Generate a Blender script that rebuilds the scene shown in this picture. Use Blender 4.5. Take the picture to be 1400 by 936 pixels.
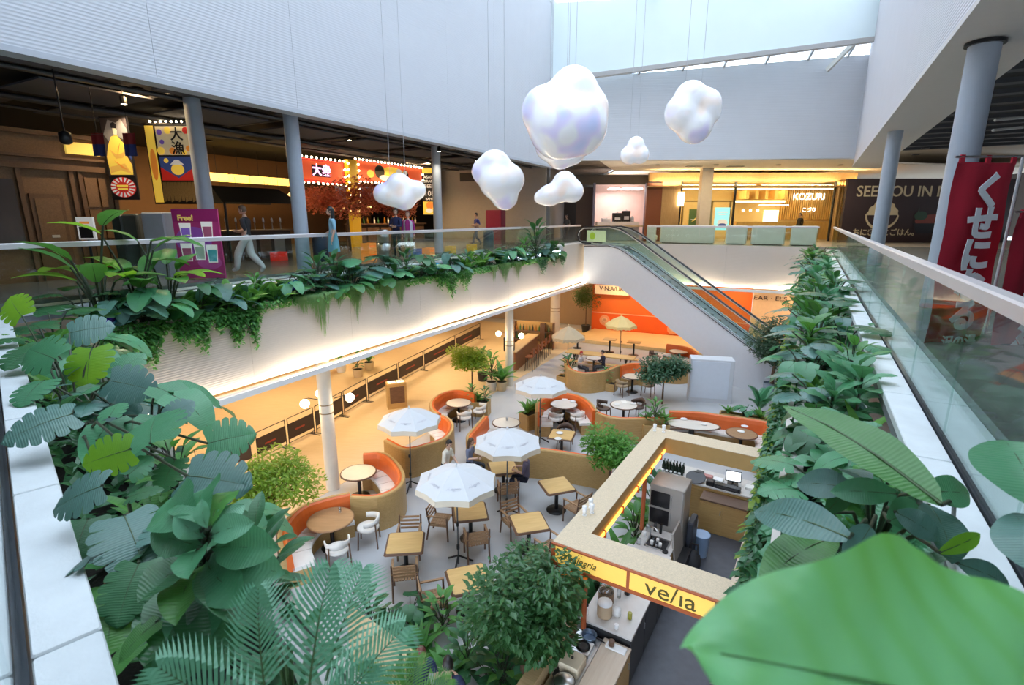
import bpy, bmesh, math, random
from mathutils import Vector, Matrix, Euler
R = math.radians
rnd = random.Random(7)
for o in list(bpy.data.objects): bpy.data.objects.remove(o)
S = bpy.context.scene; COL = S.collection

# ---------------------------------------------------------------- camera
FPX, PITCH, CAMZ = 706.0, math.atan(170/706.0), 7.7
cam_data = bpy.data.cameras.new('camera'); cam = bpy.data.objects.new('camera', cam_data); COL.objects.link(cam)
cam_data.sensor_width = 36; cam_data.lens = 36*FPX/1400
cam.location = (0, 0, CAMZ); cam.rotation_euler = (R(90)-PITCH, 0, 0)
cam_data.clip_start = .05; cam_data.clip_end = 300
cam_data.dof.use_dof = True; cam_data.dof.focus_distance = 11; cam_data.dof.aperture_fstop = 3.2
S.camera = cam

# ---------------------------------------------------------------- sky, exposure
S.view_settings.view_transform = 'Standard'; S.view_settings.look = 'None'
S.view_settings.gamma = 1; S.view_settings.use_curve_mapping = False
S.view_settings.exposure = 0.16
try:
    S.cycles.use_denoising = True; S.cycles.max_bounces = 6; S.cycles.diffuse_bounces = 4; S.cycles.glossy_bounces = 3
    S.cycles.transparent_max_bounces = 16; S.cycles.sample_clamp_indirect = 6
except Exception: pass
W = bpy.data.worlds.new('sky'); S.world = W; W.use_nodes = True
wn = W.node_tree.nodes; wl = W.node_tree.links
bg = wn['Background']; bg.inputs['Strength'].default_value = 4.2
tc = wn.new('ShaderNodeTexCoord'); nz = wn.new('ShaderNodeTexNoise'); nz.inputs['Scale'].default_value = 2.2; nz.inputs['Detail'].default_value = 5
cr = wn.new('ShaderNodeValToRGB'); cr.color_ramp.elements[0].position = .36; cr.color_ramp.elements[0].color = (.52, .72, .98, 1)
cr.color_ramp.elements[1].position = .62; cr.color_ramp.elements[1].color = (.95, .98, 1, 1)
wl.new(tc.outputs['Generated'], nz.inputs['Vector']); wl.new(nz.outputs['Fac'], cr.inputs['Fac']); wl.new(cr.outputs['Color'], bg.inputs['Color'])

# ---------------------------------------------------------------- geometry of the place
# z = 0 lower floor, z = FZ upper floor; the hall opens between three parapets:
# LF: along the long left side, RF: along the right side, NF: the short near left side
FZ = 6.25
CP, SP = math.cos(PITCH), math.sin(PITCH)
def P(u, v, z):                       # point of the place at height z seen at photograph pixel (u, v)
    a = 468.0-v; d = (u-700.0, FPX*CP+a*SP, a*CP-FPX*SP); t = (z-CAMZ)/d[2]
    return Vector((d[0]*t, d[1]*t, z))
def PY(u, v, y):                      # same, at distance y
    a = 468.0-v; d = (u-700.0, FPX*CP+a*SP, a*CP-FPX*SP); t = y/d[1]
    return Vector((d[0]*t, y, CAMZ+d[2]*t))
def frame(tan, sgn):
    l = math.hypot(tan, 1); return (tan/l, 1/l), (sgn/l, -sgn*tan/l)
DL, NL = frame(.52, -1); DR, NR = frame(.566, 1); DN, NN = (-.7071068, .7071068), (.7071068, .7071068)
def LF(s, p, z=0): return Vector((DL[0]*s+NL[0]*p, DL[1]*s+NL[1]*p, z))
def RF(s, p, z=0): return Vector((DR[0]*s+NR[0]*p, DR[1]*s+NR[1]*p, z))
def NF(s, p, z=0): return Vector((DN[0]*s+NN[0]*p, DN[1]*s+NN[1]*p, z))
def LFP(u, v, p):                     # pixel on the vertical plane at offset p of the left side
    a = 468.0-v; d = (u-700.0, FPX*CP+a*SP, a*CP-FPX*SP); t = p/(NL[0]*d[0]+NL[1]*d[1])
    return Vector((d[0]*t, d[1]*t, CAMZ+d[2]*t))
def Ls(q): return DL[0]*q[0]+DL[1]*q[1]
AL, AR, AN = math.atan2(DL[1], DL[0]), math.atan2(DR[1], DR[0]), math.atan2(DN[1], DN[0])
FC1, FC2 = LF(30.45, 10.6), RF(31.06, 0)          # far corners of the opening
DF = (FC2-FC1).normalized(); NFAR = Vector((-DF.y, DF.x, 0)); AF = math.atan2(DF.y, DF.x); LFAR = (FC2-FC1).length
def FF(s, p, z=0): q = FC1+DF*s+NFAR*p; return Vector((q.x, q.y, z))

# ---------------------------------------------------------------- materials (all procedural)
MT = {}
def mat(name, col, rough=.5, metal=0, var=.06, scale=6, bump=0, bscale=60, emit=0, ecol=None, spec=.5, coat=0, sheen=0):
    if name in MT: return MT[name]
    m = bpy.data.materials.new(name); m.use_nodes = True; nt = m.node_tree; n = nt.nodes; b = n['Principled BSDF']
    b.inputs['Roughness'].default_value = rough; b.inputs['Metallic'].default_value = metal; b.inputs['Specular IOR Level'].default_value = spec
    b.inputs['Coat Weight'].default_value = coat
    c = n.new('ShaderNodeTexCoord'); z = n.new('ShaderNodeTexNoise'); z.inputs['Scale'].default_value = scale; z.inputs['Detail'].default_value = 4
    x = n.new('ShaderNodeMix'); x.data_type = 'RGBA'
    x.inputs[6].default_value = tuple(max(0, k*(1-var*1.5)) for k in col)+(1,); x.inputs[7].default_value = tuple(min(1, k*(1+var)) for k in col)+(1,)
    nt.links.new(c.outputs['Object'], z.inputs['Vector']); nt.links.new(z.outputs['Fac'], x.inputs[0]); nt.links.new(x.outputs[2], b.inputs['Base Color'])
    if bump:
        z2 = n.new('ShaderNodeTexNoise'); z2.inputs['Scale'].default_value = bscale; bp = n.new('ShaderNodeBump'); bp.inputs['Strength'].default_value = bump; bp.inputs['Distance'].default_value = .01
        nt.links.new(c.outputs['Object'], z2.inputs['Vector']); nt.links.new(z2.outputs['Fac'], bp.inputs['Height']); nt.links.new(bp.outputs['Normal'], b.inputs['Normal'])
    if emit:
        b.inputs['Emission Color'].default_value = tuple(ecol or col)+(1,); b.inputs['Emission Strength'].default_value = emit
    MT[name] = m; return m
def wood(name, c1, c2, scale=3, rough=.45, stretch=(1, 12, 12)):
    if name in MT: return MT[name]
    m = mat(name, c1, rough); nt = m.node_tree; n = nt.nodes; b = n['Principled BSDF']
    c = n.new('ShaderNodeTexCoord'); mp = n.new('ShaderNodeMapping'); mp.inputs['Scale'].default_value = stretch
    w = n.new('ShaderNodeTexNoise'); w.inputs['Scale'].default_value = scale; w.inputs['Detail'].default_value = 6; w.inputs['Distortion'].default_value = .6
    r = n.new('ShaderNodeValToRGB'); r.color_ramp.elements[0].position = .3; r.color_ramp.elements[0].color = c2+(1,); r.color_ramp.elements[1].position = .68; r.color_ramp.elements[1].color = c1+(1,)
    nt.links.new(c.outputs['Object'], mp.inputs['Vector']); nt.links.new(mp.outputs[0], w.inputs['Vector']); nt.links.new(w.outputs['Fac'], r.inputs['Fac']); nt.links.new(r.outputs['Color'], b.inputs['Base Color'])
    return m
def ribbed(name, col, period=.06, rough=.55, strength=.5):      # fine horizontal ribs
    if name in MT: return MT[name]
    m = mat(name, col, rough, var=.03, scale=1.5); nt = m.node_tree; n = nt.nodes; b = n['Principled BSDF']
    g = n.new('ShaderNodeNewGeometry'); sx = n.new('ShaderNodeSeparateXYZ'); mu = n.new('ShaderNodeMath'); mu.operation = 'MULTIPLY'; mu.inputs[1].default_value = 2*math.pi/period
    si = n.new('ShaderNodeMath'); si.operation = 'SINE'; bp = n.new('ShaderNodeBump'); bp.inputs['Strength'].default_value = strength; bp.inputs['Distance'].default_value = period*.25
    nt.links.new(g.outputs['Position'], sx.inputs[0]); nt.links.new(sx.outputs[2], mu.inputs[0]); nt.links.new(mu.outputs[0], si.inputs[0]); nt.links.new(si.outputs[0], bp.inputs['Height']); nt.links.new(bp.outputs[0], b.inputs['Normal'])
    return m
def leafmat(name, c1, c2, rough=.38, trans=.25, veins=14, tcol=None):
    if name in MT: return MT[name]
    m = bpy.data.materials.new(name); m.use_nodes = True; nt = m.node_tree; n = nt.nodes; b = n['Principled BSDF']; out = n['Material Output']
    oi = n.new('ShaderNodeObjectInfo'); g = n.new('ShaderNodeTexCoord'); nz = n.new('ShaderNodeTexNoise'); nz.inputs['Scale'].default_value = veins
    ad = n.new('ShaderNodeMath'); ad.operation = 'ADD'; h = n.new('ShaderNodeMath'); h.operation = 'MULTIPLY'; h.inputs[1].default_value = .5
    x = n.new('ShaderNodeMix'); x.data_type = 'RGBA'; x.inputs[6].default_value = c1+(1,); x.inputs[7].default_value = c2+(1,)
    nt.links.new(g.outputs['Object'], nz.inputs['Vector']); nt.links.new(oi.outputs['Random'], ad.inputs[0]); nt.links.new(nz.outputs['Fac'], ad.inputs[1]); nt.links.new(ad.outputs[0], h.inputs[0]); nt.links.new(h.outputs[0], x.inputs[0])
    nt.links.new(x.outputs[2], b.inputs['Base Color']); b.inputs['Roughness'].default_value = rough; b.inputs['Specular IOR Level'].default_value = .5
    wv = n.new('ShaderNodeTexWave'); wv.wave_type = 'BANDS'; wv.bands_direction = 'Y'; wv.inputs['Scale'].default_value = veins*.6; wv.inputs['Distortion'].default_value = 1.5
    bp = n.new('ShaderNodeBump'); bp.inputs['Strength'].default_value = .18; bp.inputs['Distance'].default_value = .01
    nt.links.new(g.outputs['Object'], wv.inputs['Vector']); nt.links.new(wv.outputs['Fac'], bp.inputs['Height']); nt.links.new(bp.outputs[0], b.inputs['Normal'])
    tr = n.new('ShaderNodeBsdfTranslucent'); mx = n.new('ShaderNodeMixShader'); mx.inputs[0].default_value = trans
    tr.inputs['Color'].default_value = (tcol or tuple(min(1, k*1.6) for k in c2))+(1,)
    nt.links.new(b.outputs[0], mx.inputs[1]); nt.links.new(tr.outputs[0], mx.inputs[2]); nt.links.new(mx.outputs[0], out.inputs[0])
    MT[name] = m; return m
def glassmat(name, tint, refl=.12, fr=.55):
    if name in MT: return MT[name]
    m = bpy.data.materials.new(name); m.use_nodes = True; nt = m.node_tree; n = nt.nodes; n.remove(n['Principled BSDF']); out = n['Material Output']
    t = n.new('ShaderNodeBsdfTransparent'); g = n.new('ShaderNodeBsdfGlossy'); g.inputs['Roughness'].default_value = .03; lw = n.new('ShaderNodeLayerWeight'); lw.inputs['Blend'].default_value = .25
    nz = n.new('ShaderNodeTexNoise'); nz.inputs['Scale'].default_value = .6; x = n.new('ShaderNodeMix'); x.data_type = 'RGBA'
    x.inputs[6].default_value = tint+(1,); x.inputs[7].default_value = tuple(k*.97 for k in tint)+(1,)
    nt.links.new(nz.outputs['Fac'], x.inputs[0]); nt.links.new(x.outputs[2], t.inputs['Color'])
    mu = n.new('ShaderNodeMath'); mu.operation = 'MULTIPLY_ADD'; mu.inputs[1].default_value = fr; mu.inputs[2].default_value = refl; mu.use_clamp = True
    mx = n.new('ShaderNodeMixShader'); nt.links.new(lw.outputs['Fresnel'], mu.inputs[0]); nt.links.new(mu.outputs[0], mx.inputs[0])
    nt.links.new(t.outputs[0], mx.inputs[1]); nt.links.new(g.outputs[0], mx.inputs[2]); nt.links.new(mx.outputs[0], out.inputs[0])
    MT[name] = m; return m

white = mat('white_paint', (.80, .81, .82), .5, var=.03)
wall_rib = ribbed('ribbed_white_cladding', (.62, .63, .66), .06, strength=.16)
fascia_rib = ribbed('ribbed_white_fascia', (.55, .50, .45), .05, strength=.16)
soffit_m = mat('soffit_paint', (.62, .60, .58), .6, var=.03)
stone = mat('white_ledge_stone', (.74, .80, .82), .35, var=.12, scale=5, bump=.15)
darkceil = mat('black_ceiling', (.012, .012, .014), .8)
ceilpanel = mat('grey_acoustic_panel', (.10, .10, .12), .8)
colmat = mat('grey_column_paint', (.40, .45, .52), .4, var=.05)
terrazzo = mat('pale_concrete', (.46, .465, .48), .45, var=.07, scale=1.2, bump=.04)
upfloor = mat('dark_upper_floor', (.16, .17, .16), .25, var=.2, scale=2)
warmlitfloor = wood('warm_lit_floor', (.64, .50, .31), (.57, .44, .26), 2, .5)  # warm lamp light on the grey floor, put into a tan colour
tanwall = mat('tan_hoarding', (.78, .47, .17), .6, var=.04)
beige = mat('beige_wall', (.50, .46, .42), .6)
steel = mat('brushed_steel', (.62, .63, .64), .28, 1, var=.1, scale=20)
blackm = mat('black_metal', (.02, .02, .022), .4, .3)
soil = mat('dark_soil', (.018, .014, .010), .95, var=.5, scale=30, bump=.6)
railmat = mat('pale_handrail', (.66, .62, .62), .35, .2, var=.04)
slot_glass = glassmat('low_iron_glass', (.97, .985, .985), .0, .10)
glass = glassmat('green_tinted_glass', (.90, .96, .945), .015, .24)
clear = glassmat('clear_glass', (.93, .96, .95), .03)
sky_glass = glassmat('skylight_glass', (.96, .98, 1.0), .02)
led = mat('led_strip', (1, .85, .66), .5, emit=30, ecol=(1, .84, .62))
warm_lamp = mat('warm_lamp_glow', (1, .8, .5), .5, emit=22, ecol=(1, .80, .50))
oak = wood('light_oak', (.62, .46, .26), (.50, .35, .18))
oak_dark = wood('golden_oak', (.52, .33, .13), (.42, .26, .09))
teak = wood('brown_teak', (.40, .24, .13), (.25, .14, .07), 5)
brownw = wood('dark_brown_wood', (.16, .085, .05), (.10, .05, .03), 5)
orange = mat('orange_leather', (.74, .14, .02), .42, var=.08, scale=4, bump=.05)
cream = mat('cream_upholstery', (.80, .76, .71), .7, var=.05, bump=.1, bscale=120)
orangewall = mat('orange_wall_paint', (.90, .13, .01), .5, var=.05, scale=1)
orangewall2 = mat('burnt_orange_wall_paint', (.80, .16, .02), .55, var=.05, scale=1)

# ---------------------------------------------------------------- mesh builder
class MB:
    def __init__(s): s.v = []; s.f = []; s.m = []; s.sm = []
    def add(s, vs, fs, mi=0, smooth=False):
        b = len(s.v); s.v.extend([tuple(q) for q in vs]); s.f.extend([tuple(i+b for i in f) for f in fs]); s.m.extend([mi]*len(fs)); s.sm.extend([smooth]*len(fs)); return s
    def box(s, c, d, rz=0, mi=0, M=None):
        x, y, z = d[0]/2, d[1]/2, d[2]/2; vs = [Vector((i*x, j*y, k*z)) for i in (-1, 1) for j in (-1, 1) for k in (-1, 1)]
        T = M if M is not None else Matrix.Translation(Vector(c)) @ Matrix.Rotation(rz, 4, 'Z')
        return s.add([T @ q for q in vs], [(0, 1, 3, 2), (4, 6, 7, 5), (0, 4, 5, 1), (2, 3, 7, 6), (0, 2, 6, 4), (1, 5, 7, 3)], mi)
    def bbox(s, c, d, rz=0, r=.02, mi=0, taper=1):             # box with chamfered vertical and top edges
        x, y, h = d[0]/2, d[1]/2, d[2]; r = min(r, x*.9, y*.9)
        def ring(e, z): return [(sx*(x-e)-(r if k else 0)*sx*1, sy*(y-e)-(0 if k else r)*sy, z) for sx, sy, k in ((1, 1, 1), (1, 1, 0), (1, -1, 0), (1, -1, 1), (-1, -1, 1), (-1, -1, 0), (-1, 1, 0), (-1, 1, 1))]
        rr = [ring(0, -h/2), ring(0, h/2-r), ring(r*.7, h/2)]
        T = Matrix.Translation(Vector(c)) @ Matrix.Rotation(rz, 4, 'Z')
        vs = [T @ Vector(q) for g in rr for q in g]; fs = []
        for k in range(2):
            for i in range(8): fs.append((k*8+i, k*8+8+i, k*8+8+(i+1) % 8, k*8+(i+1) % 8))
        fs += [tuple(range(8)), tuple(range(23, 15, -1))]
        return s.add(vs, fs, mi)
    def prism(s, poly, z0, z1, mi=0, smooth=False):
        n = len(poly); a = sum(poly[i][0]*poly[(i+1) % n][1]-poly[(i+1) % n][0]*poly[i][1] for i in range(n))
        pl = list(poly) if a > 0 else list(poly)[::-1]
        vs = [(q[0], q[1], z0) for q in pl]+[(q[0], q[1], z1) for q in pl]
        s.add(vs, [tuple(range(n-1, -1, -1)), tuple(range(n, 2*n))], mi)
        b = len(s.v)-2*n
        for i in range(n): s.f.append((b+i, b+(i+1) % n, b+n+(i+1) % n, b+n+i)); s.m.append(mi); s.sm.append(smooth)
        return s
    def tube(s, pts, r, n=8, mi=0, cap=True):
        pts = [Vector(q) for q in pts]; k = len(pts); rs = r if isinstance(r, (list, tuple)) else [r]*k; vs = []; up = None
        for i, q in enumerate(pts):
            t = (pts[min(i+1, k-1)]-pts[max(i-1, 0)]).normalized()
            if up is None: up = t.orthogonal().normalized()
            up = (up-t*up.dot(t)).normalized() if (up-t*up.dot(t)).length > 1e-6 else t.orthogonal().normalized(); w = t.cross(up)
            for j in range(n): a = 2*math.pi*j/n; vs.append(q+(up*math.cos(a)+w*math.sin(a))*rs[i])
        fs = [(i*n+j, i*n+(j+1) % n, (i+1)*n+(j+1) % n, (i+1)*n+j) for i in range(k-1) for j in range(n)]
        s.add(vs, fs, mi, True)
        if cap: s.add(vs[:n], [tuple(range(n-1, -1, -1))], mi); s.add(vs[-n:], [tuple(range(n))], mi)
        return s
    def lathe(s, prof, n=24, c=(0, 0, 0), mi=0, smooth=True, a0=0, cap=True):
        vs = [(c[0]+r*math.cos(a0+2*math.pi*j/n), c[1]+r*math.sin(a0+2*math.pi*j/n), c[2]+z) for r, z in prof for j in range(n)]
        fs = [(i*n+j, i*n+(j+1) % n, (i+1)*n+(j+1) % n, (i+1)*n+j) for i in range(len(prof)-1) for j in range(n)]
        s.add(vs, fs, mi, smooth)
        if cap and prof[0][0] > 1e-4: s.add(vs[:n], [tuple(range(n-1, -1, -1))], mi)
        if cap and prof[-1][0] > 1e-4: s.add(vs[-n:], [tuple(range(n))], mi)
        return s
    def ball(s, c, r, n=12, m=8, mi=0):
        rx, ry, rz = r if isinstance(r, (tuple, list)) else (r, r, r)
        vs = []; fs = []
        for i in range(m+1):
            t = math.pi*i/m
            for j in range(n): p = 2*math.pi*j/n; vs.append((c[0]+rx*math.sin(t)*math.cos(p), c[1]+ry*math.sin(t)*math.sin(p), c[2]-rz*math.cos(t)))
        for i in range(m):
            for j in range(n): fs.append((i*n+j, i*n+(j+1) % n, (i+1)*n+(j+1) % n, (i+1)*n+j))
        return s.add(vs, fs, mi, True)
    def strip(s, secs, mi=0, smooth=True, closed=False):        # loft through equal-length sections
        n = len(secs[0]); vs = [q for g in secs for q in g]
        fs = [(i*n+j, i*n+(j+1) % n, (i+1)*n+(j+1) % n, (i+1)*n+j) for i in range(len(secs)-1) for j in (range(n) if closed else range(n-1))]
        s.add(vs, fs, mi, smooth)
        if closed: s.add(secs[0], [tuple(range(n-1, -1, -1))], mi); s.add(secs[-1], [tuple(range(n))], mi)
        return s
    def mesh(s, name, mats):
        me = bpy.data.meshes.new(name); me.from_pydata(s.v, [], s.f); me.update()
        for m in (mats if isinstance(mats, (list, tuple)) else [mats]): me.materials.append(m)
        me.polygons.foreach_set('material_index', s.m); me.polygons.foreach_set('use_smooth', s.sm)
        return me
    def build(s, name, mats, parent=None, loc=None, rz=None):
        return put(name, s.mesh(name, mats), parent, loc, rz)
def put(name, me, parent=None, loc=None, rz=None, M=None):
    o = bpy.data.objects.new(name, me); COL.objects.link(o)
    if parent is not None: o.parent = parent
    if loc is not None: o.location = loc
    if rz is not None: o.rotation_euler = (0, 0, rz)
    if M is not None: o.matrix_local = M
    return o
def tag(o, label=None, cat=None, group=None, kind=None):
    for k, v in (('label', label), ('category', cat), ('group', group), ('kind', kind)):
        if v: o[k] = v
    return o
def thing(name, label, cat, loc=(0, 0, 0), rz=0, group=None):
    o = bpy.data.objects.new(name, None); COL.objects.link(o); o.location = loc; o.rotation_euler = (0, 0, rz); o.empty_display_size = .1
    return tag(o, label, cat, group)
KIDS = {}
def copy_tree(o, parent=None, loc=None, rz=None, sc=None, label=None, group=None):
    c = o.copy(); COL.objects.link(c)
    if parent is not None: c.parent = parent
    if loc is not None: c.location = loc
    if rz is not None: c.rotation_euler = (0, 0, rz)
    if sc is not None: c.scale = (sc, sc, sc) if isinstance(sc, (int, float)) else sc
    if label: c['label'] = label
    if group: c['group'] = group
    for ch in o.children: copy_tree(ch, c)
    return c
def struct(o): o['kind'] = 'structure'; return o
def text(s, size, m, name, parent, M, ext=.004, shear=0, align='CENTER', sx=1, bold=0):
    cu = bpy.data.curves.new(name, 'FONT'); cu.body = s; cu.size = size; cu.extrude = ext; cu.align_x = align; cu.align_y = 'CENTER'; cu.shear = shear; cu.offset = bold; cu.resolution_u = 3
    t = bpy.data.objects.new(name, cu); COL.objects.link(t); bpy.context.view_layer.update()
    me = bpy.data.meshes.new_from_object(t.evaluated_get(bpy.context.evaluated_depsgraph_get())); bpy.data.objects.remove(t); bpy.data.curves.remove(cu)
    me.materials.clear(); me.materials.append(m); me.transform(Matrix.Diagonal((sx, 1, 1, 1)))
    return put(name, me, parent, M=M)
def face_m(loc, nx, ny, tilt=0):      # frame for flat print on an upright face whose outward normal is (nx, ny)
    n = Vector((nx, ny, 0)).normalized(); x = Vector((-n.y, n.x, 0)); up = Vector((0, 0, 1))
    M = Matrix((x, up, n)).transposed().to_4x4(); M.translation = Vector(loc); return M
def lint(p, d, q, e):                 # intersection of two plan lines
    den = d[0]*e[1]-d[1]*e[0]; t = ((q[0]-p[0])*e[1]-(q[1]-p[1])*e[0])/den; return Vector((p[0]+d[0]*t, p[1]+d[1]*t, 0))
def LN(pl, pn): return lint(LF(0, pl), DL, NF(0, pn), DN)
def RN(pr, pn): return lint(RF(0, pr), DR, NF(0, pn), DN)
def LX(pl, pf): return lint(LF(0, pl), DL, FF(0, pf), DF)
def RX(pr, pf): return lint(RF(0, pr), DR, FF(0, pf), DF)

# ================================================================ THE SETTING
def quad_ring(pts, z0, z1, name, m): return struct(MB().prism([(q.x, q.y) for q in pts], z0, z1).build(name, m))
quad_ring([Vector((-45, -8, 0)), Vector((45, -8, 0)), Vector((45, 62, 0)), Vector((-45, 62, 0))], -.3, 0, 'floor_lower', terrazzo)
quad_ring([LF(-12, 10.95), LF(33.6, 10.95), LF(33.6, 24), LF(-12, 24)], 0, .008, 'floor_warm_lit', warmlitfloor)
quad_ring([FF(-9, 1.2), FF(13, 1.2), FF(13, 3.6), FF(-9, 3.6)], .0, .012, 'floor_far', mat('cream_floor', (.66, .52, .32), .5))
# upper floor slabs with the ceiling of the lower hall under them
quad_ring([LN(12.0, -8), LX(12.0, 14), LX(34, 14), LN(34, -8)], 6.0, FZ, 'floor_upper_left', upfloor)
quad_ring([LX(11.3, .05), FF(LFAR+14, .05), FF(LFAR+14, 16), LX(11.3, 16)], 5.98, FZ-.004, 'floor_upper_far', mat('upper_floor_tile', (.34, .30, .25), .3, var=.1))
quad_ring([RN(1.32, -.75), RF(34, 1.32), RF(34, 16), RN(16, -.75)], 6.02, FZ-.002, 'floor_upper_right', upfloor)
quad_ring([LN(12.0, -.75), RN(1.32, -.75), RN(1.32, -6), LN(12.0, -6)], 5.96, FZ-.006, 'floor_upper_near', upfloor)
lowceil = mat('lower_ceiling', (.55, .38, .2), .7)
quad_ring([LN(10.75, -6), LX(10.75, 10), LX(30, 10), LN(30, -6)], 3.95, 4.05, 'ceiling_lower_left', lowceil)
quad_ring([LX(10.75, .3), FF(LFAR+10, .3), FF(LFAR+10, 9), LX(10.75, 9)], 3.96, 4.06, 'ceiling_lower_far', lowceil)
# fascias under the parapets, each of clad panels over a core
def fascia(name, F, s0, s1, p0, z0, z1, step, sgn, ang, m=fascia_rib, deep=.12):
    c = (F(s0, p0+sgn*deep)+F(s1, p0+sgn*deep))/2
    core = struct(MB().box((c.x, c.y, (z0+z1)/2), (abs(s1-s0), .1, z1-z0-.02), ang).build(name, mat('panel_core_grey', (.45, .44, .43), .7)))  # grey core showing in the joints between panels
    n = max(1, round(abs(s1-s0)/step)); w = (s1-s0)/n; me = MB().box((0, 0, 0), (abs(w)-.006, .05, z1-z0)).mesh('fascia_panel', m)
    for i in range(n):
        q = F(s0+(i+.5)*w, p0+sgn*.03); put('panel', me, core, (q.x, q.y, (z0+z1)/2), ang)
    return core
sN = Ls(LN(10.6, .87))
fascia('wall_left_parapet', LF, sN, 26.4, 10.6, 3.98, 5.77, 3.2, 1, AL)
fascia('wall_left_parapet_end', LF, 26.41, 30.45, 10.6, 3.98, FZ, 2.0, 1, AL)
fascia('wall_far_parapet', FF, .0, LFAR, 0, 3.98, FZ, 3.4, 1, AF)
q = RN(0, .87); sR = DR[0]*q.x+DR[1]*q.y
fascia('wall_right_parapet', RF, sR, 31.0, 0.0, 3.98, 5.72, 3.2, 1, AR)
q = LN(10.6, .87); q2 = RN(0, .87); n0, n1 = DN[0]*q.x+DN[1]*q.y, DN[0]*q2.x+DN[1]*q2.y
fascia('wall_near_parapet', NF, n1, n0, .87, 3.98, 5.72, 3.2, -1, AN)
# light coves: a white lip that carries a strip of light, part of it under covers
lipm = mat('white_cove_lip', (.86, .85, .83), .5, var=.02)
def cove(name, label, F, s0, s1, sgn, ang, p0):
    t = thing(name, label, 'light', group=None); L = s1-s0
    def bx(nm, a, b, pa, pb, z0, z1, m):
        c = F((a+b)/2, p0+sgn*(pa+pb)/2); MB().box((c.x, c.y, (z0+z1)/2), (b-a, abs(pb-pa), z1-z0), ang).build(nm, m, t)
    bx('lip', s0, s1, -.26, .2, 3.80, 3.86, lipm); bx('lip_edge', s0, s1, -.30, -.26, 3.80, 3.93, lipm)
    bx('light_strip', s0, s1, -.20, -.04, 3.86, 3.885, led)
    a = s0+1.2
    while a+2.6 < s1: bx('cover', a, a+2.5, -.22, -.12, 3.89, 3.93, mat('grey_strip_cover', (.62, .60, .60), .5)); a += 6.2
cove('cove_light', 'long glowing white light cove along the foot of the left parapet', LF, sN, 30.4, 1, AL, 10.6)
cove('cove_light', 'glowing white light cove along the foot of the far parapet behind the escalator', FF, .3, LFAR, 1, AF, 0)

struct(MB().prism([(q.x, q.y) for q in (LF(26.4, 10.62), LF(30.45, 10.62), LF(30.45, 11.5), LF(26.4, 11.5))], 6.0, FZ-.003).build('trim_landing_slab', white))
# planter troughs: soil, rim; ledges of stone slabs; glass railings
struct(MB().prism([(q.x, q.y) for q in (LF(sN, 10.66), LF(26.4, 10.66), LF(26.4, 11.3), LN(11.3, .87))], 5.3, 5.66).build('ground_left_planter', soil))
struct(MB().prism([(q.x, q.y) for q in (LN(11.25, .07), RN(.78, .07), RN(.05, .82), LN(10.66, .82))], 5.3, 5.6).build('ground_near_planter', soil))
struct(MB().prism([(q.x, q.y) for q in (RN(.05, .82), RF(31, .05), RF(31, .78), RN(.78, .07))], 5.3, 5.61).build('ground_right_planter', soil))
def ledge(name, F, s0, s1, p0, p1, ang, step, z0=5.98, z1=6.16):
    core = MB(); c = F((s0+s1)/2, (p0+p1)/2); core.box((c.x, c.y, (z0+z1)/2-.03), (s1-s0, abs(p1-p0)-.03, z1-z0-.06), ang)
    o = struct(core.build(name, mat('ledge_core', (.18, .19, .2), .8))); n = max(1, round((s1-s0)/step)); w = (s1-s0)/n
    me = MB().bbox((0, 0, 0), (w-.012, abs(p1-p0), .07), r=.008).mesh('ledge_slab', stone)
    for i in range(n): q = F(s0+(i+.5)*w, (p0+p1)/2); put('slab', me, o, (q.x, q.y, z1-.035), ang)
ledge('trim_left_ledge', LF, Ls(LN(11.3, .07)), 27.5, 11.28, 11.50, AL, 1.5)
ledge('trim_left_ledge_outer', LF, Ls(LN(11.7, .07)), 31, 11.60, 12.0, AL, 1.5, z1=6.17)
nA = lambda p, l: (lambda q: DN[0]*q.x+DN[1]*q.y)(LN(l, p)); nB = lambda p, r: (lambda q: DN[0]*q.x+DN[1]*q.y)(RN(r, p))
ledge('trim_near_ledge', NF, nB(-.1, .8), nA(-.1, 11.3), -.135, .07, AN, 1.62)
ledge('trim_near_ledge_outer', NF, nB(-.5, .8), nA(-.5, 11.6), -.75, -.185, AN, 1.62)
ledge('trim_right_ledge', RF, -.4, 31, .75, .975, AR, 1.5)
ledge('trim_right_ledge_outer', RF, -.6, 31, 1.025, 1.32, AR, 1.5, z1=6.17)
def railing(label, F, s0, s1, p, ang, w0=1.45, zt=7.26, z0=6.05, handrail=True, gm=None):
    t = thing('glass_railing', label, 'railing'); n = max(1, round((s1-s0)/w0)); w = (s1-s0)/n
    me = MB().box((0, 0, 0), (w-.014, .018, zt-.05-z0)).mesh('rail_pane', gm or glass)
    for i in range(n): q = F(s0+(i+.5)*w, p); put('pane', me, t, (q.x, q.y, (zt-.05+z0)/2), ang)
    c = F((s0+s1)/2, p); L = s1-s0
    if handrail: MB().bbox((c.x, c.y, zt-.02), (L, .10, .095), ang, .015).build('handrail', railmat, t)
    MB().box((c.x, c.y, z0+.06), (L, .035, .12), ang).build('channel', mat('dark_glass_channel', (.05, .06, .07), .3, .5), t)
railing('long glass balustrade with a pale handrail behind the left planter', LF, Ls(LN(11.55, -.16)), 31.6, 11.55, AL)
railing('glass balustrade with a pale handrail beside the right planter, in front of the red banners', RF, .1, 31.2, 1.0, AR)
railing('glass balustrade with a pale handrail above the far white fascia', FF, 3.4, LFAR+.4, .35, AF)
railing('short glass balustrade in the dark slot of the white ledge at the lower left corner', NF, nB(-.16, 1.0), nA(-.16, 11.5), -.16, AN, zt=7.22, gm=slot_glass)

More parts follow.
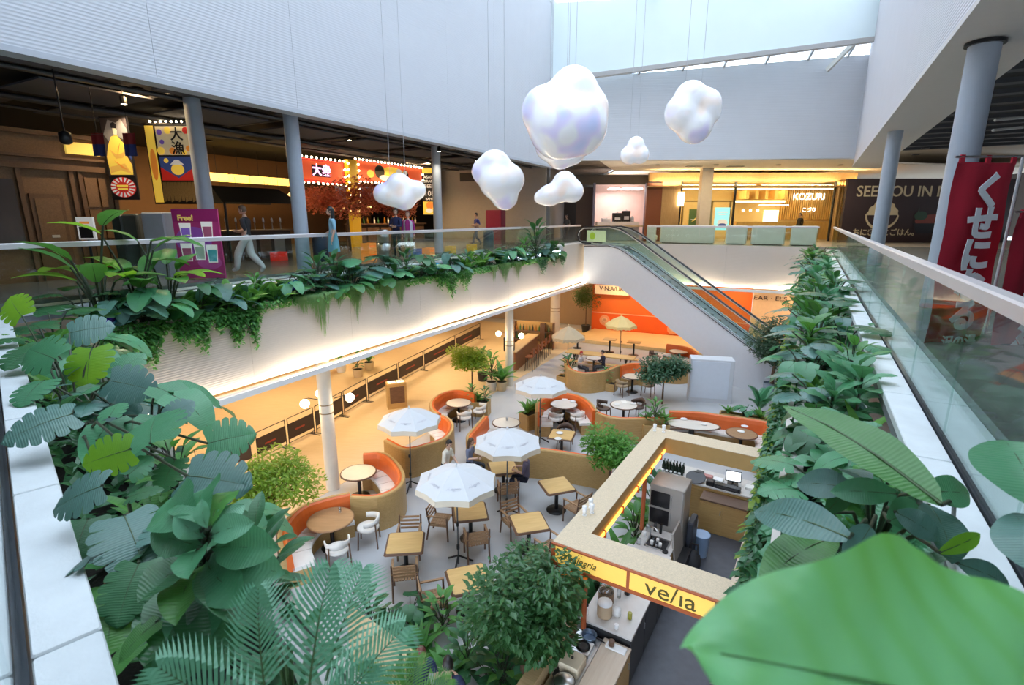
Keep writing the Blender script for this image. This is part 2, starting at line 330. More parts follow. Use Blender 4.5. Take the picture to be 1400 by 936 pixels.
# lower hall walls
struct(MB().prism([(q.x, q.y) for q in (LF(-12, 24), LF(36, 24), LF(36, 24.3), LF(-12, 24.3))], 0, 3.95).build('wall_left_lower', tanwall))
def ffwall(name, s0, s1, p, z0, z1, m, th=.2): return struct(MB().prism([(q.x, q.y) for q in (FF(s0, p), FF(s1, p), FF(s1, p+th), FF(s0, p+th))], z0, z1).build(name, m))
ffwall('wall_far_orange', -.6, 9.4, 3.6, 0, 1.34, orangewall)
ffwall('wall_far_orange_upper', -.6, 9.4, 3.62, 1.37, 3.96, orangewall2)
ffwall('trim_orange_rail', -.6, 9.4, 3.57, 1.33, 1.38, mat('pale_orange_trim', (.95, .5, .3), .4), .06)
ffwall('wall_far_tan', 9.41, 18, 3.4, 0, 3.95, mat('lit_tan_wall', (.72, .50, .32), .6))
ffwall('wall_far_lower_left', -16, -.62, 5.2, 0, 3.95, mat('brown_bar_wall', (.32, .22, .13), .7))
struct(MB().prism([(q.x, q.y) for q in (FF(-.64, 3.6), FF(-.60, 3.6), FF(-.60, 5.2), FF(-.64, 5.2))], 0, 3.95).build('wall_far_return', orangewall2))
struct(MB().prism([(q.x, q.y) for q in (RF(-2, 7), RF(36, 7), RF(36, 7.3), RF(-2, 7.3))], 0, 3.95).build('wall_right_lower', mat('lit_tan_wall', (.72, .50, .32), .6)))

# upper walls around the light well
LWB, LWP = 10.35, 11.2
FWa, FWb = Vector((2.05, 28.75, 0)), Vector((17.5, 27.7, 0)); dFW = (FWb-FWa).normalized(); aFW = math.atan2(dFW.y, dFW.x)
TOPZ = 17.7
def wallpanels(name, a, b, z0, z1, n, m, ang, thick=.25, out=(0, 0)):
    L = (b-a).length; d = (b-a).normalized(); c = (a+b)/2
    core = struct(MB().box((c.x+out[0]*.16, c.y+out[1]*.16, (z0+z1)/2+.02), (L, thick, z1-z0-.05), ang).build(name, mat('panel_core_grey', (.45, .44, .43), .7)))  # same grey core behind the wall panels
    me = MB().box((0, 0, 0), (L/n-.005, .06, z1-z0)).mesh('wall_panel', m)
    for i in range(n): q = a+d*(L/n*(i+.5)); put('panel', me, core, (q.x, q.y, (z0+z1)/2), ang)
    return core
s_a, s_b = Ls(LN(LWP, -3.5)), Ls(lint(LF(0, LWP), DL, FWa, dFW))
wallpanels('wall_left', LF(s_a, LWP), LF(s_b, LWP), LWB, TOPZ, 8, wall_rib, AL, out=NL)
struct(MB().prism([(q.x, q.y) for q in (LF(s_a, LWP-.04), LF(s_b, LWP-.04), LF(s_b, LWP+.35), LF(s_a, LWP+.35))], LWB-.1, LWB-.002).build('trim_left_wall_edge', mat('pale_wall_edge', (.52, .54, .58), .5)))
fw_top = [14.55, 15.45]
L = (FWb-FWa).length
core = MB(); vs = []
for q, zt in ((FWa, 14.5), (FWb, 15.4)):
    for dy in (0, .3): vs += [(q.x-dFW.y*dy, q.y+dFW.x*dy, 10.65), (q.x-dFW.y*dy, q.y+dFW.x*dy, zt)]
core.add(vs, [(0, 4, 5, 1), (2, 3, 7, 6), (1, 5, 7, 3), (0, 2, 6, 4), (0, 1, 3, 2), (4, 6, 7, 5)])
struct(core.build('wall_far', wall_rib))
rs_b = (lambda q: DR[0]*q.x+DR[1]*q.y)(lint(RF(0, 1.48), DR, FWa, dFW)); rs_a = (lambda q: DR[0]*q.x+DR[1]*q.y)(RN(1.48, -3.5))
wallpanels('wall_right', RF(rs_a, 1.52), RF(rs_b, 1.52), LWB, TOPZ, 6, ribbed('ribbed_right_cladding', (.58, .58, .62), .06), AR, out=NR)
struct(MB().prism([(q.x, q.y) for q in (RF(rs_a, 1.47), RF(rs_b+.6, 1.47), RF(rs_b+2.2, 2.75), RF(rs_a, 2.75))], LWB-.08, LWB-.002).build('ceiling_right_soffit', soffit_m))
c = NF(4, -3.5); wallpanels('wall_near', RN(1.48, -3.5), LN(LWP, -3.5), LWB, TOPZ, 4, wall_rib, AN, out=(-NN[0], -NN[1]))
# bulkhead that hangs across the light well, with its grey lower beam
Ba, Bb = lint(LF(0, LWP-.02), DL, (2, 27.9), (1, -.135)), lint(RF(0, 1.5), DR, (2, 27.9), (1, -.135))
bulk = MB()
for (z0a, z0b, z1a, z1b, th, mi) in ((14.4, 15.66, TOPZ, TOPZ, .12, 0), (14.2, 15.46, 14.4, 15.66, .3, 1)):
    vs = []
    for q, z0, z1 in ((Ba, z0a, z1a), (Bb, z0b, z1b)):
        for dy in (-th/2, th/2): vs += [(q.x, q.y+dy, z0), (q.x, q.y+dy, z1)]
    bulk.add(vs, [(0, 4, 5, 1), (2, 3, 7, 6), (1, 5, 7, 3), (0, 2, 6, 4), (0, 1, 3, 2), (4, 6, 7, 5)], mi)
struct(bulk.build('wall_skylight_bulkhead', [mat('pale_blue_bulkhead', (.74, .84, .86), .4, var=.05, scale=.5), mat('grey_beam', (.42, .41, .40), .5)]))
# skylight: mullions and panes over the well, and the sloped strip over the far wall
sky = thing('window_1', None, None); struct(sky)
me_m = mat('grey_mullion', (.50, .52, .53), .4, .3)
def bar(a, b, w, h, name, parent, m):
    a, b = Vector(a), Vector(b); d = b-a; T = d.to_track_quat('X', 'Z').to_matrix().to_4x4(); T.translation = (a+b)/2
    return MB().box(None, (d.length, w, h), M=T).build(name, m, parent)
ncol, nrow = 7, 3
def skp(i, j, z): a = RF(rs_a+(rs_b-rs_a)*i/ncol, 1.5); b = LF(s_a+(s_b-s_a)*i/ncol, LWP); q = a.lerp(b, j/nrow); return Vector((q.x, q.y, z))
for j in range(nrow+1): bar(skp(0, j, TOPZ+.1), skp(ncol, j, TOPZ+.1), .1, .2, 'mullion', sky, me_m)
for i in range(ncol+1): bar(skp(i, 0, TOPZ+.1), skp(i, nrow, TOPZ+.1), .1, .2, 'mullion', sky, me_m)
for i in range(ncol):
    for j in range(nrow):
        MB().prism([(q.x, q.y) for q in (skp(i, j, 0), skp(i+1, j, 0), skp(i+1, j+1, 0), skp(i, j+1, 0))], TOPZ+.2, TOPZ+.21).build('pane', sky_glass, sky)
sk2 = thing('window_2', None, None); struct(sk2)
Wt = lambda t: Vector((FWa.x+(FWb.x-FWa.x)*t, FWa.y+(FWb.y-FWa.y)*t+.1, 14.5+.9*t)); Bt = lambda t: Vector((Ba.x+(Bb.x-Ba.x)*t, Ba.y+(Bb.y-Ba.y)*t, 14.6+1.26*t))
for k, t in enumerate((.28, .42, .55, .68, .81, .93)):
    bar(Wt(t)+Vector((0, 0, .02)), Bt(min(1, t+.03))+Vector((0, .05, .0)), .09, .14, 'strut', sk2, me_m)
bar(Wt(0), Wt(1), .12, .1, 'frame', sk2, me_m)
bar(Wt(.865)+Vector((0, -.25, -.55)), Bt(.97)+Vector((0, .05, .05)), .14, .2, 'strut', sk2, mat('cream_beam', (.66, .66, .62), .5))
for a, b in ((0, .28), (.28, .42), (.42, .55), (.55, .68), (.68, .81), (.81, .93), (.93, 1)):
    p = [Wt(a), Wt(b), Bt(b), Bt(a)]; up = Vector((0, 0, .12)); MB().add([q+up for q in p]+[q+up+Vector((0, 0, .01)) for q in p], [(0, 3, 2, 1), (4, 5, 6, 7), (0, 1, 5, 4), (1, 2, 6, 5), (2, 3, 7, 6), (3, 0, 4, 7)]).build('pane', sky_glass, sk2)

# upper ceilings outside the well
CZ = 10.75
quad_ring([LN(11.3, -12), LF(27.6, 11.3), LF(27.6, 34), LN(34, -12)], CZ, CZ+.2, 'ceiling_left', darkceil)
far_c = mat('far_soffit', (.86, .77, .62), .6, var=.03)
quad_ring([LF(27.6, 34), LF(27.62, 11.32), FWa+Vector((.1, .3, 0)), FWa+dFW*2.6+Vector((0, .3, 0)), Vector((6.6, 35, 0)), Vector((6.4, 48, 0)), Vector((-16, 48, 0))], CZ+.01, CZ+.2, 'ceiling_far_left', mat('dim_far_ceiling', (.16, .13, .1), .7))
quad_ring([FWa+dFW*2.62+Vector((0, .28, 0)), FWb+Vector((.5, .28, 0)), Vector((20.5, 30, 0)), Vector((33, 33, 0)), Vector((36, 42, 0)), Vector((6.6, 42, 0)), Vector((6.62, 35, 0))], 10.63, 10.72, 'ceiling_far', far_c)
quad_ring([RN(2.7, -12), RF(rs_b+2.2, 2.7), RF(rs_b+2.4, 22), RN(22, -12)], CZ+.5, CZ+.7, 'ceiling_right', darkceil)
quad_ring([RF(30, 2.75), RF(36, 2.75), Vector((20.6, 34, 0)), Vector((20.6, 46, 0)), Vector((62, 46, 0)), Vector((62, 20, 0)), RF(30, 22)], CZ+.55, CZ+.75, 'ceiling_right_far', mat('beige_far_ceiling', (.40, .33, .24), .7))
quad_ring([LN(11.2, -3.6), RN(1.5, -3.6), RN(1.5, -12), LN(11.2, -12)], CZ+.05, CZ+.25, 'ceiling_near', darkceil)
# outer walls that close the building
for nm, a, b in (('wall_outer_left', LF(-12, 33), LF(48, 33)), ('wall_outer_right', RF(-14, 19), RF(52, 19)), ('wall_outer_near', NF(-20, -7), NF(30, -7)), ('wall_outer_far', Vector((-25, 47, 0)), Vector((58, 40, 0)))):
    d = (b-a).normalized(); n = Vector((-d.y, d.x, 0))*.2
    struct(MB().prism([(q.x, q.y) for q in (a, b, b+n, a+n)], FZ, CZ+.6).build(nm, mat('dim_back_wall', (.06, .045, .035), .8)))

# columns
def column(F, s, p, z0, z1, r, m, band=None, c=None):
    q = c or F(s, p); b = MB().lathe([(r, 0), (r, z1-z0)], 28).build('column', m, None, (q.x, q.y, z0)); struct(b)
    if band:
        for zb in band: MB().lathe([(r+.008, zb), (r+.012, zb+.015), (r+.008, zb+.03)], 28).build('band', mat('bronze_band', (.3, .22, .12), .35, .8), b)
    return b
for s, p in ((10.3, 11.95), (8.6, 13.4), (18.7, 13.3)): column(LF, s, p, FZ, CZ, .19, colmat)
column(RF, 10.95, 1.95, FZ, LWB-.06, .2, colmat); column(RF, 20.4, 1.9, FZ, LWB-.06, .2, colmat)
struct(MB().lathe([(.25, 0), (.25, .05)], 24).build('trim_column_collar', blackm, None, tuple(RF(10.95, 1.95, LWB-.135))))
lowcol = mat('cream_column', (.74, .68, .58), .5)
c1 = Vector((-5.25, 13.75, 0)); column(None, 0, 0, 0, 3.96, .19, lowcol, (2.35, 2.6), c1)
c2 = Vector((-.12, 23.3, 0)); column(None, 0, 0, 0, 3.96, .19, lowcol, (1.95, 2.15), c2)
c3 = Vector((2.75, 32.4, 0)); column(None, 0, 0, 0, 3.96, .3, lowcol, (1.95, 2.15), c3)
# lamps hidden above the lower left hall: recessed ceiling lights
def downlight(q, energy, col, size, label, group, r=.14, name='ceiling_light'):
    t = thing(name, label, 'light', q, 0, group)
    MB().lathe([(r, 0), (r, .03), (r*.8, .03)], 16).build('trim_ring', blackm, t, (0, 0, -.03)); MB().lathe([(r*.78, 0), (r*.78, .008)], 16).build('diffuser', warm_lamp, t, (0, 0, -.012))
    ld = bpy.data.lights.new('lamp', 'AREA'); ld.energy = energy; ld.color = col; ld.shape = 'DISK'; ld.size = size
    lo = bpy.data.objects.new('lamp', ld); COL.objects.link(lo); lo.parent = t; lo.location = (0, 0, -.06)
for i, s in enumerate((8, 14, 20, 26)):
    for p in (14.0, 19.0): downlight(LF(s, p, 3.95), 150, (1, .74, .42), .5, 'round recessed warm light in the ceiling over the tan floor', 'recessed lights under the left floor')
for i, s in enumerate((1.5, 5, 8.5, 12)): downlight(FF(s, 2.0, 3.96), 75, (1, .74, .42), .4, 'round recessed warm light in the ceiling before the orange wall', 'recessed lights before the orange wall')
for s in (-6, -2.5): downlight(FF(s, 2.5, 3.96), 60, (1, .72, .4), .4, 'round recessed warm light in the ceiling over the bottle bar', 'recessed lights over the bar')

for i, u in enumerate((8.2, 11.5, 15.0, 18.5)): downlight(Vector((u, 30.6, 10.62)), 70, (1, .80, .5), .4, ('leftmost', 'second', 'third', 'rightmost')[i]+' round light in the cream soffit before the golden restaurant', None)  # added downlights that warm the soffit; its glow comes from the restaurant

# ================================================================ UPPER FLOOR
def dep(q): return q.y*CP-(q.z-CAMZ)*SP
def flat(parent, M, shapes, name='print', z0=.004):       # flat print: coloured outlines on a board
    mb = MB(); ms = []
    for k, (m, pts) in enumerate(shapes):
        if m not in ms: ms.append(m)
        z = z0+.0015*k; mb.add([(x, y, z) for x, y in pts], [tuple(range(len(pts)))], ms.index(m))
    return put(name, mb.mesh(name, ms), parent, M=M)
def disc(cx, cy, rx, ry=None, n=20, a0=0, a1=2*math.pi): ry = ry or rx; return [(cx+rx*math.cos(a0+(a1-a0)*i/n), cy+ry*math.sin(a0+(a1-a0)*i/n)) for i in range(n+(0 if abs(a1-a0-2*math.pi) < 1e-6 else 1))]
def rect(x0, y0, x1, y1): return [(x0, y0), (x1, y0), (x1, y1), (x0, y1)]
def board(name, label, cat, c, w, h, m, nrm=(0, -1), th=.05, group=None, parent=None):
    M = face_m(c, *nrm)
    if parent is None: t = thing(name, label, cat, c, 0, group); ML = face_m((0, 0, 0), *nrm)
    else: t = parent; ML = M
    put('board', MB().box((0, 0, -th/2), (w, h, th)).mesh('board', m), t, M=ML)
    return t, ML
flatc = lambda nm, c, e=0: mat(nm, c, .55, var=.04, emit=e)
c_red, c_yel, c_blk, c_wht = flatc('print_red', (.62, .03, .02), .25), flatc('print_yellow', (.95, .62, .08), .4), flatc('print_black', (.02, .015, .015)), flatc('print_white', (.85, .82, .76), .25)
c_blu, c_pur, c_org, c_pink, c_teal, c_lil = flatc('print_blue', (.06, .10, .30), .2), flatc('print_purple', (.22, .12, .5), .2), flatc('print_orange', (.85, .28, .04), .3), flatc('print_magenta', (.55, .04, .20)), flatc('print_teal', (.10, .50, .55)), flatc('print_lilac', (.66, .58, .78))

# --- ceiling panels and pipes over the left walkway
pm = MB().box((0, 0, 0), (2.3, 1.9, .04)).mesh('ceiling_panel', ceilpanel)
cp = thing('acoustic_ceiling', 'grey rectangular acoustic panels hung under the black ceiling of the left walkway', 'ceiling panel')
for i in range(9):
    for j in range(3):
        q = LF(2.2+i*3.3+(j % 2)*1.6, 12.4+j*2.9); put('panel', pm, cp, (q.x, q.y, CZ-.16), AL)
pp = thing('ceiling_pipes', 'dark pipes running along the black ceiling of the left walkway', 'pipe')
for k, (p, z, r) in enumerate(((13.6, 10.55, .05), (14.0, 10.6, .03), (16.6, 10.5, .08), (18.4, 10.55, .04))): MB().tube([LF(-4, p, z), LF(30, p, z)], r, 8).build('pipe', mat('dark_pipe', (.12, .12, .13), .4, .6), pp)
for k in range(8): MB().tube([LF(1+k*3.6, 11.6, 10.62), LF(1+k*3.6, 19, 10.62)], .035, 6).build('pipe', MT['dark_pipe'], pp)
def spot(q, e, label, group, col=(1, .85, .65), head=True, lamp=True):
    t = thing('ceiling_spotlight', label, 'light', q, 0, group)
    MB().lathe([(.07, 0), (.075, .16), (.03, .2)], 14).build('housing', blackm, t, (0, 0, -.25)); MB().tube([(0, 0, -.06), (0, 0, .22)], .012, 6).build('stem', blackm, t)
    MB().lathe([(.06, 0), (.06, .01)], 14).build('lens', warm_lamp, t, (0, 0, -.258))
    if lamp:
        ld = bpy.data.lights.new('lamp', 'SPOT'); ld.energy = e; ld.color = col; ld.spot_size = R(120); ld.spot_blend = .6; ld.shadow_soft_size = .06
        lo = bpy.data.objects.new('lamp', ld); COL.objects.link(lo); lo.parent = t; lo.location = (0, 0, -.28)
for q, e, l in ((PY(167, 127, 13.4), 140, 'bright spotlight above the brown wooden shopfront'), (LFP(477, 182, 15), 160, 'leftmost of three white spotlights before the red bulb signs'), (LFP(489, 183, 15.1), 0, 'middle of three white spotlights before the red bulb signs'), (LFP(504, 185, 15.2), 0, 'rightmost of three white spotlights before the red bulb signs'), (PY(600, 198, 22), 130, 'spotlight on the ceiling just above the fourth grey column'), (PY(660, 199, 25), 120, 'upper of two glowing spotlights over the beige wall'), (PY(651, 213, 27), 120, 'lower of two glowing spotlights over the beige wall')):
    spot(q, e, l, None, lamp=e > 0)

# --- brown wooden shopfront, far left
brn = wood('brown_stained_facade', (.24, .13, .055), (.17, .09, .035), 3, .5); brn2 = wood('dark_facade_trim', (.17, .09, .04), (.12, .06, .025), 3, .5)
t = thing('wooden_shopfront', 'brown panelled wooden shopfront with lattice shutters on the left walkway', 'shopfront')
def lbox(nm, s0, s1, z0, z1, p0, p1, m, par): q = LF((s0+s1)/2, (p0+p1)/2); return MB().box((q.x, q.y, FZ+(z0+z1)/2), (abs(s1-s0), abs(p1-p0), z1-z0), AL).build(nm, m, par)
lbox('wall', 1, 7.62, 0, 3.35, 15.5, 15.7, brn, t); lbox('cornice', 1, 7.66, 2.55, 2.68, 15.38, 15.5, brn2, t); lbox('cornice', 1, 7.66, 2.80, 2.86, 15.36, 15.5, brn2, t)
lbox('cap', 1, 7.66, 3.3, 3.4, 15.4, 15.55, brn2, t)
for s in (5.62, 6.62, 6.80, 7.50): lbox('stile', s, s+.09, 0, 2.55, 15.42, 15.5, brn2, t)
d = lbox('door', 5.78, 6.42, 0, 2.0, 15.44, 15.5, brn2, t); lbox('door_panel', 5.86, 6.34, .9, 1.9, 15.42, 15.44, brn, d); lbox('door_plate', 6.05, 6.2, 1.0, 1.06, 15.41, 15.42, mat('pale_plate', (.6, .55, .45), .4), d)
for a in (6.92, 7.22):
    for z in (.15, .95, 1.72): lbox('shutter_panel', a, a+.26, z, z+.7, 15.44, 15.5, brn, t)
lbox('window', 4.6, 5.55, .8, 2.3, 15.44, 15.5, mat('dark_window', (.09, .08, .08), .1), t)
lbox('lit_sign', 6.66, 7.35, 2.95, 3.22, 15.42, 15.5, mat('yellow_lit_panel', (.9, .62, .12), .5, emit=.5), t)
fan = thing('ceiling_fan', 'black two-bladed fan hanging before the brown shopfront', 'fan', PY(89, 186, 11.2))
MB().lathe([(.05, -.16), (.11, -.12), (.11, .06), (.04, .1)], 14).build('motor', blackm, fan); MB().tube([(0, 0, .1), (0, 0, CZ-fan.location.z)], .014, 6).build('rod', blackm, fan)
for sg in (-1, 1): MB().strip([[(sg*.1, -.05, 0), (sg*.1, .05, .02)], [(sg*.5, -.09, .02), (sg*.5, .07, .04)], [(sg*.85, -.03, .03), (sg*.85, .03, .04)]]).build('blade', mat('fan_blade', (.05, .035, .02), .5), fan)
for u, l in ((3, 'red and blue cloth flag at the left edge of the photo'), (135, 'red and blue cloth flag hanging left of the yellow figure poster'), (178, 'red and blue cloth flag hanging right of the yellow figure poster')):
    c = PY(u, 197, 12.6); fl = thing('cloth_flag', l, 'flag', c)
    w = .30; k = 6
    for z0, z1, m in ((0, .24, mat('flag_red', (.28, .02, .02), .8)), (-.26, 0, mat('flag_blue', (.04, .05, .18), .8))):
        MB().strip([[(-w/2+w*i/k, .025*math.sin(i*1.9)+(zz*.05), zz) for i in range(k+1)] for zz in (z0, (z0+z1)/2, z1)]).build('cloth_panel', m, fl)
    MB().tube([(0, 0, .24), (0, 0, CZ-c.z)], .006, 5).build('cord', blackm, fl)

# --- posters and stands beside it
c = LFP(163, 217, 15.0); k = dep(c)/FPX
t, M = board('poster', 'tall yellow figure poster above a red sunburst sign', 'poster', c, 37*k, 108*k, c_blk)
w, h = 35*k, 104*k
gold2 = flatc('poster_amber', (.80, .46, .08), .35); rockc = flatc('poster_rock', (.30, .26, .22), .15)
def swp(pts, w0): return [(x*w, y*h) for x, y in pts]
flat(t, M, [(flatc('poster_night', (.10, .07, .06)), rect(-w/2, -h*.22, w/2, h/2)), (rockc, swp([(-.45, .30), (-.2, .48), (.1, .44), (.3, .49), (.48, .36), (.45, .2), (.1, .28), (-.3, .22)], 0)), (c_blu, swp([(.28, .30), (.5, .26), (.5, -.02), (.36, .05)], 0)),
    (c_yel, swp([(-.42, -.20), (.46, -.20), (.48, -.08), (.34, .02), (.40, .14), (.22, .22), (.05, .30), (-.18, .27), (-.34, .16), (-.46, .02)], 0)), (gold2, swp([(-.40, -.18), (.0, -.14), (.42, -.19), (.2, -.06), (-.1, -.08), (-.38, -.1)], 0)), (gold2, swp([(-.3, .12), (-.1, .0), (.2, .02), (.32, .1), (.1, .06), (-.1, .06)], 0)), (c_org, swp([(-.2, -.02), (.1, -.12), (.3, -.14), (.1, -.09)], 0)), (c_org, swp([(.15, .2), (.05, .1), (-.02, .02), (.02, .12)], 0)),
    (flatc('poster_cream', (.8, .66, .4), .2), swp([(-.05, .30), (.08, .29), (.11, .35), (.05, .40), (-.06, .38)], 0)), (c_blk, swp([(-.1, .38), (.1, .37), (.13, .42), (.0, .45), (-.12, .43)], 0)), (c_red, disc(0, -h*.36, w*.5, h*.13))]
     + [(c_wht, [(0, -h*.36), (w*.48*math.cos(a), -h*.36+h*.125*math.sin(a)), (w*.48*math.cos(a+.2), -h*.36+h*.125*math.sin(a+.2))]) for a in [i*2*math.pi/16 for i in range(16)]] + [(c_red, disc(0, -h*.36, w*.27, h*.07)), (c_yel, rect(-w*.22, -h*.355, w*.22, -h*.33)), (c_yel, rect(-w*.2, -h*.395, w*.2, -h*.37))])
c = LFP(236, 225, 16.5); k = dep(c)/FPX
t, M = board('poster_wall', 'yellow lit poster wall with large brushed characters above a red and gold scene', 'poster', c, 64*k, 104*k, c_blk)
w, h = 64*k, 104*k
sh = [(c_yel, rect(-w*.48, -h*.48, -w*.3, h*.48)), (c_org, disc(-w*.39, 0, w*.07, h*.2)), (flatc('poster_cream', (.8, .66, .4)), rect(-w*.26, h*.12, w*.46, h*.47)), (c_blu, rect(-w*.26, -h*.2, w*.46, h*.10)), (c_red, [(-w*.26, -h*.2), (w*.46, -h*.2), (w*.46, -h*.03), (w*.1, -h*.17), (-w*.26, -h*.03)]), (c_yel, disc(w*.1, -h*.06, w*.14, h*.07)), (c_wht, [(-w*.05, h*.0), (w*.25, h*.0), (w*.14, h*.06), (w*.06, h*.06)]), (c_yel, disc(-w*.12, h*.05, w*.05))]
for x, y, r, m in ((-.18, .40, .06, c_pur), (-.15, .28, .05, c_pur), (-.2, .17, .08, c_yel), (.05, .17, .07, c_org), (.38, .42, .07, c_red), (.4, .2, .06, c_org), (.0, .42, .07, c_yel), (.3, .15, .05, c_yel)): sh.append((m, disc(x*w, y*h, r*w, r*w, 10)))
flat(t, M, sh); text('大\n漁', h*.17, c_blk, 'lettering', t, M @ Matrix.Translation((w*.18, h*.28, .03)), bold=.006)
thm = wood('thatch', (.40, .28, .12), (.2, .13, .05), 14, .9, (8, 8, 1))
for i in range(9): MB().strip([[(-w*.24+i*w*.077, -h*.22, .06), (-w*.17+i*w*.077, -h*.22, .06)], [(-w*.25+i*w*.077, -h*.36, .1), (-w*.165+i*w*.077, -h*.36, .1)], [(-w*.235+i*w*.077, -h*.48+.05*(i % 2), .12), (-w*.175+i*w*.077, -h*.46, .12)]]).build('thatch_bundle', thm, t).matrix_local = M
for i in range(8): put('bulb', MB().ball((0, 0, 0), .03, 6, 4).mesh('bulb', warm_lamp), t, M=M @ Matrix.Translation((-w*.3+i*w*.11, h*.52, .1)))
kb = lambda nm, lb, u0, v0, u1, p, m, d=.5: (lambda c, c2: tag(MB().bbox((c.x, c.y+d/2, (FZ+c.z)/2), ((u1-u0)*dep(c)/FPX, d, c.z-FZ), r=.03).build(nm, m), lb, 'cabinet'))(LFP((u0+u1)/2, v0, p), 0)
kb('reception_cabinet', 'dark green-black cabinet under the yellow figure poster', 150, 293, 164, 14.2, mat('green_black_paint', (.02, .03, .025), .5))
kb('reception_cabinet', 'grey-green cabinet right of the dark one under the poster', 168, 292, 187, 14.9, mat('grey_green_paint', (.13, .14, .12), .5))
kb('reception_cabinet', 'pale grey cabinet beside the magenta drinks board', 191, 290, 222, 14.0, mat('pale_grey_paint', (.40, .44, .48), .4))
c = LFP(271, 330, 12.5); k = dep(c)/FPX
t, M = board('drinks_board', 'magenta standing board showing three rows of iced drinks and the word Free', 'sign', Vector((c.x, c.y, FZ+47*k+.02)), 62*k, 93*k, c_pink)
w, h = 62*k, 93*k; sh = [(flatc('deep_magenta', (.42, .02, .16)), rect(-w/2, h*.32, w/2, h*.5)), (flatc('violet_splash', (.40, .10, .50)), disc(-.1, h*.05, w*.4, h*.2)), (c_pink, rect(-w/2, -h*.5, w/2, -h*.32)), (flatc('pink_splash', (.70, .10, .38)), disc(w*.2, -h*.27, w*.27, h*.1))]
for i, (x, y, mm) in enumerate(((-.24, .17, c_pur), (.24, .19, flatc('drink_rose', (.6, .14, .25))), (-.27, -.12, flatc('drink_rose', (.6, .14, .25))), (.02, -.1, flatc('drink_mint', (.55, .66, .50))), (.29, -.14, c_teal))):
    sh += [(c_wht, [(w*(x-.13), h*(y+.13)), (w*(x-.10), h*(y-.13)), (w*(x+.10), h*(y-.13)), (w*(x+.13), h*(y+.13))]), (mm, [(w*(x-.10), h*(y+.06)), (w*(x-.085), h*(y-.115)), (w*(x+.085), h*(y-.115)), (w*(x+.10), h*(y+.06))])]
flat(t, M, sh); text('Free!', h*.11, flatc('print_gold', (.8, .6, .15), .2), 'lettering', t, M @ Matrix.Translation((-w*.2, h*.37, .03)), bold=.006)
MB().box((0, 0, 0), (.04, .35, .03)).build('foot', blackm, t, (-w*.35, .1, -h/2)); MB().box((0, 0, 0), (.04, .35, .03)).build('foot', blackm, t, (w*.35, .1, -h/2))
c = LFP(117, 312, 13.6); k = dep(c)/FPX
t, M = board('menu_stand', 'small white menu stand before the brown shopfront', 'sign', c, 23*k, 30*k, c_wht)
flat(t, M, [(c_blk, rect(-9*k, -13*k, 9*k, 2*k)), (c_org, rect(-7*k, 6*k, 6*k, 9*k))]); MB().tube([(0, .03, -15*k), (0, .03, FZ-c.z)], .025, 8).build('post', blackm, t)

# --- food hall with red bulb signs
q0, q1 = LF(17.4, 20), LF(20.4, 20)
def bulb_sign(label, s0, s1, z0, z1, p, shapes, txt=None, tm=None):
    a, b = LF(s0, p), LF(s1, p); c = (a+b)/2; w, h = (b-a).length, z1-z0
    t, M = board('bulb_sign', label, 'sign', Vector((c.x, c.y, FZ+(z0+z1)/2)), w, h, c_red, (-NL[0], -NL[1]), .12)
    flat(t, M, [(m, [(x*w, y*h) for x, y in pts]) for m, pts in shapes])
    if txt: text(txt, h*.55, tm, 'lettering', t, M @ Matrix.Translation((0, 0, .03)), bold=.01)
    me = MB().ball((0, 0, 0), .055, 6, 4).mesh('bulb', mat('bulb_glow', (1, .85, .55), .4, emit=16, ecol=(1, .82, .5)))
    n = int(w/.27); mrow = int(h/.3)
    for i in range(n+1):
        for y in (-h/2-.05, h/2+.05): put('bulb', me, t, M=M @ Matrix.Translation((-w/2+w*i/n, y, .06)))
    for i in range(1, mrow):
        for x in (-w/2-.02, w/2+.02): put('bulb', me, t, M=M @ Matrix.Translation((x, -h/2+h*i/mrow, .06)))
    return t
bulb_sign('shorter red sign edged with glowing bulbs and pink neon strokes', 17.3, 20.2, 3.1, 4.15, 20, [(flatc('sign_orange_glow', (.75, .10, .03), .5), rect(-.45, -.4, .45, .4)), (c_blk, rect(-.2, -.25, .18, .25))], '大衆', mat('neon_pink', (1, .5, .8), .4, emit=2.5))
bulb_sign('longer red sign edged with glowing bulbs with a painted feast in its middle', 21.0, 26.6, 3.35, 4.35, 20, [(flatc('sign_orange_glow', (.75, .10, .03), .5), rect(-.48, -.45, .48, .45)), (c_yel, disc(.02, -.05, .2, .42)), (c_blk, disc(-.17, .05, .07, .35)), (c_wht, disc(-.1, -.25, .08, .15)), (c_org, disc(.05, -.2, .06, .2)), (c_wht, disc(.12, .1, .05, .22)), (c_blk, disc(.22, 0, .05, .3)), (c_wht, disc(.22, .15, .035, .12)), (c_yel, disc(-.3, -.1, .05, .2))])
yp = flatc('mustard_paint', (.72, .42, .02), .12)
t = thing('yellow_post', 'mustard yellow post with bulbs between the two red signs', 'post', LF(20.6, 19.9, FZ), AL); MB().box((0, 0, 2.15), (.62, .3, 4.3)).build('shaft', yp, t)
me = MB().ball((0, 0, 0), .055, 6, 4).mesh('bulb', MT['bulb_glow'])
for i in range(8): put('bulb', me, t, (.36, -.18, 2.0+i*.3)); put('bulb', me, t, (-.36, -.18, 2.0+i*.3))
c = LFP(587, 262, 19.8); k = dep(c)/FPX
t, M = board('price_pillar', 'black pillar sign with 108 in white, beside the fourth column', 'sign', c, 19*k, 62*k, c_blk)
for s_, y, sz in (('ASAHI', 19, 5.2), ('DRAFT', 13.5, 4.6), ('BEER', 7, 6), ('108', -2.5, 9.5), ('BAHT', -9.5, 4.2)): text(s_, sz*k, c_wht, 'lettering', t, M @ Matrix.Translation((0, y*k, .02)), bold=.004)
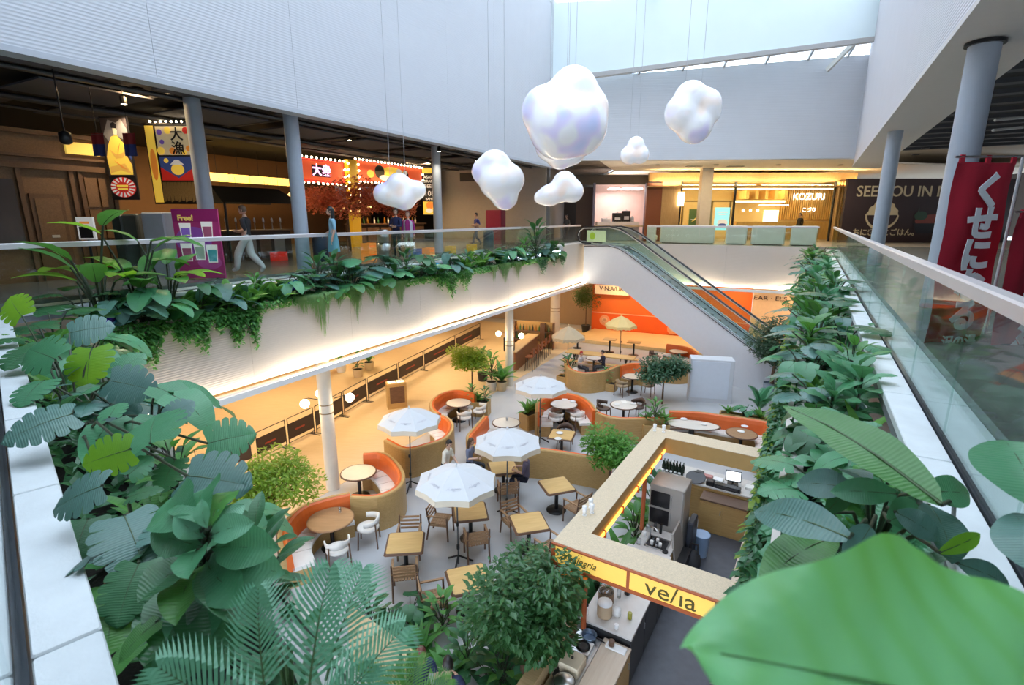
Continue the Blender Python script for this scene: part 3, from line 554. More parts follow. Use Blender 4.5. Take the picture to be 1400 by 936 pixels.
flat(t, M, [(c_yel, rect(-9*k, 24*k, 9*k, 30.5*k)), (c_yel, rect(-9*k, -30*k, 9*k, -13*k)), (c_org, disc(0, -18*k, 5*k)), (c_wht, disc(-1*k, -25*k, 5*k, 3*k))])
bk = mat('dark_brown_wall', (.05, .028, .018), .7)
struct(MB().prism([(q.x, q.y) for q in (LF(9.5, 25.5), LF(28, 25.5), LF(28, 25.8), LF(9.5, 25.8))], FZ, CZ).build('wall_food_hall', mat('lit_brown_wall', (.20, .10, .04), .7)))
t = thing('back_bar', 'long dark bar front under the longer red sign', 'counter', LF(24, 20.6, FZ), AL); MB().box((0, 0, .55), (6.2, .5, 1.1)).build('front', bk, t); MB().box((0, -.05, 1.13), (6.3, .7, .06)).build('top', brownw, t)
for i in range(6): MB().box((-2.6+i*1.04, -.27, .55), (.9, .03, .8)).build('panel', brownw, t)
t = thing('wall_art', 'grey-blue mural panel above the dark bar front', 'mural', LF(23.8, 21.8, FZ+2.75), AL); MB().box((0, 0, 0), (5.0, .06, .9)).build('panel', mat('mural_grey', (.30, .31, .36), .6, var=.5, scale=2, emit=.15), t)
for i in range(12):
    q = LF(21.8+i*.42, 20.4+.1*(i % 2), FZ+1.16); tag(MB().lathe([(.05, 0), (.055, .18), (.02, .25), (.02, .34)], 8).build('bottle', [mat('bottle_green', (.05, .16, .05), .15), mat('bottle_amber', (.45, .2, .03), .15), mat('bottle_white', (.7, .65, .6), .3)][i % 3], None, q), 'small bottle standing on the dark bar under the longer red sign', 'bottle', 'bottles on the food hall bar')
t = thing('stall_canopy', 'black pitched stall canopy with drink taps below it', 'stall', LF(12.5, 17, FZ), AL)
MB().strip([[(-1.6, -.9, 1.95), (1.6, -.9, 1.95)], [(-1.35, 0, 2.5), (1.25, 0, 2.5)], [(-1.6, .9, 1.95), (1.6, .9, 1.95)]], smooth=False).build('roof', blackm, t)
for x in (-1.4, 1.4): MB().tube([(x, -.7, 0), (x, -.7, 2.0)], .04, 8).build('post', blackm, t)
MB().box((0, 0, .5), (2.7, .7, 1.0)).build('counter', bk, t); MB().box((0, 0, 1.02), (2.9, .8, .05)).build('counter_top', brownw, t)
me = MB().tube([(0, 0, 0), (0, 0, .22), (0, -.06, .27)], .022, 6).mesh('tap', steel); me2 = MB().ball((0, 0, 0), (.04, .04, .09), 6, 5).mesh('tap_handle', mat('white_plastic', (.85, .85, .85), .35))
for i in range(7): a = put('tap', me, t, (-1.1+i*.36, -.2, 1.05)); put('handle', me2, a, (0, 0, .33))
for i in range(4): MB().box((-1.0+i*.6, -.38, .5), (.45, .03, .75)).build('front_panel', [brownw, mat('grey_curtain', (.25, .23, .22), .8)][i % 2], t)
for i in range(5):
    q = LF(15.2+i*1.05, 22.6, FZ+3.2); t = thing('lantern', 'yellow glowing box lantern in a row above the stall', 'lantern', q, AL, 'box lanterns above the stall')
    MB().box((0, 0, 0), (.9, .25, .34)).build('shade', mat('lantern_glow', (1, .68, .12), .5, emit=1.8, ecol=(1, .66, .14)), t); MB().tube([(0, 0, .17), (0, 0, CZ-q.z)], .01, 5).build('cord', blackm, t)
for i in range(7):
    q = LF(15.0+i*.75, 22.2, FZ+2.35+.08*(i % 3)); t = thing('lantern', 'small round amber lamp hanging under the box lanterns', 'lantern', q, 0, 'round lamps under the box lanterns')
    MB().ball((0, 0, 0), .2, 10, 7).build('globe', mat('amber_glow', (1, .62, .2), .5, emit=2.0, ecol=(1, .6, .2)), t); MB().tube([(0, 0, .2), (0, 0, .8)], .008, 5).build('cord', blackm, t)
for s, p, e in ((14, 21, 330), (19, 18.2, 380), (24, 17.6, 380), (11, 19, 160), (7.8, 14.2, 60)): downlight(LF(s, p, CZ-.02), e, (1, .66, .32), .4, 'round warm ceiling light over the food hall', 'food hall ceiling lights')
# crates, kegs and small tables on the walkway behind the planter
cr_cols = [('print_red', 'red'), ('print_blue', 'blue'), ('print_orange', 'orange'), ('mustard_paint', 'yellow')]
def crate(u, v, ci, label, stack=1):
    for kk in range(stack):
        q = P(u, v, FZ); t = thing('bottle_crate', label+(' lower of its stack' if stack > 1 and kk == 0 else ' upper of its stack' if stack > 1 else ''), 'crate', (q.x, q.y, FZ+kk*.31), AL+.2)
        m = MT[cr_cols[ci][0]]
        for x in (-.22, .22): MB().box((x, 0, .15), (.03, .34, .3)).build('end_panel', m, t)
        for y in (-.16, .16): MB().box((0, y, .08), (.42, .025, .14)).build('side_panel', m, t); MB().box((0, y, .26), (.42, .025, .06)).build('rim', m, t)
        MB().box((0, 0, .02), (.42, .32, .03)).build('bottom', m, t)
crate(382, 356, 0, 'red bottle crate left of the third grey column'); crate(505, 356, 2, 'orange bottle crate behind the planter left of the steel keg', 2)
crate(586, 349, 2, 'orange bottle crate left of a yellow one'); crate(616, 346, 3, 'yellow bottle crate right of an orange one'); crate(645, 343, 3, 'yellow bottle crate left of the dark drum'); crate(568, 351, 1, 'blue bottle crate left of the orange and yellow ones')
q = P(525, 350, FZ); t = thing('beer_keg', 'tall steel keg stack beside the person in navy', 'keg', q)
for z in (0, .52): MB().lathe([(.2, 0), (.23, .04), (.23, .2), (.24, .22), (.23, .24), (.23, .46), (.2, .5)], 18, (0, 0, z)).build('barrel', steel, t)
for u, v, l in ((668, 338, 'dark blue-black drum before the beige wall'), (440, 356, 'dark drum right of the third grey column')):
    tag(MB().lathe([(.24, 0), (.27, .05), (.27, .75), (.22, .85), (.0, .86)], 18).build('drum', mat('dark_blue_drum', (.03, .05, .10), .35), None, P(u, v, FZ)), l, 'barrel')

# --- beige end wall and what stands before it
a, b = Vector((-4.95, 34.2, 0)), Vector((1.95, 31.3, 0)); d = (b-a).normalized(); n = Vector((-d.y, d.x, 0))*.2
struct(MB().prism([(q.x, q.y) for q in (a, b, b+n, a+n)], FZ, CZ+.05).build('wall_beige', mat('warm_beige_wall', (.46, .41, .36), .6)))
struct(MB().prism([(q.x, q.y) for q in (b+n, b+n+Vector((.2, 0, 0)), Vector((3.9, 40, 0)), Vector((3.7, 40, 0)))], FZ, CZ+.05).build('wall_corridor', mat('corridor_wall', (.20, .19, .18), .6)))
c = PY(640, 242, 32.5); t, M = board('wall_screen', 'small black wall screen on the beige wall left of the round cloud', 'screen', c, 26*dep(c)/FPX, 11*dep(c)/FPX, c_blk, (-d.y*-1, -d.x) if False else (NFAR.x*-1, NFAR.y*-1))
c = P(678, 333, FZ); tag(MB().bbox((c.x, c.y, FZ+.95), (1.0, .6, 1.9), AF, .03).build('vending_cabinet', mat('crimson_paint', (.22, .01, .05), .35)), 'dark crimson cabinet before the beige wall', 'cabinet')
c = P(728, 331, FZ); t = thing('fire_cabinet', 'pale blue-grey cabinet with a small green sign at the end of the beige wall', 'cabinet', c, AF); MB().bbox((0, 0, .9), (2.3, .3, 1.8), r=.02).build('body', mat('pale_blue_paint', (.40, .46, .50), .5), t); MB().box((.1, -.16, .55), (.5, .02, .3)).build('sign', mat('exit_green', (.02, .25, .12), .5), t); MB().box((.6, -.16, .9), (.012, .02, 1.7)).build('door_joint', blackm, t)

# --- cafe window, wood facade and the lit restaurant on the far side
oakw = wood('honey_oak_facade', (.46, .29, .12), (.36, .21, .08), 3, .5, (12, 12, 1)); oakw.name = 'honey_oak_facade'
def fx(u, y=34.0, v=270): return PY(u, v, y).x
def fz(v, y=34.0, u=1000): return PY(u, v, y).z
def ybox(nm, u0, u1, v0, v1, y0, y1, m, par=None):
    x0, x1, z1, z0 = fx(u0, y0), fx(u1, y0), (fz(v0, y0) if v0 is not None else CZ), (fz(v1, y0) if v1 is not None else FZ)
    return MB().box(((x0+x1)/2, (y0+y1)/2, (z0+z1)/2), (x1-x0, y1-y0, z1-z0)).build(nm, m, par)
st = struct(ybox('wall_oak_header', 886, 1168, 236, 248, 34, 34.3, oakw)); 
struct(ybox('wall_oak_pier', 905, 931, 248, None, 34, 34.3, oakw)); struct(ybox('wall_oak_pier_right', 1143, 1166, 248, None, 33.9, 34.3, oakw))
for u in (1146, 1150, 1154, 1158): ybox('fin', u, u+1.5, 248, None, 33.7, 33.9, oak_dark, bpy.data.objects['wall_oak_pier_right'])
struct(ybox('wall_rust_panel', 884, 905.5, 250, None, 34.02, 34.3, mat('rust_red_panel', (.20, .055, .015), .5)))
struct(ybox('wall_above_cafe', 778, 886, 239, 252, 34.6, 34.9, mat('brown_bulkhead', (.13, .10, .075), .7)))
cw = thing('cafe_window', 'lit pink-walled cafe window with coffee machines, left of the rust panel', 'shop window')
ybox('back_wall', 812, 884, 252, None, 37.5, 37.6, mat('pink_timber', (.62, .42, .38), .6, var=.12, scale=2, emit=.25), cw); ybox('floor', 812, 884, 308, 310, 34.6, 37.5, oak, cw)
ybox('frame', 811, 814, 250, None, 34.5, 34.7, mat('violet_frame', (.25, .22, .3), .4), cw); ybox('frame', 882, 885, 250, None, 34.5, 34.7, MT['violet_frame'], cw); ybox('counter', 818, 876, 303, None, 35.2, 36, mat('white_counter', (.75, .72, .74), .4), cw)
for u in (840, 858, 872): ybox('light_strip', u-6, u+6, 257, 258.5, 35.5, 36.5, mat('white_glow', (1, .95, .95), .5, emit=9), cw)
for u0, u1, v0, m, l in ((824, 836, 298, 'white_counter', 'white box on the cafe window counter'), (839, 851, 291, 'print_black', 'wide black and white coffee machine on the cafe window counter'), (852, 863, 288, 'print_black', 'tall dark grinder on the cafe window counter'), (864, 868, 297, 'pale_grey_paint', 'small grey jug on the cafe window counter')):
    z0 = fz(303, 35.2); x0, x1 = fx(u0, 35.4), fx(u1, 35.4); zt = fz(v0, 35.4); t = thing('coffee_machine', l, 'coffee machine', ((x0+x1)/2, 35.5, z0+.001))
    MB().bbox((0, 0, (zt-z0)/2), (x1-x0, .4, zt-z0), r=.03).build('body', MT[m], t); MB().box((0, -.22, (zt-z0)*.35), ((x1-x0)*.6, .05, (zt-z0)*.3)).build('front_plate', MT['white_counter'], t); MB().lathe([(.05, 0), (.06, .08)], 10).build('cup', MT['white_plastic'], t, (0, -.1, zt-z0))
ld = bpy.data.lights.new('lamp', 'AREA'); ld.energy = 90; ld.color = (1, .85, .82); ld.size = 2; lo = bpy.data.objects.new('lamp', ld); COL.objects.link(lo); lo.parent = cw; lo.location = ((fx(812)+fx(884))/2, 36, fz(258))
ybox('dark_doorway', 788, 811, 256, None, 34.8, 34.9, mat('dark_doorway_brown', (.07, .035, .022), .6), None); tag(bpy.data.objects['dark_doorway'], kind='structure')
# restaurant
kz = thing('restaurant_front', 'glass restaurant front with golden interior and a glowing white name on its back wall', 'shopfront')
gold = wood('gold_lit_timber', (.78, .50, .18), (.62, .38, .12), 2.5, .5, (10, 10, 1)); cr_w = mat('cream_lit_wall', (.80, .60, .30), .6)
ybox('back_wall', 922, 1165, 236, None, 39, 39.1, cr_w, kz); ybox('ceiling', 931, 1143, 246.5, 247.5, 34.35, 39, cr_w, kz); ybox('floor', 931, 1143, 330, 331, 34.3, 39, oak, kz); MB().box((fx(1164, 38.9), 36.7, (FZ+fz(248))/2), (.12, 4.6, fz(248)-FZ)).build('side_wall', gold, kz); ybox('side_wall', 928, 931, 248, None, 34.3, 39, gold, kz)
for u in (931, 969, 1005, 1141): ybox('mullion', u-1, u+1.2, 248, None, 34.0, 34.15, blackm, kz)
for a, b in ((932, 968), (970, 1004), (1006, 1140)): ybox('pane', a, b, 248, None, 34.06, 34.08, clear, kz)
ybox('light_strip', 934, 1140, 257.2, 259, 35.5, 35.7, mat('gold_glow', (1, .84, .45), .5, emit=5, ecol=(1, .84, .45)), kz); ybox('light_strip', 1006, 1074, 274, 276.5, 36, 36.15, MT['gold_glow'], kz); ybox('light_strip', 1040, 1080, 279.5, 281, 37, 37.15, MT['gold_glow'], kz)
for k in range(26): ybox('slat', 1070+k*2.9, 1071.4+k*2.9, 252, 300, 38.8, 39, gold, kz)
for k in range(5): ybox('fin', 1020+k*13, 1024+k*13, 260, 272, 36.5, 38.8, gold, kz)
ybox('door_frame', 934, 936, 268, None, 34.12, 34.25, oak_dark, kz); ybox('transom', 934, 1004, 274, 276, 34.12, 34.25, oak_dark, kz); ybox('door_frame', 973, 976, 276, None, 34.12, 34.25, oak_dark, kz); ybox('door_frame', 999, 1001, 276, None, 34.12, 34.25, oak_dark, kz)
ybox('menu_panel', 1047, 1067, 287, 306, 38, 38.1, mat('menu_glow', (1, .86, .55), .5, emit=2.2, ecol=(1, .84, .5)), kz); ybox('bar_counter', 1010, 1140, 303, None, 36.5, 37.1, gold, kz)
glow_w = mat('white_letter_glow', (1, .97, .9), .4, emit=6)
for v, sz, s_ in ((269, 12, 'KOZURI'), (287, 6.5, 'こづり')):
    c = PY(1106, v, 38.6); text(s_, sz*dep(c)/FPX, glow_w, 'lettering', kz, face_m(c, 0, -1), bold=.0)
for k, u in enumerate((1016, 1026, 1036)): q = PY(u, 287.5, 37.8); MB().ball((0, 0, 0), .1, 8, 6).build('pendant', MT['gold_glow'], kz, q)
for u, z in ((940, 1), (1000, 1), (1070, 1), (1120, 1)):
    ld = bpy.data.lights.new('lamp', 'AREA'); ld.energy = 75; ld.color = (1, .74, .36); ld.size = 1.2; lo = bpy.data.objects.new('lamp', ld); COL.objects.link(lo); lo.parent = kz; lo.location = (fx(u, 36.5), 36.8, fz(252, 36.5))
for x in (10.5, 14, 17.5, 20.5):  # uplights and their trough, added to brighten the cream soffit
    ld = bpy.data.lights.new('lamp', 'AREA'); ld.energy = 70; ld.color = (1, .76, .42); ld.shape = 'RECTANGLE'; ld.size = 3.2; ld.size_y = .15; lo = bpy.data.objects.new('lamp', ld); COL.objects.link(lo); lo.parent = kz; lo.location = (x, 33.75, 9.75); lo.rotation_euler = (R(180-25), 0, 0)
ybox('added_uplight_trough', 886, 1168, 254, 255.5, 33.6, 34, oak_dark, kz)
for k, u in enumerate((1019, 1033, 1047, 1062)):
    q = PY(u, 300, 35.6); t = thing('bar_stool', 'slim dark bar stool inside the golden restaurant', 'stool', (q.x, q.y, FZ), 0, 'stools in the golden restaurant')
    MB().lathe([(.17, 0), (.18, .04)], 12).build('seat', blackm, t, (0, 0, .78))
    for dx, dy in ((1, 1), (1, -1), (-1, 1), (-1, -1)): MB().tube([(dx*.1, dy*.1, .78), (dx*.19, dy*.19, 0)], .015, 5).build('leg', blackm, t)
t = thing('wall_lamp', 'tall white-gold glowing sconce at the left end of the restaurant glass', 'lamp', PY(931, 272, 33.9)); MB().lathe([(.17, -.42), (.19, -.38), (.19, .38), (.17, .42)], 14).build('shade', mat('sconce_glow', (1, .9, .65), .5, emit=8, ecol=(1, .88, .6)), t); MB().box((0, .06, 0), (.1, .1, .3)).build('bracket', blackm, t)
def poster(u0, v0, u1, v1, y, lab, m, shapes):
    c = PY((u0+u1)/2, (v0+v1)/2, y); k = dep(c)/FPX; t, M = board('poster', lab, 'poster', c, (u1-u0)*k, (v1-v0)*k, m); flat(t, M, [(mm, [(x*k, y_*k) for x, y_ in pts]) for mm, pts in shapes]); return t
poster(977, 284, 997, 314, 33.7, 'bright teal poster with a white bowl on the restaurant door', mat('teal_lit', (.30, .75, .78), .5, emit=.7), [(c_wht, disc(1, -5, 7, 4.5)), (c_blu, disc(1, -9, 6, 3)), (c_wht, rect(-7, 8, 7, 9.5)), (c_wht, rect(-5, 5, 5, 6))])
poster(942, 286, 957, 308, 33.9, 'dark green poster with a fan of pale strokes left of the square column', mat('leaf_green_print', (.13, .22, .07), .6), [(c_yel, [(-4, -6), (0, -4), (5, 3), (1, -1)]), (c_wht, rect(-5, -3, 4, -2.5))])
struct(ybox('column_square', 958, 973, 228, None, 32.6, 33.1, mat('cream_square_column', (.58, .50, .40), .5)))
for u, v in ((948, 232), (1005, 231.5)): q = PY(u, v, 31.5); tag(MB().box((q.x, q.y, 10.61), (.9, .35, .03)).build('ceiling_vent', mat('vent_grey', (.35, .31, .25), .6)), 'flat ceiling vent '+('left' if u < 960 else 'right')+' of the square cream column', 'vent')
# sofas and tables by the far railing
sofa_m = mat('grey_green_fabric', (.66, .67, .56), .8, bump=.1)
for i, (u0, u1, l) in enumerate(((868, 882, 'narrow grey-green sofa back next to the escalator top'), (890, 974, 'widest grey-green sofa back behind the far railing'), (988, 1021, 'short grey-green sofa back below the teal poster'), (1024, 1074, 'grey-green sofa back second from the right behind the far railing'), (1077, 1116, 'rightmost grey-green sofa back behind the far railing'))):
    a, b = P(u0, 335, FZ), P(u1, 336, FZ); sa, sb = (a-FC1).dot(DF), (b-FC1).dot(DF); c = FF((sa+sb)/2, 1.5, FZ); t = thing('sofa', l, 'sofa', c, AF); w = sb-sa-.12
    MB().bbox((0, -.28, .55), (w, .2, 1.0), r=.05).build('backrest', sofa_m, t); MB().bbox((0, .15, .3), (w-.06, .7, .3), r=.05).build('seat', sofa_m, t); MB().box((0, .1, .08), (w-.2, .6, .14)).build('base', brownw, t)
    c = FF((sa+sb)/2, 2.9, FZ)
    if i in (1, 2, 4):
        t = thing('dining_table', 'pale wood table behind the '+('widest', '', 'rightmost')[(1, 2, 4).index(i)]+('short' if i == 2 else '')+' grey-green sofa', 'table', c, AF); MB().bbox((0, 0, .98), (min(w*.7, 2.0), .7, .05)).build('tabletop', oak, t); MB().tube([(0, 0, 0), (0, 0, .96)], .05, 8).build('leg', blackm, t); MB().lathe([(.25, 0), (.25, .02)], 14).build('base', blackm, t)

# --- right side: hoarding, ceiling baffles, red banners
c = PY(1240, 298, 32); k = dep(c)/FPX; x0, x1 = fx(1156, 32), fx(1390, 32); zt = fz(244, 32, 1240)
hb = struct(MB().box(((x0+x1)/2, 32.1, (FZ+zt)/2), (x1-x0, .2, zt-FZ)).build('wall_hoarding', mat('dark_maroon_hoarding', (.035, .018, .02), .6, var=.3, scale=.6)))
gcol = mat('pale_gold_print', (.55, .46, .30), .6)
c = PY(1171, 262, 31.98); text('SEE YOU IN MA', 19.5*k, gcol, 'lettering', hb, face_m(c, 0, -1), align='LEFT', bold=.012, sx=1.02)
c = PY(1165, 318, 31.98); text('おにぎりとごはん。', 10.2*k, gcol, 'lettering', hb, face_m(c, 0, -1), align='LEFT', bold=.008)
c = PY(1206, 294, 31.98); M = face_m(c, 0, -1)
rice = [(-21*k, 0)]+[((22.5*k+1.1*k*math.cos(i*1.9))*math.cos(math.pi-math.pi*i/22)*(1-.25*math.sin(math.pi*i/22)), (21+1.3*math.sin(i*2.3))*k*math.sin(math.pi*i/22)) for i in range(23)]+[(21*k, 0)]
o1 = [(23*k*math.cos(a), 22*k*math.sin(a)*.9) for a in [math.pi+math.pi*i/16 for i in range(17)]]; o2 = [(20.5*k*math.cos(a), 18*k*math.sin(a)*.9) for a in [2*math.pi-math.pi*i/16 for i in range(17)]]
flat(hb, M, [(gcol, rice)], 'bowl_emblem', .012); mb = MB(); [mb.add([(o1[i][0], o1[i][1], .012), (o1[i+1][0], o1[i+1][1], .012), (o2[15-i][0], o2[15-i][1], .012), (o2[16-i][0], o2[16-i][1], .012)], [(0, 1, 2, 3)]) for i in range(16)]; put('bowl_emblem', mb.mesh('bowl_emblem', gcol), hb, M=M)
c = PY(1270, 300, 31.98); M = face_m(c, 0, -1)
flat(hb, M, [(flatc('salmon_red', (.22, .05, .035)), disc(8*k, -2*k, 27*k, 9*k)), (flatc('bowl_black', (.012, .012, .016)), [(-22*k, -5*k), (-14*k, -18*k), (24*k, -18*k), (34*k, -5*k)]), (flatc('shiso_green', (.03, .07, .04)), disc(-12*k, 5*k, 9*k, 6*k)), (flatc('shiso_green', (.03, .07, .04)), [(-19*k, 2*k), (-16*k, 16*k), (-14*k, 2*k)])], 'rice_bowl_picture', .01)
bf = thing('ceiling_baffles', 'parallel dark grey slats under the black ceiling on the right', 'ceiling slats')
me = MB().box((0, 0, 0), (.35, 13, .12)).mesh('slat', mat('baffle_grey', (.055, .055, .06), .7))
for i in range(22): q = RF(2+i*1.5, 9.3); put('slat', me, bf, (q.x, q.y, CZ+.3), AR)
for u, v, y, l in ((1345, 152, 17, 'nearest round light under the right ceiling slats'), (1302, 180, 20, 'second round light under the right ceiling slats'), (1265, 202, 25, 'third round light under the right ceiling slats, left of the first column gap'), (1252, 211, 28, 'farthest round light under the right ceiling slats')):
    downlight(PY(u, v, y), 60, (1, .9, .75), .3, l, None, .16)
rf = thing('roof_pipes', 'pale pipe rack under the ceiling at the right edge', 'pipe', PY(1392, 178, 13)); 
for z in (0, .22): MB().tube([(-.6, 0, z), (1.6, .5, z+.25)], .03, 6).build('pipe', mat('pale_pipe', (.5, .48, .44), .4), rf)
red_c = mat('red_banner_cloth', (.46, .012, .035), .75, var=.12, bump=.1, bscale=25)
def nobori(label, u0, u1, vt, vb, y, txt, sub):
    a, b = PY(u0, vt, y), PY(u1, vt-8, y+.15); c = (a+b)/2; w = (b-a).length; zb = PY(u0, vb, y).z; h = c.z-zb
    t = thing('cloth_banner', label, 'banner', c, math.atan2(b.y-a.y, b.x-a.x))
    nx, nz_ = 10, 16
    MB().strip([[(-w/2+w*i/nx, .018*math.sin(i*1.3+j*.35)+.012*math.sin(j*.9), -h*j/nz_) for i in range(nx+1)] for j in range(nz_+1)]).build('cloth', red_c, t)
    MB().tube([(-w/2-.05, 0, .05), (w/2+.12, 0, .075)], .012, 8).build('rod', steel, t)
    MB().tube([(w/2+.1, .02, .08), (w/2+.1, .02, FZ-c.z)], .016, 8).build('pole', mat('banner_pole', (.5, .5, .52), .4), t); MB().lathe([(.2, 0), (.2, .04), (.04, .07)], 14).build('foot', blackm, t, (w/2+.1, .02, FZ-c.z))
    for k in range(3): MB().box((-w/2+.05+k*(w-.1)/2, 0, .03), (.06, .02, .09)).build('loop', red_c, t)
    ML = Matrix.Translation((0, -.045, 0)) @ Matrix.Rotation(R(90), 4, 'X')
    n = len(txt); gap = h*.80/n
    for k, ch in enumerate(txt):
        if ch != ' ': text(ch, gap*1.12, mat('banner_white', (.80, .84, .88), .6), 'lettering', t, ML @ Matrix.Translation((.04*w, -h*.07-gap*(k+.5), .004)), bold=.020, sx=1.05)
    text(sub, h*.075, MT['banner_white'], 'lettering', t, ML @ Matrix.Translation((.05*w, -h*.93, .004)), bold=.004)
nobori('tall red cloth banner with white hiragana characters behind the right glass', 1309, 1391, 226, 486, 6.0, 'くせになる', '沢の湯')
nobori('second red cloth banner cut off by the right edge of the photo', 1392, 1462, 300, 560, 5.9, '  しぶ ', '大')
# --- hanging cloud sculptures
def cloudmat():
    m = mat('pearl_white_cloud', (.80, .82, .90), .18, coat=.7); nt = m.node_tree; n = nt.nodes; b = n['Principled BSDF']
    c = n.new('ShaderNodeTexCoord'); z = n.new('ShaderNodeTexNoise'); z.inputs['Scale'].default_value = 1.3; z.inputs['Detail'].default_value = 1; r = n.new('ShaderNodeValToRGB'); e = r.color_ramp.elements
    e[0].position = .30; e[0].color = (.60, .66, .96, 1); e[1].position = .70; e[1].color = (.94, .80, .72, 1)
    for p_, k in ((.40, (.74, .70, .96, 1)), (.48, (.86, .88, .93, 1)), (.60, (.88, .89, .92, 1))): q = e.new(p_); q.color = k
    nt.links.new(c.outputs['Object'], z.inputs['Vector']); nt.links.new(z.outputs['Fac'], r.inputs['Fac']); nt.links.new(r.outputs['Color'], b.inputs['Base Color']); nt.links.new(r.outputs['Color'], b.inputs['Emission Color'])
    b.inputs['Emission Strength'].default_value = .16; b.inputs['Subsurface Weight'].default_value = .15; b.inputs['Subsurface Radius'].default_value = (.5, .4, .6); b.inputs['Subsurface Scale'].default_value = .3
    return m
cm = cloudmat()
def cloud(label, u, v, y, wpx, blobs, seed, warm=0):
    c = PY(u, v, y); k = wpx*dep(c)/FPX
    t = thing('cloud_sculpture', label, 'cloud sculpture', c)
    mb = MB()
    for x, dy, z, r in blobs: mb.ball((x*k, dy*k, z*k), r*k, 20, 14)
    me = mb.mesh('cloud_body', cm); o = put('body', me, t)
    md = o.modifiers.new('r', 'REMESH'); md.mode = 'VOXEL'; md.voxel_size = k*.035; md.use_smooth_shade = True
    m2 = o.modifiers.new('s', 'SMOOTH'); m2.iterations = 22; m2.factor = .6
    bpy.context.view_layer.update(); ev = bpy.data.meshes.new_from_object(o.evaluated_get(bpy.context.evaluated_depsgraph_get())); o.modifiers.clear(); o.data = ev
    ev.polygons.foreach_set('use_smooth', [True]*len(ev.polygons))
    for x in (-.16, .12): MB().tube([(x*k, 0, .25*k), (x*k, 0, TOPZ-c.z+.1)], .006, 5).build('cord', mat('grey_cord', (.45, .46, .48), .5), t)
    return t
cloud('largest pearl-white cloud sculpture with rounded lobes, high in the middle', 771, 155, 13.5, 120, [(.10, 0, .22, .29), (-.21, 0, .02, .29), (.26, 0, .04, .26), (-.04, -.06, -.14, .38), (.14, -.02, -.12, .37), (.0, .1, .05, .33)], 1)
cloud('lilac cloud sculpture tucked behind and below the largest one', 766, 205, 15.5, 78, [(-.2, 0, .05, .25), (.2, 0, .0, .27), (0, 0, -.08, .26), (.05, 0, .1, .3)], 2)
cloud('egg-shaped lilac cloud sculpture over the left handrail, wider at the top', 681, 247, 13.5, 74, [(-.06, 0, .24, .32), (-.24, 0, .16, .26), (.2, 0, .02, .30), (.12, 0, -.28, .26), (-.02, -.08, -.02, .34)], 3)
cloud('flat long white cloud sculpture before the red signs', 546, 261, 16, 74, [(-.3, 0, -.05, .20), (0, 0, .10, .24), (.08, 0, -.12, .24), (.32, 0, .02, .19), (-.12, 0, -.08, .22)], 4)
cloud('small double-lobed white cloud sculpture under the largest one', 763, 261, 17.5, 72, [(.12, 0, .14, .24), (.27, 0, .0, .23), (-.16, 0, -.08, .22), (-.34, 0, -.12, .14), (.05, 0, .0, .22)], 5)
cloud('rounded blue-lilac cloud sculpture highest on the right before the far wall', 947, 153, 14.5, 78, [(-.05, 0, .22, .30), (.22, 0, .12, .28), (-.18, 0, -.02, .32), (.05, 0, -.22, .32), (.3, 0, -.02, .2)], 6)
cloud('smallest white cloud sculpture before the far wall', 867, 207, 17, 40, [(.05, 0, .2, .30), (-.16, 0, -.12, .32), (.2, 0, -.1, .32)], 7)

# ================================================================ LOWER HALL
# --- escalator
eA, eD = Vector((5.44, 28.71, 0)), Vector((.67, -.742, 0)); eN = Vector((.742, .67, 0)); aE = math.atan2(eD.y, eD.x)
esc = thing('escalator', 'white-sided escalator with glass balustrades descending across the far parapet', 'escalator')
TE = Matrix.Translation(eA) @ Matrix((eD, eN, Vector((0, 0, 1)))).transposed().to_4x4()
def eprof(name, pts, y0, y1, m):
    n = len(pts); vs = [TE @ Vector((t, y0, z)) for t, z in pts]+[TE @ Vector((t, y1, z)) for t, z in pts]
    fs = [tuple(range(n)), tuple(range(2*n-1, n-1, -1))]+[(i, n+i, n+(i+1) % n, (i+1) % n) for i in range(n)]
    return MB().add(vs, fs).build(name, m, esc)
topl = [(-1.93, 6.16), (-.2, 6.24), (.5, 6.12), (1.1, 5.86), (1.85, 5.46), (7.96, 2.03), (9.6, 1.1), (10.4, .72), (11.2, .55), (12.4, .5)]
botl = [(12.4, 0), (6.9, 0), (6.9, .68), (5.48, 1.36), (.6, 4.06), (-1.93, 4.06)]
escw = mat('white_escalator_panel', (.64, .67, .73), .4, var=.03)
eprof('side_panel', topl+botl, 0, .12, escw); eprof('side_panel', topl+botl, 1.0, 1.12, escw)
eprof('underside', [(t, z) for t, z in ((-1.93, 4.1), (.6, 4.1), (5.48, 1.4), (6.9, .72), (6.9, .85), (5.5, 1.6), (.7, 4.3), (-1.93, 4.3))], .12, 1.0, escw)
off = lambda dz, k=1: [(t, z+dz) for t, z in topl]
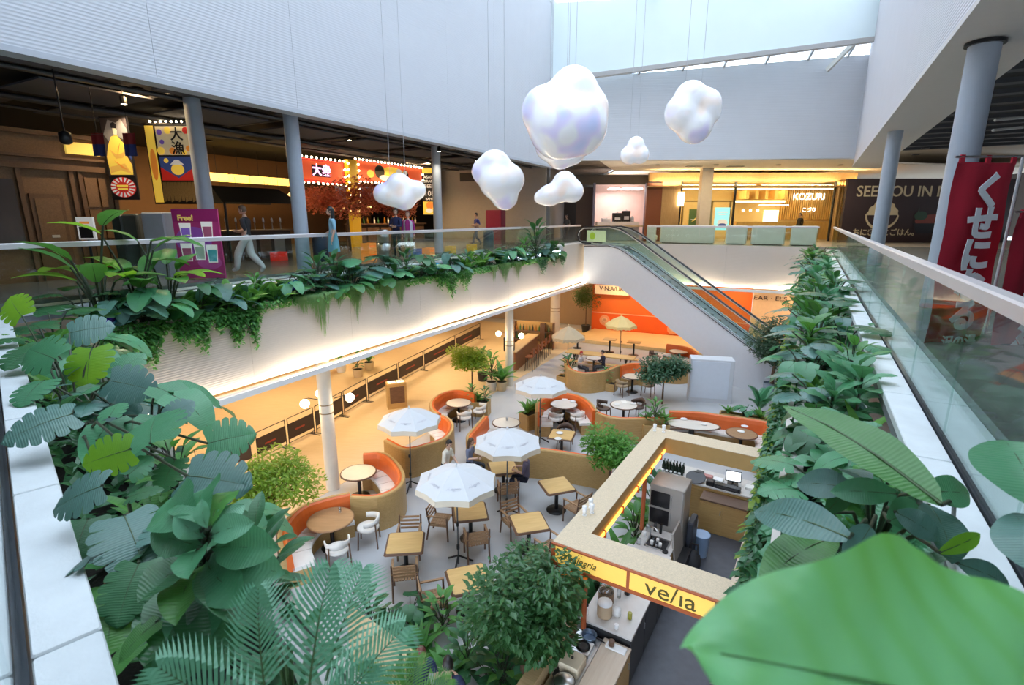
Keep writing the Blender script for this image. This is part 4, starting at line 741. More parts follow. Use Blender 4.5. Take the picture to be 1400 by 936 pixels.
for y in (.06, 1.06):
    tp = off(.98); bt = off(.10); eprof('balustrade_glass', [(-2.15, 6.4), (-2.0, 6.95)]+tp+bt[::-1], y-.006, y+.006, mat_glass if False else glassmat('balustrade_glass', (.86, .95, .92), .03))
    line = [(-1.5, 6.30), (-2.1, 6.32), (-2.38, 6.45), (-2.5, 6.72), (-2.38, 7.02), (-2.05, 7.2)]+[(t, z+1.02) for t, z in topl[1:]]
    MB().tube([TE @ Vector((t, y, z)) for t, z in line], .045, 8).build('handrail', mat('black_rubber', (.025, .025, .03), .35), esc)
    MB().tube([TE @ Vector((t, y, z-.065)) for t, z in line[3:]], .028, 6).build('rail_profile', mat('pale_rail_profile', (.70, .72, .70), .3, .4), esc)
    MB().tube([TE @ Vector((t, y, z+.06)) for t, z in topl], .035, 6).build('skirt_rail', mat('teal_grey_trim', (.32, .40, .42), .35, .5), esc)
    MB().tube([TE @ Vector((t, y-.08, z-.03)) for t, z in topl], .02, 6).build('lower_trim', blackm, esc)
stp = MB().box((0, 0, -.11), (.41, .86, .22)).mesh('step', mat('steel_step', (.36, .37, .36), .45, .3))
for i in range(25): z = 6.22-.236*i; t_ = .55+.41*i; q = TE @ Vector((t_, .56, z-.28)); put('step', stp, esc, q, aE)
eprof('landing', [(-2.6, 6.2), (.5, 6.2), (.5, 6.26), (-2.6, 6.26)], .12, 1.0, steel)
c = TE @ Vector((-1.1, .02, 6.72)); put('sign', MB().box((0, 0, 0), (1.35, .012, .62)).mesh('sign', mat('pale_green_notice', (.45, .62, .38), .5)), esc, c, aE)
c = TE @ Vector((-1.35, .0, 6.72)); put('sign_mark', MB().lathe([(.2, 0), (.2, .006), (.13, .006), (.13, 0)], 18).mesh('sign_mark', mat('lime_print', (.35, .6, .05), .5)), esc, M=Matrix.Translation(c) @ Matrix.Rotation(aE, 4, 'Z') @ Matrix.Rotation(R(90), 4, 'X'))
t = thing('service_cabinet', 'white cabinet with one flush door standing under the escalator', 'cabinet', (8.55, 21.3, 0), math.atan2(-.36, 1.59))
MB().bbox((0, 0, .95), (1.75, .7, 1.9), r=.02).build('body', escw, t); MB().box((-.05, -.355, 1.0), (1.5, .02, 1.62)).build('door', mat('pale_blue_door', (.70, .76, .86), .4, var=.03), t)

# --- far seating terrace, wall sign
c = FF(2.0, 3.45); k = 1
sg = thing('wall_sign', 'cream box sign with dark lettering high on the orange wall', 'sign', FF(.75, 3.42, 2.98), AF); MB().box((0, 0, 0), (2.3, .3, .60)).build('box', mat('cream_sign', (.85, .62, .38), .5, emit=.25), sg)
text('V·N:A/UK', .40, mat('sign_ink', (.06, .03, .02), .5), 'lettering', sg, Matrix.Translation((0, -.16, .1)) @ Matrix.Rotation(R(90), 4, 'X'), bold=.006)
sg = thing('wall_lettering', 'dark spaced letters high on the tan wall right of the escalator', 'sign', FF(10.35, 3.36, 3.02), AF); text('EAR · ELS', .36, MT['sign_ink'], 'lettering', sg, Matrix.Rotation(R(90), 4, 'X'), sx=1.25)
for k, s in enumerate((10.7, 12.6)): spot(FF(s, 2.2, 3.95), 45, 'left' if k == 0 else 'right', None); bpy.data.objects[-1] if False else None
for o in [o for o in COL.objects if o.get('label') in ('left', 'right')]: o['label'] = o['label']+' of two ceiling spotlights washing the tan wall under the letters'
for u, v in ((823, 440), (918, 452)):
    q = PY(u, v, 34.4 if u < 900 else 32.6); s = (q-FC1).dot(DF); t = thing('wall_disc', ('left' if u < 900 else 'right')+' faded round emblem on the red-orange wall', 'wall emblem', FF(s, 3.57, q.z), AF)
    put('disc', MB().lathe([(.36, 0), (.36, .03)], 24).mesh('disc', mat('peach_disc', (.95, .42, .22), .5)), t, M=Matrix.Rotation(R(90), 4, 'X')); put('ring', MB().lathe([(.2, .03), (.2, .04), (.1, .04), (.1, .03)], 20).mesh('ring', mat('peach_ring', (.9, .55, .35), .5)), t, M=Matrix.Rotation(R(90), 4, 'X'))
platm = wood('cream_deck', (.80, .58, .28), (.70, .48, .22), 2, .5)
struct(MB().prism([(q.x, q.y) for q in (FF(-1, .0), FF(8.0, -.6), FF(8.6, 3.5), FF(-.4, 3.5))], 0, .22).build('floor_terrace', platm))

# --- furniture builders
def cr_path(pts, step=.13):
    p = [Vector(q) for q in pts]; p = [p[0]*2-p[1]]+p+[p[-1]*2-p[-2]]; out = []
    for i in range(1, len(p)-2):
        n = max(2, int((p[i+1]-p[i]).length/step))
        for k in range(n):
            t = k/n; a, b, c_, d = p[i-1], p[i], p[i+1], p[i+2]
            out.append(.5*((2*b)+(c_-a)*t+(2*a-5*b+4*c_-d)*t*t+(3*b-a-3*c_+d)*t**3))
    out.append(p[-2]); return out
def banquette(label, pix, inside, zr=.95, seat=True, cushions=0, wd=None, group=None):
    path = cr_path([P(u, v, zr) for u, v in pix]); C = P(inside[0], inside[1], .6)
    i0 = min(range(1, len(path)-1), key=lambda i: (path[i]-C).length); tg = path[i0+1]-path[i0-1]; w = C-path[i0]; sg = 1 if tg.x*w.y-tg.y*w.x > 0 else -1
    N = []
    for i in range(len(path)): tt = path[min(i+1, len(path)-1)]-path[max(i-1, 0)]; N.append(Vector((-tt.y, tt.x, 0)).normalized()*sg)
    t = thing('banquette', label, 'banquette', (path[i0].x, path[i0].y, 0), 0, group); o0 = Vector((path[i0].x, path[i0].y, 0))
    def sweep(nm, prof, m): return MB().strip([[Vector((path[i].x, path[i].y, 0))-o0+N[i]*a+Vector((0, 0, z)) for a, z in prof] for i in range(len(path))], closed=True, smooth=False).build(nm, m, t)
    sweep('panel', [(-.10, 0), (-.10, zr-.03), (-.08, zr), (-.01, zr), (0, zr-.02), (0, 0)], wd or oak_dark)
    sweep('backrest', [(.0, .40), (.0, zr-.01), (.04, zr+.015), (.09, zr-.02), (.12, .8), (.14, .46), (.14, .40)], orange)
    if seat:
        sweep('seat', [(.10, .38), (.10, .47), (.52, .475), (.56, .45), (.56, .38)], cream); sweep('base', [(.02, 0), (.02, .38), (.48, .38), (.48, 0)], wd or oak_dark)
        L = 0; ln = MB()
        for i in range(2, len(path)-2, 3): ln.box(None, (.44, .012, .012), M=Matrix.Translation(Vector((path[i].x, path[i].y, .477))-o0+N[i]*.33) @ Matrix.Rotation(math.atan2(N[i].y, N[i].x), 4, 'Z'))
        if ln.v: ln.build('piping', mat('cream_piping', (.62, .56, .5), .7), t)
    return t
def table(label, u, v, r=None, rect_=None, rz=0, top=None, rim=None, zt=.75, base='disc', at=None, group=None):
    q = at or P(u, v, zt); t = thing('dining_table', label, 'table', (q.x, q.y, 0), rz, group); top = top or oak; rim = rim or brownw
    if r: MB().lathe([(0, zt), (r-.02, zt)], 36, cap=False).build('tabletop', top, t); MB().lathe([(0, zt-.04), (r-.03, zt-.04), (r, zt-.03), (r, zt-.005), (r-.02, zt+.002), (r-.035, zt+.001)], 36, cap=False).build('rim', rim, t)
    else:
        w, d = rect_; MB().bbox((0, 0, zt-.018), (w-.05, d-.05, .036), r=.03).build('tabletop', top, t); MB().bbox((0, 0, zt-.025), (w, d, .044), r=.04).build('rim', rim, t)
    if base == 'disc': MB().tube([(0, 0, .02), (0, 0, zt-.04)], .05, 10).build('leg', blackm, t); MB().lathe([(.27, 0), (.27, .015), (.06, .04)], 20).build('base', blackm, t); MB().box((0, 0, zt-.055), (.4, .06, .03)).build('bracket', blackm, t)
    else:
        w, d = rect_
        for x in (-w*.4, w*.4):
            for y in (-d*.35, d*.35): MB().tube([(x, y, zt-.03), (x*1.05, y*1.15, 0)], .03, 6).build('leg', top, t)
        MB().box((0, 0, .25), (w*.8, .05, .06)).build('stretcher', top, t)
    return t
def mk_slat_chair():
    t = thing('slat_chair', 'x', 'chair')
    sl = MB().box((0, 0, 0), (.05, .42, .018)).mesh('seat_slat', teak)
    for i in range(8): put('seat_slat', sl, t, (-.21+i*.06, 0, .45))
    bs = MB().box((0, 0, 0), (.44, .018, .05)).mesh('back_slat', teak)
    for i in range(4): put('back_slat', bs, t, (0, -.235-.016*i, .56+i*.085))
    for x in (-.25, .25):
        MB().tube([(x, -.30, 0), (x, -.22, .45), (x, -.29, .86)], .022, 6).build('leg', brownw, t); MB().tube([(x, .24, 0), (x, .22, .64)], .022, 6).build('leg', brownw, t)
        MB().box((x, -.02, .655), (.05, .52, .025)).build('armrest', teak, t); MB().box((x, 0, .42), (.025, .44, .05)).build('side_rail', teak, t)
    return t
def mk_tub_chair(shell, legm):
    t = thing('tub_chair', 'x', 'chair'); n = 14
    MB().strip([[(.27*math.cos(a)*f, -.27*math.sin(a)*f+.0, z) for f, z in ((1, .58+.0*a), (1.06, .80-.10*abs(math.cos(a))), (.93, .80-.10*abs(math.cos(a))), (.90, .58))] for a in [R(-15)+R(210)*i/n for i in range(n+1)]], closed=True).build('backrest', shell, t)
    MB().lathe([(0, .42), (.22, .42), (.26, .44), (.26, .48), (.22, .50), (0, .505)], 22).build('seat', shell, t)
    for x, y in ((-.22, .2), (.22, .2), (-.22, -.2), (.22, -.2)): MB().tube([(x*1.1, y*1.15, 0), (x, y, .46 if y > 0 else .64)], .018, 6).build('leg', legm, t)
    return t
slat0, tub0, dark0, tan0 = mk_slat_chair(), mk_tub_chair(cream, brownw), mk_tub_chair(mat('dark_brown_leather', (.10, .06, .045), .5), brownw), mk_tub_chair(mat('tan_seat', (.42, .30, .18), .6), brownw)
used = set()
def chair(proto, x, y, face, label):       # face: point that the chair looks at
    a = math.atan2(face[1]-y, face[0]-x)-R(90)
    if proto.name not in used: used.add(proto.name); proto.location = (x, y, 0); proto.rotation_euler = (0, 0, a); proto['label'] = label; return proto
    return copy_tree(proto, None, (x, y, 0), a, label=label)
def around(proto, q, deg, dist, label): a = R(deg); return chair(proto, q[0]+dist*math.cos(a), q[1]+dist*math.sin(a), q, label)

# --- banquettes
banquette('S-shaped booth end with orange back around the pale round table by the cream column', [(497, 619), (522, 619), (540, 632), (549, 650), (541, 666), (515, 677), (480, 677)], (490, 648))
banquette('orange-backed booth with ribbed white seat around the brown round table by the bright green tree', [(478, 674), (447, 681), (417, 691), (397, 707), (386, 728), (390, 752)], (455, 710))
banquette('orange booth around the round table beside the yellow-green tree', [(650, 537), (625, 533), (605, 537), (592, 547), (592, 558), (600, 565)], (628, 552))
banquette('golden wood booth wall curving under the left white parasol, orange inside', [(603, 567), (613, 573), (617, 583), (608, 597), (585, 606), (555, 612), (528, 600)], (560, 585))
banquette('low booth wall behind the middle white parasols, running right to the kiosk tree', [(664, 568), (652, 582), (641, 597), (652, 608), (690, 611), (740, 613), (800, 622), (836, 629)], (705, 588))
banquette('orange booth around the laid round table under the upper white parasol', [(735, 563), (737, 549), (750, 540), (771, 537), (792, 541), (806, 550), (814, 561)], (771, 556))
banquette('wavy booth wall before the laid table with two dark chairs', [(817, 563), (830, 568), (850, 571), (875, 571), (908, 571)], (853, 553), seat=False)
banquette('long orange booth with white seat behind the oval table, beyond the kiosk', [(915, 561), (956, 563), (992, 568), (1030, 573), (1052, 578), (1061, 590), (1057, 612)], (980, 590))
banquette('sunken curved booth where two diners sit, before the picnic table', [(774, 489), (778, 502), (797, 509), (824, 507), (845, 499)], (812, 488))
banquette('orange booth behind the small tan round table left of the far dark green tree', [(848, 500), (858, 497), (872, 496), (892, 499)], (866, 514))
banquette('rounded booth with dark orange back at the foot of the escalator underside', [(912, 470), (938, 474), (952, 482), (955, 494), (930, 498), (902, 496)], (930, 484))

# --- tables and chairs
qA = P(452, 709, .75); qB = P(490, 645, .75); qC = P(627, 550, .75); qD = P(771, 552, .75); qE = P(853, 553, .75); qE2 = P(865, 514, .75); qF = P(692, 577, .75)
pale = mat('pale_oak_top', (.66, .55, .42), .4, var=.05); marble = mat('pale_marble_top', (.70, .66, .60), .3, var=.06)
table('brown wooden round table in the nearest orange booth', 0, 0, .54, top=wood('walnut_top', (.42, .23, .11), (.34, .18, .08), 2, .4, (1, 10, 10)), rim=wood('walnut_rim', (.36, .2, .1), (.28, .14, .06), 3), at=qA)
table('pale round table with dark rim beside the cream column', 0, 0, .50, top=pale, at=qB); table('pale round table with dark rim in the booth by the yellow-green tree', 0, 0, .50, top=pale, at=qC)
table('round table laid with plates under the upper white parasol', 0, 0, .53, top=marble, at=qD); table('round white table laid with papers between two dark chairs', 0, 0, .53, top=marble, at=qE)
table('small tan round table before the far orange booth', 0, 0, .45, top=pale, at=qE2); table('white round table half hidden behind the middle parasols', 0, 0, .5, top=marble, at=qF)
table('small dark-topped round table where two diners sit', 812, 489, .42, top=marble); table('tan round table in the rounded booth under the escalator', 928, 480, .5, top=pale)
t = table('long pale oval table in the long orange booth beyond the kiosk', 946, 580, .5, top=marble); t.scale = (1.9, .9, 1); t.rotation_euler.z = R(-14)
table('small brown round table at the right end of the long orange booth', 1014, 592, .5, top=teak)
honey = wood('honey_table_top', (.66, .44, .18), (.58, .37, .14), 2, .4, (1, 8, 8))
sq = [(-2.36, 10.05, 6, 'square table with two slatted chairs, alone at the left of the open floor'), (.40, 10.84, 14, 'square table under the pole of the middle parasol'), (1.20, 12.57, 18, 'square table turned askew left of the kiosk beam'), (-.86, 8.88, 18, 'square table half hidden by the big round tree'), (1.65, 15.9, -17, 'square table set with two plates inside the low booth wall'), (-1.02, 11.3, 10, 'square table under the nearest white parasol'), (-.25, 13.6, 12, 'square table under the middle white parasol')]
for x, y, a, l in sq: table(l, 0, 0, None, (.84, .84), R(a), top=honey, at=Vector((x, y, 0)))
around(slat0, sq[0], 94, .62, 'slatted chair tucked behind the lone square table, its back to the parasol'); around(slat0, sq[0], -80, .66, 'slatted chair in front of the lone square table, its back towards us')
around(slat0, sq[1], 120, .66, 'slatted chair at the upper left side of the table under the middle parasol pole'); around(slat0, sq[1], -50, .70, 'slatted chair behind the big round tree, at the table with the parasol pole')
around(slat0, sq[2], -48, .72, 'slatted armchair at the askew table beside the kiosk beam'); around(slat0, sq[2], 40, .95, 'slatted armchair half hidden behind the kiosk beam corner') if False else None
around(slat0, sq[3], 196, .70, 'slatted armchair facing right, at the table half hidden by the big round tree')
around(slat0, sq[5], -75, .75, 'slatted chair in front of the table under the nearest parasol'); around(slat0, sq[5], 170, .75, 'slatted chair at the left under the nearest parasol')
around(slat0, sq[6], 200, .95, 'slatted chair whose back the white-shirted waiter stands at'); around(slat0, sq[6], -80, .80, 'slatted chair in front of the table under the middle parasol')
around(dark0, sq[4], 75, .70, 'dark chair pushed in behind the square table with two plates')
around(tub0, qA, 8, .85, 'white tub chair right of the brown round table'); around(tub0, qA, -62, .82, 'white tub chair in front of the brown round table')
around(tub0, qC, -10, .82, 'white tub chair on the right of the table by the yellow-green tree'); around(tub0, qC, -70, .85, 'white tub chair in front of the table by the yellow-green tree')
around(tub0, qD, -115, .85, 'white tub chair at the left front of the laid table under the upper parasol'); around(tub0, qD, -60, .85, 'white tub chair at the right front of the laid table under the upper parasol')
around(dark0, qE, 152, .80, 'dark chair left of the white table laid with papers'); around(dark0, qE, 38, .85, 'dark chair right of the white table laid with papers')
around(tan0, qE2, -140, .75, 'tan chair at the left of the small tan round table'); around(tan0, qE2, -35, .75, 'tan chair at the right of the small tan round table, by the dark green tree'); 
chair(dark0, 7.7, 27.0, (9.1, 27.2), 'dark chair at the left of the table in the rounded booth')
pl = MB().lathe([(0, 0), (.07, 0), (.12, .018), (.115, .022), (.07, .008), (0, .006)], 18).mesh('plate', mat('white_china', (.85, .85, .84), .2))
gl = MB().lathe([(.03, 0), (.036, .12), (.03, .12), (.026, .01)], 10).mesh('tumbler', glassmat('tumbler_glass', (.9, .93, .95), .1))
def dish(me, nm, u, v, z, label): q = P(u, v, z); return tag(put(nm, me, None, (q.x, q.y, z+.004)), label, nm)
for u, v, l in ((765, 592, 'white plate at the back of the square table inside the low booth'), (763, 600, 'white plate at the front of the square table inside the low booth'), (757, 553, 'white plate on the left of the laid table under the upper parasol'), (783, 549, 'white plate on the right of the laid table under the upper parasol'), (935, 573, 'white plate on the left of the oval table'), (962, 580, 'white plate on the right of the oval table'), (1013, 590, 'white plate in the middle of the small brown table'), (1018, 583, 'white plate at the back of the small brown table'), (843, 553, 'white plate on the left of the table laid with papers'), (866, 552, 'white plate on the right of the table laid with papers')): dish(pl, 'plate', u, v, .752, l)
for u, v, l in ((925, 568, 'clear tumbler on the oval table, left end'), (955, 569, 'clear tumbler on the oval table, right end'), (465, 700, 'clear tumbler on the brown round table'), (693, 575, 'tumbler on the white round table behind the middle parasols')): dish(gl, 'tumbler', u, v, .752, l)
ncard = MB().box((0, 0, .003), (.2, .28, .004)).mesh('menu_card', mat('paper_white', (.8, .78, .72), .7))
for u, v, l in ((853, 549, 'paper menu on the white table between two dark chairs'), (772, 545, 'paper menu on the laid table under the upper parasol')): dish(ncard, 'menu_card', u, v, .753, l)

# --- picnic table, high tables and lamps at the far end
a, b = P(775, 479, .75), P(868, 489, .75); c = (a+b)/2; an = math.atan2(b.y-a.y, b.x-a.x); Lp = (b-a).length
t = thing('picnic_table', 'long golden picnic table before the orange wall', 'table', (c.x, c.y, 0), an); MB().bbox((0, 0, .73), (Lp, .75, .05), r=.02).build('tabletop', honey, t)
for x in (-Lp*.38, 0, Lp*.38):
    for s_ in (-1, 1): MB().box(None, (.07, .05, .95), M=Matrix.Translation((x, 0, .36)) @ Matrix.Rotation(R(38*s_), 4, 'X')).build('leg', blackm, t)
for dy, l in ((-.75, 'golden bench in front of the picnic table'), (.8, 'golden bench behind the picnic table')):
    q = c+Vector((-math.sin(an), math.cos(an), 0))*dy; t = thing('bench', l, 'bench', (q.x, q.y, 0), an); MB().bbox((0, 0, .44), (Lp*1.02, .3, .05), r=.02).build('seat', honey, t)
    for x in (-Lp*.4, 0, Lp*.4): MB().box((x, 0, .21), (.05, .25, .42)).build('leg', blackm, t)
for u, v, l in ((790, 458, 'square high table behind the tan parasol'), (834, 463, 'square high table on the terrace under the cream parasol'), (867, 467, 'square high table on the terrace right of the cream parasol')):
    q = P(u, v, 1.0); t = table(l, 0, 0, None, (.75, .6), AF, top=honey, rim=honey, zt=.78, at=q); t.location.z = .22
# --- parasols
def parasol(label, c, foot, r, h, zc, clothm, flat_foot=True, txt=True, fringe=False, group=None):
    t = thing('parasol', label, 'parasol', (foot.x, foot.y, foot.z), 0, group); n = 8
    top = Vector((c.x-foot.x, c.y-foot.y, zc+h-foot.z)); tilt0 = Vector((0, 0, 0))
    rim = [Vector((top.x+r*math.cos(a), top.y+r*math.sin(a), zc-foot.z)) for a in [R(22.5)+2*math.pi*i/n for i in range(n)]]
    for i in range(n):
        a, b = rim[i], rim[(i+1) % n]; m1, m2 = top.lerp(a, .5)+Vector((0, 0, .05)), top.lerp(b, .5)+Vector((0, 0, .05)); mm = (m1+m2)/2-Vector((0, 0, .015)); ab = (a+b)/2-(Vector((a+b)/2)-top)*.03
        MB().strip([[top, top, top], [m1, mm, m2], [a, ab, b]]).build('canopy_panel', clothm, t)
        d = Vector((0, 0, -.13 if not fringe else -.16)); o1, o2 = (a-top).normalized()*.015, (b-top).normalized()*.015
        ns = 6; MB().strip([[a.lerp(b, k/ns)-((ab-(a+b)/2)*-1*(1-abs(k/ns*2-1))) for k in range(ns+1)], [a.lerp(b, k/ns)-((ab-(a+b)/2)*-1*(1-abs(k/ns*2-1)))+d*(1 if k % 2 == 0 or not fringe else .75)+o1 for k in range(ns+1)]]).build('valance', MT.get('valance_cloth') or mat('valance_cloth', (.74, .66, .54), .8) if not fringe else clothm, t)
        MB().tube([top-Vector((0, 0, .12)), a-Vector((0, 0, .02))], .008, 5).build('rib', blackm, t)
    if txt:
        for i in (1, 3, 4, 5, 6):
            a, b = rim[i], rim[(i+1) % n]; mid = (a+b)/2; o = top.lerp(mid, .68); up = (top-mid).normalized(); x = (b-a).normalized(); nn = x.cross(up); M = Matrix((x, up, nn)).transposed().to_4x4(); M.translation = o+nn*.028
            text('Alegria', .11, mat('faint_grey_print', (.55, .55, .60), .7), 'lettering', t, M, shear=.35, ext=.001)
    MB().tube([(0, 0, .03), (top.x, top.y, zc+h-foot.z-.02)], .018, 8).build('pole', mat('dark_grey_pole', (.10, .11, .12), .4, .6), t); MB().ball((top.x, top.y, top.z+.05), (.03, .03, .045), 8, 6).build('finial', clothm, t)
    MB().tube([(0, 0, .42), (0, 0, .52)], .035, 8).build('clamp', blackm, t); MB().tube([(0, 0, 1.0), (0, 0, 1.08)], .03, 8).build('clamp', blackm, t)
    for a in (20, 140, 260): MB().tube([(0, 0, .25), (.34*math.cos(R(a)), .34*math.sin(R(a)), .025)], .022, 6).build('foot', blackm, t)
    return t
pw = mat('white_parasol_cloth', (.62, .64, .67), .8, var=.03, bump=.08, bscale=60)
parasol('nearest and largest white parasol in the middle of the open floor', P(624, 655, 2.0), P(627, 772, 0), .93, .36, 1.95, pw)
parasol('middle white parasol, right of the seated woman', P(694, 602, 2.0), P(693, 706, 0), .91, .36, 1.95, pw)
parasol('left white parasol over the golden wood booth', P(560, 572, 2.0), P(562, 668, 0), .92, .36, 1.95, pw)
parasol('upper white parasol by the laid round table', P(739, 526, 2.0), P(738, 607, 0), .95, .36, 1.95, pw)
parasol('tan fringed parasol at the end of the picnic table', P(777, 456, 2.1), P(776, 492, 0), .85, .55, 1.95, mat('tan_parasol_cloth', (.50, .38, .24), .85, bump=.2), txt=False, fringe=True)
parasol('cream fringed parasol before the red-orange wall', P(849, 440, 2.25), P(848, 492, 0), .86, .5, 2.1, mat('cream_parasol_cloth', (.85, .62, .26), .8), txt=False, fringe=True)

# --- crowd barriers with dark cloth, host stand
bc = mat('dark_brown_banner_cloth', (.045, .028, .02), .8); bred = mat('faded_red_print', (.28, .04, .02), .7)
pts = [P(352, 634, 0), P(432, 593, 0), P(503, 549, 0), P(580, 506, 0), P(657, 463, 0)]
nb = 0
def barrier(a, b, label):
    c = (a+b)/2; L = (b-a).length; t = thing('crowd_barrier', label, 'barrier', (c.x, c.y, 0), math.atan2(b.y-a.y, b.x-a.x))
    MB().tube([(-L/2+.05, 0, .02), (-L/2+.05, 0, 1.05), (L/2-.05, 0, 1.05), (L/2-.05, 0, .02)], .018, 6).build('frame', blackm, t); MB().box((0, 0, .56), (L-.10, .015, .56)).build('cloth', bc, t); MB().tube([(-L/2+.05, 0, .16), (L/2-.05, 0, .16)], .012, 6).build('lower_rail', blackm, t)
    for x in (-L/2+.05, L/2-.05): MB().box((x, 0, .012), (.05, .5, .024)).build('foot', blackm, t)
    MB().box((-L*.05, -.01, .55), (L*.34, .004, .06)).build('print', bred, t)
names = ['nearest the cream column', 'just right of the cream column', 'beside the host stand', 'second beyond the host stand', 'third beyond the host stand', 'fourth beyond the host stand', 'near the yellow-green tree', 'last before the bar, at the far end']
k = 0
for i in range(4):
    for j in range(2):
        a = pts[i].lerp(pts[i+1], j*.5+.003); b = pts[i].lerp(pts[i+1], j*.5+.497); barrier(a, b, 'dark cloth crowd barrier '+names[k]); k += 1
barrier(P(270, 660, 0), P(348, 637, 0), 'dark cloth crowd barrier at the left, behind the split leaves')
q = P(543, 556, 0); t = thing('host_stand', 'golden wooden host stand with two lit sheets on its sloped top', 'stand', (q.x, q.y, 0), R(22)); MB().bbox((0, 0, .55), (.8, .45, 1.1), r=.02).build('body', oak_dark, t); MB().box((0, -.22, .6), (.6, .03, .7)).build('recess', brownw, t)
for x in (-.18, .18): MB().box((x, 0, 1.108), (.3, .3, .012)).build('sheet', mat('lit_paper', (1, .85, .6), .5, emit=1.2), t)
tag(MB().lathe([(.05, 0), (.05, .09), (.02, .1)], 10).build('bell', steel, None, (q.x+.2, q.y+.12, 1.114)), 'small metal bell on the host stand', 'bell')
# --- globe lamps on the columns
def globes(c, z, dirs, label):
    t = thing('globe_lamp', label, 'lamp', (c.x, c.y, z))
    for dx, dy, dz in dirs:
        MB().tube([(dx*.35, dy*.35, 0), (dx*.8, dy*.8, .06), (dx, dy, dz+.14)], .012, 6).build('arm', blackm, t)
        MB().ball((dx, dy, dz), .13, 14, 9).build('globe', mat('globe_glow', (1, .86, .62), .5, emit=9, ecol=(1, .86, .6)), t)
        ld = bpy.data.lights.new('lamp', 'POINT'); ld.energy = 14; ld.color = (1, .75, .42); ld.shadow_soft_size = .13; lo = bpy.data.objects.new('lamp', ld); COL.objects.link(lo); lo.parent = t; lo.location = (dx, dy, dz-.2)
globes(c1, 2.75, ((-.55, -.1, -.1), (-.35, .55, -.02), (.62, .2, -.02)), 'three glowing globe lamps on the nearer cream column')
globes(c2, 2.55, ((-.5, -.1, -.02), (.55, -.1, -.12)), 'two glowing globe lamps on the cream column by the bar')
# --- bar with stools, bottles
def seg(a, b): return (a+b)/2, (b-a).length, math.atan2(b.y-a.y, b.x-a.x)
a, b = P(704, 480, 1.1), P(735, 456, 1.1); c, L_, an = seg(a, b)
t = thing('bar_counter', 'long pale-topped bar counter behind the middle cream column', 'counter', (c.x-.25, c.y, 0), an); MB().bbox((0, 0, 1.07), (L_, .7, .06), r=.02).build('top', oak, t); MB().box((0, 0, .52), (L_-.1, .55, 1.04)).build('front', wood('red_brown_panel', (.24, .09, .03), (.16, .06, .02), 3), t); MB().box((-L_*.46, .1, 1.45), (.3, .5, .7)).build('menu_screen', blackm, t)
st0 = None
for i in range(5):
    q = a.lerp(b, .12+.19*i)+Vector((.62, -.2, 0)); lab = ('nearest', 'second', 'third', 'fourth', 'farthest')[i]+' red-brown backed bar stool along the bar counter'
    if st0 is None:
        st0 = t = thing('bar_stool', lab, 'stool', (q.x, q.y, 0), an); rb = mat('red_brown_leather', (.22, .06, .02), .5)
        MB().bbox((0, 0, .75), (.42, .4, .06), r=.02).build('seat', rb, t); MB().bbox((0, -.2, 1.0), (.42, .04, .4), r=.02).build('backrest', rb, t)
        for x in (-.18, .18):
            for y in (-.17, .17): MB().tube([(x, y, .74), (x*1.2, y*1.2, 0)], .016, 5).build('leg', blackm, t)
    else: copy_tree(st0, None, (q.x, q.y, 0), an, label=lab)
t = thing('bottle_shelf', 'brown wooden back-bar shelf full of bottles at the end of the bar', 'shelf', (1.35, 30.6, 0), AF+.1)
for z in (.5, 1.05): MB().box((0, 0, z), (2.5, .35, .05)).build('shelf', brownw, t)
for x in (-1.2, 1.2): MB().box((x, 0, .8), (.06, .35, 1.6)).build('side', brownw, t)
MB().box((0, .19, .8), (2.46, .02, 1.6)).build('back', oak_dark, t); MB().box((.55, -.02, .8), (.3, .3, 1.5)).build('barrel_stand', brownw, t)
bms = [mat('wine_bottle', (.02, .03, .02), .15), mat('amber_bottle', (.35, .14, .02), .15), mat('green_bottle', (.04, .14, .04), .15)]
bme = [MB().lathe([(.042, 0), (.045, .2), (.016, .28), (.016, .36), (0, .36)], 8).mesh('bottle', m) for m in bms]
Mb = Matrix.Translation((1.35, 30.6, 0)) @ Matrix.Rotation(AF+.1, 4, 'Z')
for z in (.525, 1.075):
    for i in range(11):
        if z < 1 and 6 < i < 9: continue
        q = Mb @ Vector((-1.08+i*.2, -.03, z)); tag(put('bottle', bme[(i*7+int(z*10)) % 3], None, q), 'wine bottle on the '+('lower' if z < 1 else 'upper')+' back-bar shelf', 'bottle', ('lower' if z < 1 else 'upper')+' shelf bottles behind the bar')
c = P(905, 460, .7)

# ================================================================ THE KIOSK
kA = Vector((.66, 7.25, 0)); aK = math.atan2(-.52, .854)
KM = Matrix.Translation(kA) @ Matrix.Rotation(aK, 4, 'Z')
def K(x, y, z=0): return KM @ Vector((x, y, z))
def kthing(name, label, cat, x, y, z=0, rz=0, group=None): return thing(name, label, cat, K(x, y, z), aK+rz, group)
kt = kthing('kiosk_canopy', 'speckled cream canopy frame of square beams over the open kitchen, with lit yellow sign panels', 'canopy', 0, 0)
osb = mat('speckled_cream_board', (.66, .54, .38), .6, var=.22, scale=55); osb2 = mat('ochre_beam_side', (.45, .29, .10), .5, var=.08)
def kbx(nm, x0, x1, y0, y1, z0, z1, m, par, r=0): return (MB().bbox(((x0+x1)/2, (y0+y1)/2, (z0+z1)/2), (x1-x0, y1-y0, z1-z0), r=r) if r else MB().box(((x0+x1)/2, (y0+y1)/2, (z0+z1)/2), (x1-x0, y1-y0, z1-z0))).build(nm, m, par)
bT = lambda nm, x0, x1, y0, y1: (kbx(nm, x0, x1, y0, y1, 2.32, 2.69, osb2, kt), kbx(nm+'_top', x0-.01, x1+.01, y0-.01, y1+.01, 2.685, 2.70, osb, kt))
